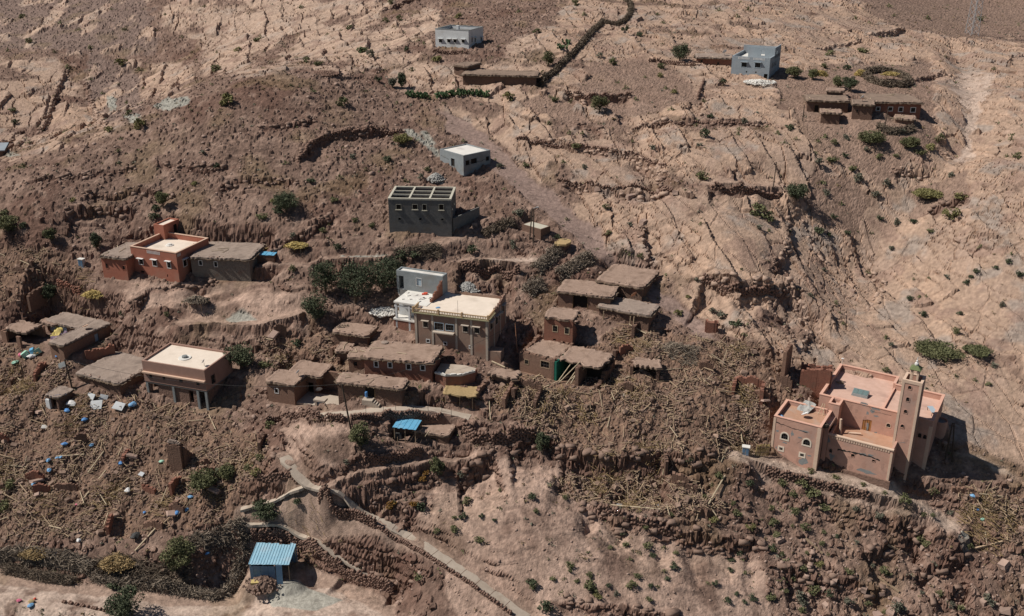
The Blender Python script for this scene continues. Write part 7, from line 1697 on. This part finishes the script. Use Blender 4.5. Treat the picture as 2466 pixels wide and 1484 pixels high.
for k, (px, py, L, az, lb) in enumerate([(1530, 1228, 7.0, -.12, 'long pole lying across the foot of the rubble spill'), (1725, 1190, 5.5, .95, 'long pole leaning on the slope right of the rubble spill'), (1340, 920, 5.0, .6, 'long pale pole lying below the green room'), (1200, 880, 2.4, -.5, 'pale plank on the roofless room beside the terrace'), (225, 1165, 5.5, 1.0, 'long pale pole in the middle of the left rubble field'), (232, 1120, 4.0, 1.2, 'short thick pole upright in the left rubble field'), (350, 1300, 4.0, .9, 'pale pole at the bottom of the left rubble field'), (170, 1100, 4.0, .2, 'pole beside the blue sack at the top of the left rubble field'), (1960, 1318, 3.0, -.6, 'plank lying on the slope below the mosque'), (2160, 1324, 3.2, -.05, 'plank lying above the ledge below the mosque'), (2140, 1408, 3.2, -.7, 'beam on the small track below the mosque'), (2380, 1316, 4.0, .05, 'dark beam across the gap right of the mosque')]):
    p = hit(px, py); dx, dy = math.cos(az) * L * .45, math.sin(az) * L * .45; za, zb_ = gz(p.x - dx, p.y - dy), gz(p.x + dx, p.y + dy)
    tag(lay_pole(p.x, p.y, (za + zb_) / 2 + .25, L, .24, az, math.atan2(zb_ - za, L * .9), PM[1 if k < 8 else 2]), lb, 'pole')
# coloured belongings in the rubble
LATE = []
def sack(px, py, mat, label, s_=.5, cat='sack'):
    s_ *= .6
    p = hit(px, py); st = random.Random(int(px * 3 + py)); n = 10
    if mat in ('limewash', 'roof_white', 'render_grey', 'galvanised'):      # broken board or slab, tilted
        o = MB().hexa([(-s_, -s_ * .6, 0), (s_ * .8, -s_ * .7, .05), (s_, s_ * .6, .1), (-s_ * .7, s_ * .7, 0), (-s_, -s_ * .6, .12), (s_ * .8, -s_ * .7, .17), (s_, s_ * .6, .22), (-s_ * .7, s_ * .7, .12)]).build('slab_fragment', mat, None, (p.x, p.y, p.z + .35 * s_))
        o.rotation_euler = (st.uniform(.3, 1.1), st.uniform(-.3, .3), st.uniform(-.6, .6)); return tag(o, label, 'slab')
    m = MB().lathe((0, 0, 0), [(s_ * .5, 0), (s_ * .75, s_ * .2), (s_ * .7, s_ * .5), (s_ * .4, s_ * .75), (s_ * .12, s_ * .85)], n); m.v = [(a * st.uniform(.75, 1.25) * 1.4, b * st.uniform(.75, 1.25), c) for a, b, c in m.v]
    tag(m.build('sack' if cat == 'sack' else cat, mat, None, (p.x, p.y, p.z + .1), rnd(0, 6)), label, cat)
C0 = TT(0, 2)
for x_, y_, mt, lb, s_ in [(215, 780, 'cloth_pink', 'pink cloth below the ruined compound', .9), (160, 860, 'mint', 'mint green box farthest below the ruined compound', .9), (330, 800, 'cloth_white', 'white rolled mattress below the ruined compound', 1.1), (380, 760, 'straw_dull', 'straw coloured mat below the ruined compound', 1.2), (270, 760, 'mint', 'mint green board below the ruined compound', .9), (600, 705, 'cloth_white', 'white basin at the corner of the ruined compound', .8), (625, 745, 'timber_pale', 'pale blanket at the corner of the ruined compound', 1.1), (600, 790, 'tarp_blue', 'blue cloth at the corner of the ruined compound', .8), (545, 585, 'cloth_yellow', 'orange yellow cloth at the front edge of the ruined compound', .8), (650, 890, 'render_grey', 'grey sheet beside the wide earth-roofed house', 1.2), (945, 1215, 'limewash', 'pale wall fragment in front of the wide earth-roofed house, left one', 1.3), (1000, 1310, 'limewash', 'pale wall fragment below the wide earth-roofed house', 1.8), (1075, 1225, 'limewash', 'pale wall fragment in front of the wide earth-roofed house, right one', 1.2), (1235, 1320, 'limewash', 'pale tilted slab below the pink house', 1.6), (1380, 1300, 'cloth_blue', 'blue and grey bundle below the pink house', 1.2), (740, 1290, 'cloth_white', 'white and blue bundle right of the tarp hut', 1.4), (700, 1360, 'tarp_blue', 'dark blue bundle right of the tarp hut', 1.0), (885, 1450, 'tarp_blue', 'blue cloth high in the left rubble field', .9)]:
    LATE.append((*T4(x_, y_), mt, lb, s_))
for x_, y_, mt, lb, s_ in [(615, 80, 'tarp_blue', 'blue cloth highest in the left rubble field, below the earth-roofed houses', .6), (465, 255, 'tarp_blue', 'dark blue bundle beside the long pole at the top of the left rubble field', .8), (662, 262, 'cloth_blue', 'light blue cloth right of the dark blue bundle', .7), (350, 370, 'cloth_blue', 'light blue drum-shaped sack, left of a pair of sacks', .7), (415, 350, 'cloth_blue', 'pair of light blue sacks, left one of the pair', .55), (440, 348, 'cloth_blue', 'pair of light blue sacks, right one of the pair', .55), (355, 440, 'cloth_blue', 'light blue sack lying below the drum-shaped sack', .7), (245, 545, 'cloth_blue', 'light blue sack farthest left in the rubble field', .8), (555, 688, 'cloth_pink', 'pink cloth in the middle of the left rubble field', .5), (1370, 635, 'cloth_blue', 'blue and white bundle beside the olive bush', .7), (1275, 750, 'tarp_blue', 'blue tarp heap at the lower right of the left rubble field', .9), (1345, 725, 'cloth_blue', 'light blue cloth above the blue tarp heap', .6), (1040, 745, 'tarp_blue', 'small blue cloth left of the blue tarp heap', .5), (870, 390, 'tarp_blue', 'blue cloth left of the broken wall stump', .7), (1165, 380, 'mint', 'green and pink clothes at the foot of the broken wall stump', .7), (570, 945, 'cloth_white', 'white sack near the bottom of the left rubble field', .8), (320, 130, 'roof_white', 'white board lying at the top of the left rubble field', .8), (1020, 470, 'galvanised', 'grey metal sheet in the left rubble field', .8), (920, 590, 'cloth_white', 'pale broken plaster heap in the left rubble field', 1.0), (975, 920, 'iron', 'dark rubber mat near the bottom of the left rubble field', 1.3), (1490, 1040, 'tarp_blue', 'blue plastic scraps inside the dead-branch enclosure', .6), (400, 1050, 'cloth_white', 'white sheet on the upper edge of the dead-branch enclosure', .9)]:
    sack(*C0(x_, y_), mt, lb, s_)
for x_, y_, mt, lb, s_ in [(46, 1449, 'cloth_pink', 'pink cloth bundle beside the dirt road', .6), (76, 1451, 'straw_dull', 'khaki sack in the bundle heap beside the dirt road', .7), (74, 1462, 'cloth_blue', 'pale blue sack in the bundle heap beside the dirt road', .75), (84, 1444, 'red_plastic', 'small red cloth on the bundle heap beside the dirt road', .35), (1580, 1222, 'galvanised', 'grey drum at the foot of the rubble spill', .7), (1490, 1220, 'galvanised', 'pale metal box at the lower left of the rubble spill', .7), (2366, 1254, 'mint', 'mint green cloth in the rubble right of the mosque', .6), (2355, 1230, 'tarp_blue', 'small blue cloth in the rubble right of the mosque', .4), (2342, 1197, 'cloth_blue', 'pale blue sheet in the shadow right of the mosque', .7), (1505, 955, 'roof_white', 'white plaster lump below the green room', .6)]:
    sack(x_, y_, mt, lb, s_)
for q in LATE: sack(*q)
# roofless rooms and wall stumps among the rubble
def ruin_room(label, px, py, w, d, hs, ang, mat='mud_dark', walls='fblr', roof=None):
    p = hit(px, py); e = empty('ruined_room', tuple(p), math.radians(ang), label, 'ruin')
    side = dict(f=((0, 0), (w, 0)), r=((w, 0), (w, d)), b=((0, d), (w, d)), l=((0, 0), (0, d)))
    for i, c in enumerate(walls):
        m = MB(); ragged(m, *side[c], .5, -1.8, [1.8 + q for q in hs[i]], .4, .25); m.build('wall', mat, e)
    if roof: mud_roof(e, rect(*roof[:4]), roof[4], .3, .15, 'mud_roof', .3)
    return e
ruin_room('roofless stone rooms right of the house terrace', 1150, 962, 4.2, 4.6, [(1.6, 1.4, 2.0), (1.0, 1.8, 2.6), (2.4, 2.6, 2.4)], -22, 'mud', 'lrb', roof=(.2, 4.6, 3.6, 5.8, 2.8))
ruin_room('broken stone cell between the terrace and the barred-window ruin', 1235, 965, 3.4, 3.2, [(1.8, 1.2), (.6, 2.0), (2.0, 2.2)], -20, 'mud_dark', 'lrb')
ruin_room('low ruin with a black opening in the central rubble field', 1520, 905, 4.0, 2.6, [(1.6, 1.9), (1.5, 1.6), (1.8, 1.4)], -14, 'mud_dark', 'lrb', roof=(.3, 4.2, .2, 2.6, 1.9))
ruin_room('broken dark wall in the central rubble field', 1478, 868, 3.2, 1.8, [(1.9, 1.1, .5), (1.6, .9)], -25, 'mud_dark', 'bl')
ruin_room('dark buried room at the right of the central rubble field', 1765, 950, 4.2, 3.0, [(1.6, 2.0, 1.4), (1.5, 1.4), (1.3, 1.2)], -18, 'mud_red', 'blr')
ruin_room('tall leaning wall at the right end of the central rubble field', 1868, 912, 1.0, 3.6, [(4.6, 5.2, 4.4)], -30, 'mud', 'r')
ruin_room('square red ruin block behind the mosque annex', 1925, 925, 4.4, 2.6, [(2.6, 3.0, 2.8), (2.4, 2.4), (2.2, 2.4)], -16, 'mud_red', 'frb')
ruin_room('small red stub on the rubble crest', 1700, 800, 1.6, 1.2, [(2.0, 2.2), (1.8, 2.0), (1.9, 1.8)], -12, 'mud_red', 'frl')
ruin_room('ragged ruin below the front mud house', 1450, 805, 5.0, 3.0, [(1.4, 2.4, 1.8), (2.0, 1.5)], -18, 'mud_dark', 'br')
ruin_room('ruined room with timber scraps right of the mosque', 2350, 1215, 6.0, 3.4, [(1.6, 1.8, 1.5), (1.4, .8)], -10, 'mud_dark', 'bl')
ruin_room('collapsed room by the left edge of the picture', 20, 720, 4.5, 4.0, [(2.0, 2.6, 1.8), (1.6, 1.8), (1.2, 2.0)], -20, 'mud_dark', 'blr')
ruin_room('sunken dark room in the left rubble field', 25, 935, 4.2, 3.2, [(1.8, 1.6, 1.9), (1.6, 1.2), (1.4, 1.0)], -20, 'mud_dark', 'blr')
ruin_room('broken rooms at the upper left below the green bush', 5, 640, 6.0, 3.4, [(1.6, 1.4, 1.7), (1.2, 1.3)], -14, 'mud_dark', 'br')
ruin_room('rubble-filled stone room left of the narrow mud hut', 745, 850, 4.0, 3.0, [(1.4, 1.0, 1.5), (1.2, .8)], -18, 'mud', 'br')
ruin_room('low front wall beside the wide earth-roofed house', *T4(890, 800), 4.6, .5, [(1.3, 1.0, 1.5)], 30, 'mud_red', 'f')
x, y, z, st = pick(deb, 46, 97)
for i in range(46):
    px, py = project(x[i], y[i], z[i]); L_ = st.uniform(1.2, 3.4); h_ = st.uniform(.7, 1.9)
    e = empty('wall_stub', (x[i], y[i], z[i]), st.uniform(-.6, .3) + (1.57 if st.rand() < .4 else 0), f'{"tall" if h_ > 1.3 else "low"} {"long" if L_ > 2.3 else "short"} broken wall stub {near(px, py)}', 'wall stub', f'wall stubs of the {lab_zone(px, py)}')
    m = MB(); ragged(m, (-L_ / 2, 0), (L_ / 2, 0), .45, -1.0, [1 + h_ * st.uniform(.3, 1), 1 + h_, 1 + h_ * st.uniform(.2, .9)], .35, .2); m.build('masonry', ('mud', 'mud_dark', 'mud_red')[i % 3], e)
    if st.rand() < .4: mesh_obj('fallen_slab', stone_mesh('boulder', i % 6 + 20), (st.uniform(-1, 1), -.9, .2), (st.uniform(-.4, .4), st.uniform(-.4, .4), st.uniform(0, 6)), (st.uniform(1, 2.2), st.uniform(.8, 1.5), .3), e)
# lattice shed and reed fence
p = hit(*TT(1, 1)(1350, 1420)); e = empty('brush_shed', (p.x, p.y, p.z), -.22, 'low brush-roofed shed between the path and the roofless rooms', 'shed')
for q in ((0, 0), (2.2, 0), (4.2, 0), (0, 2.2), (4.2, 2.2)): MB().tube((q[0], q[1], -.5), (q[0], q[1], 1.7), .06).build('post', 'timber', e)
MB().box(-.1, 4.4, 2.1, 2.3, -.6, 1.6).build('back_wall', 'mud_dark', e); mud_roof(e, rect(-.2, 4.5, -.3, 2.4), 1.95, .2, .25, 'straw_dull', .2)
p0, p1 = hit(*T1(-10, 1100)), hit(*T1(130, 1120)); L = math.hypot(p1.x - p0.x, p1.y - p0.y); n_ = int(L / .1)
e = empty('reed_fence', (p0.x, p0.y, p0.z), math.atan2(p1.y - p0.y, p1.x - p0.x), 'yellow reed fence beside the mosque annex', 'fence')
s_ = mesh_obj('reeds', scatter_mesh('reeds', 'straw', POLE, [(i * .1, rnd(-.05, .05), .85) for i in range(n_)], [(0, -1.45 + rnd(-.08, .08), 0) for _ in range(n_)], [(rnd(1.7, 2.3), .08, .08) for _ in range(n_)]), (0, 0, 0), parent=e); s_['kind'] = 'stuff'
MB().box(0, L, -.08, -.04, .5, .6).box(0, L, -.08, -.04, 1.3, 1.38).build('rail', 'timber', e)
for px, py, lb in ((1795, 1094, 'blue utility cabinet with a pale lid beside the reed fence'), (198, 640, 'dark utility cabinet with a pale lid left of the red house')):
    p = hit(px, py); e = empty('utility_cabinet', tuple(p), -.3, lb, 'cabinet'); MB().box(-.5, .5, -.35, .35, -.3, 1.25).build('body', 'galvanised', e); MB().box(-.58, .58, -.43, .43, 1.253, 1.36).build('lid', 'roof_white', e)
    for sx in (-.24, .24): MB().box(sx - .17, sx + .17, -.38, -.353, .05, 1.1).build('door', 'sheet_blue_dark', e)
# gravel heap by the white house, red-soil mound by the shed, slabs
def heap(px, py, r, h, mat, label, name='gravel_heap', cat='heap', st_n=220):
    p = hit(px, py); e = empty(name, tuple(p), 0, label, cat); n = 18; st = np.random.RandomState(int(px))
    m = MB().lathe((0, 0, -.4), [(r * 1.05, 0), (r * .9, .4 + h * .25), (r * .55, .4 + h * .75), (r * .2, .4 + h), (.05, .4 + h * 1.02)], n); m.v = [(a * st.uniform(.6, 1.0), b * st.uniform(.5, .9), c * st.uniform(.7, .95) + st.uniform(-.1, .06)) for a, b, c in m.v]; m.build('mound', mat, e)
    st_n *= 3; q = st.rand(st_n) ** .6 * 1.15; a = st.uniform(0, 6.28, st_n); s_ = st.uniform(.1, .36, st_n)
    o = mesh_obj('pebbles', scatter_mesh('pebbles', mat, BOXES, np.stack([q * r * np.cos(a), q * r * .85 * np.sin(a), h * np.clip(1 - q ** 1.5, 0, 1) * .8 + .03], 1), st.uniform(0, 6, (st_n, 3)), np.stack([s_, s_, s_], 1)), (0, 0, 0), parent=e); o['kind'] = 'stuff'
heap(*T2(1210, 420), 2.4, 1.3, 'gravel_grey', 'grey gravel heap behind the balustrade house')
heap(*T6(700, 960), 2.6, 1.1, 'rubble_dark', 'red-brown soil mound in front of the blue metal shed', 'soil_mound', 'mound', 60)
heap(1050, 432, 1.6, 1.4, 'gravel_grey', 'grey stone heap above the unfinished concrete house', 'stone_heap', 'heap', 120)
heap(775, 178, 3.4, .7, 'stone_wall', 'ruined stone cairn on the crest of the brown hill', 'stone_cairn', 'cairn', 420)
heap(2345, 1100, 1.0, .5, 'gravel_grey', 'small pale stone heap in the mosque shadow', 'stone_heap', 'heap', 60) if False else None
heap(1830, 198, 3.2, .5, 'roof_white', 'white rubble along the foot of the blue-grey house', 'plaster_rubble', 'rubble', 160)
heap(*T2(90, 730), 2.2, .6, 'roof_white', 'white plaster rubble left of the collapsed white house', 'plaster_rubble', 'rubble', 160)
# poles and pylon
def pole(b, top_py, label, r=.12, lean=0.0, mat='pole_wood', arm=False):
    p = hit(*b); zt = at_y(b[0], top_py, p.y).z; e = empty('utility_pole', tuple(p), 0, label, 'pole'); H_ = zt - p.z
    MB().tube((0, 0, -.8), (lean, 0, H_), r, r * .75, 8).build('shaft', mat, e)
    if arm: MB().box(lean - .5, lean + .5, -.05, .05, H_ - .4, H_ - .3).build('crossarm', mat, e)
    return Vector((p.x + lean, p.y, zt))
def twin(b0, b1, top, label, lamp=False, arm=False):
    p, q = hit(*b0), hit(*b1); m_ = (p + q) / 2; tp = at_y(top[0], top[1], m_.y); e = empty('utility_pole', tuple(p), 0, label, 'pole')
    for a, off in ((p, -.12), (q, .12)): MB().tube(Vector((a.x - p.x, a.y - p.y, a.z - p.z - .8)), Vector((tp.x - p.x + off, tp.y - p.y, tp.z - p.z)), .12, .1, 8).build('shaft', 'pole_wood', e)
    MB().tube(Vector(tp - p) + Vector((-.3, 0, -.5)), Vector(tp - p) + Vector((.3, 0, -.5)), .05).build('brace', 'pole_wood', e)
    if lamp: MB().tube(Vector(tp - p), Vector(tp - p) + Vector((.7, -.2, .25)), .04).build('lamp_arm', 'galvanised', e); MB().box(.55, .95, -.3, -.1, .2, .32).mapped(lambda x_, y_, z_: (x_ + tp.x - p.x, y_ + tp.y - p.y, z_ + tp.z - p.z)).build('lamp', 'cloth_white', e)
    return tp
P1 = pole(T5(968, 1240), T5(925, 775)[1], 'dark wooden pole standing at the upper path', .14, -.9)
P2 = pole(T4(752, 1118), T4(715, 815)[1], 'dark wooden pole at the corner of the wide earth-roofed house', .14, -.4)
P3 = pole((1861, 456), 390, 'lone wooden pole on the threshing terrace', .11, .2)
P4 = pole(TT(3, 0)(838, 972), 262, 'wooden pole in front of the four-window house', .12, .4)
P5 = pole(TT(3, 0)(262, 872), 252, 'wooden pole at the left of the upper compound', .12, 0)
P6 = twin(T1(1955, 1140), T1(2035, 1165), T1(2040, 762), 'twin-legged dark pole right of the mosque')
P7 = twin(TT(2, 1)(97, 240), TT(2, 1)(127, 262), TT(2, 1)(125, 15), 'twin-legged pole with a street lamp beside the beige block house', lamp=True)
P8 = twin(TT(2, 1)(722, 402), TT(2, 1)(748, 408), TT(2, 1)(772, 300), 'short twin-legged pole behind the uppermost mud house')
P9 = pole(T2(1900, 1300), T2(1860, 890)[1], 'slim rusty pole right of the balustrade house', .07, -.4, 'dish_rust')
def wire(a, b, label, sag=1.0):
    m = MB(); n = 14; pts = [Vector(a) + (Vector(b) - Vector(a)) * (i / n) - Vector((0, 0, sag * 4 * (i / n) * (1 - i / n))) for i in range(n + 1)]
    for i in range(n): m.tube(pts[i] - Vector(a), pts[i + 1] - Vector(a), .022, n=4)
    tag(m.build('power_cable', 'iron', None, a), label, 'cable')
wire(P2, P1, 'power cable from the earth-roofed house to the pole at the upper path', 2.0)
wire(P7, P8, 'power cable between the street lamp pole and the short twin pole', 1.0)
wire(P6, P6 + Vector((40, -8, -4)), 'power cable leading right from the mosque pole', 1.5)
wire(P8, P3, 'power cable from the short twin pole to the threshing terrace pole', 2.5)
wire(P3, P4, 'power cable climbing to the upper compound pole', 2.0)
wire(P9, P1, 'power cable passing in front of the balustrade house', 1.5)
p = hit(2340, 84); e = empty('power_pylon', tuple(p), .3, 'steel lattice power pylon at the top right', 'pylon'); Hh = 32
wd = lambda z_: 1.5 - .9 * min(z_, 24) / 24
for sx in (-1, 1):
    for sy in (-1, 1): MB().tube((sx * wd(0), sy * wd(0), -1), (sx * wd(24), sy * wd(24), Hh), .1, .07, 4).build('leg', 'steel_pylon', e)
for i in range(16):
    z0, z1 = i * 2.0, i * 2.0 + 2.0; m = MB()
    for s1, s2 in (((-1, -1), (1, -1)), ((1, -1), (1, 1)), ((1, 1), (-1, 1)), ((-1, 1), (-1, -1))):
        m.tube((s1[0] * wd(z0), s1[1] * wd(z0), z0), (s2[0] * wd(z1), s2[1] * wd(z1), z1), .045, n=4); m.tube((s2[0] * wd(z0), s2[1] * wd(z0), z0), (s1[0] * wd(z1), s1[1] * wd(z1), z1), .045, n=4)
    m.build('bracing', 'steel_pylon', e)
for z_ in (24, 28, 31): MB().box(-4.5, 4.5, -.15, .15, z_, z_ + .25).build('crossarm', 'steel_pylon', e)
# thin posts along the upper path and the pen
for k, (a, b) in enumerate([(1120, 1075), (1300, 1060), (1430, 1050), (1607, 1040), (1763, 1050), (1905, 1060), (2003, 1110), (1250, 1390), (1325, 1400), (1395, 1410), (1150, 1350), (1450, 1400)]):
    p = hit(*T5(a, b)); tag(MB().tube((0, 0, -.3), (rnd(-.05, .05), 0, 1.25), .035, n=5).build('fence_post', 'iron' if k < 7 else 'timber', None, p), 'thin iron post along the edge of the upper path' if k < 7 else 'thin wooden stake of the animal shed yard', 'post', 'posts along the upper path' if k < 7 else 'stakes of the animal shed yard')
# flat blue-grey roof corner at the far left
p = hit(8, 374); e = empty('far_house', (p.x - 3, p.y, p.z), .1, 'pale blue-grey flat roof of a house cut by the left edge', 'house'); MB().box(-5, 3.6, -2, 5, -1.5, 1.3).build('wall', 'mud_dark', e); MB().hexa([(-5.3, -2.3, 1.303), (4.2, -2.3, 1.303), (2.5, 5, 1.303), (-5.3, 5, 1.303), (-5.3, -2.3, 1.5), (4.2, -2.3, 1.5), (2.5, 5, 1.5), (-5.3, 5, 1.5)]).build('roof', 'render_blue', e)
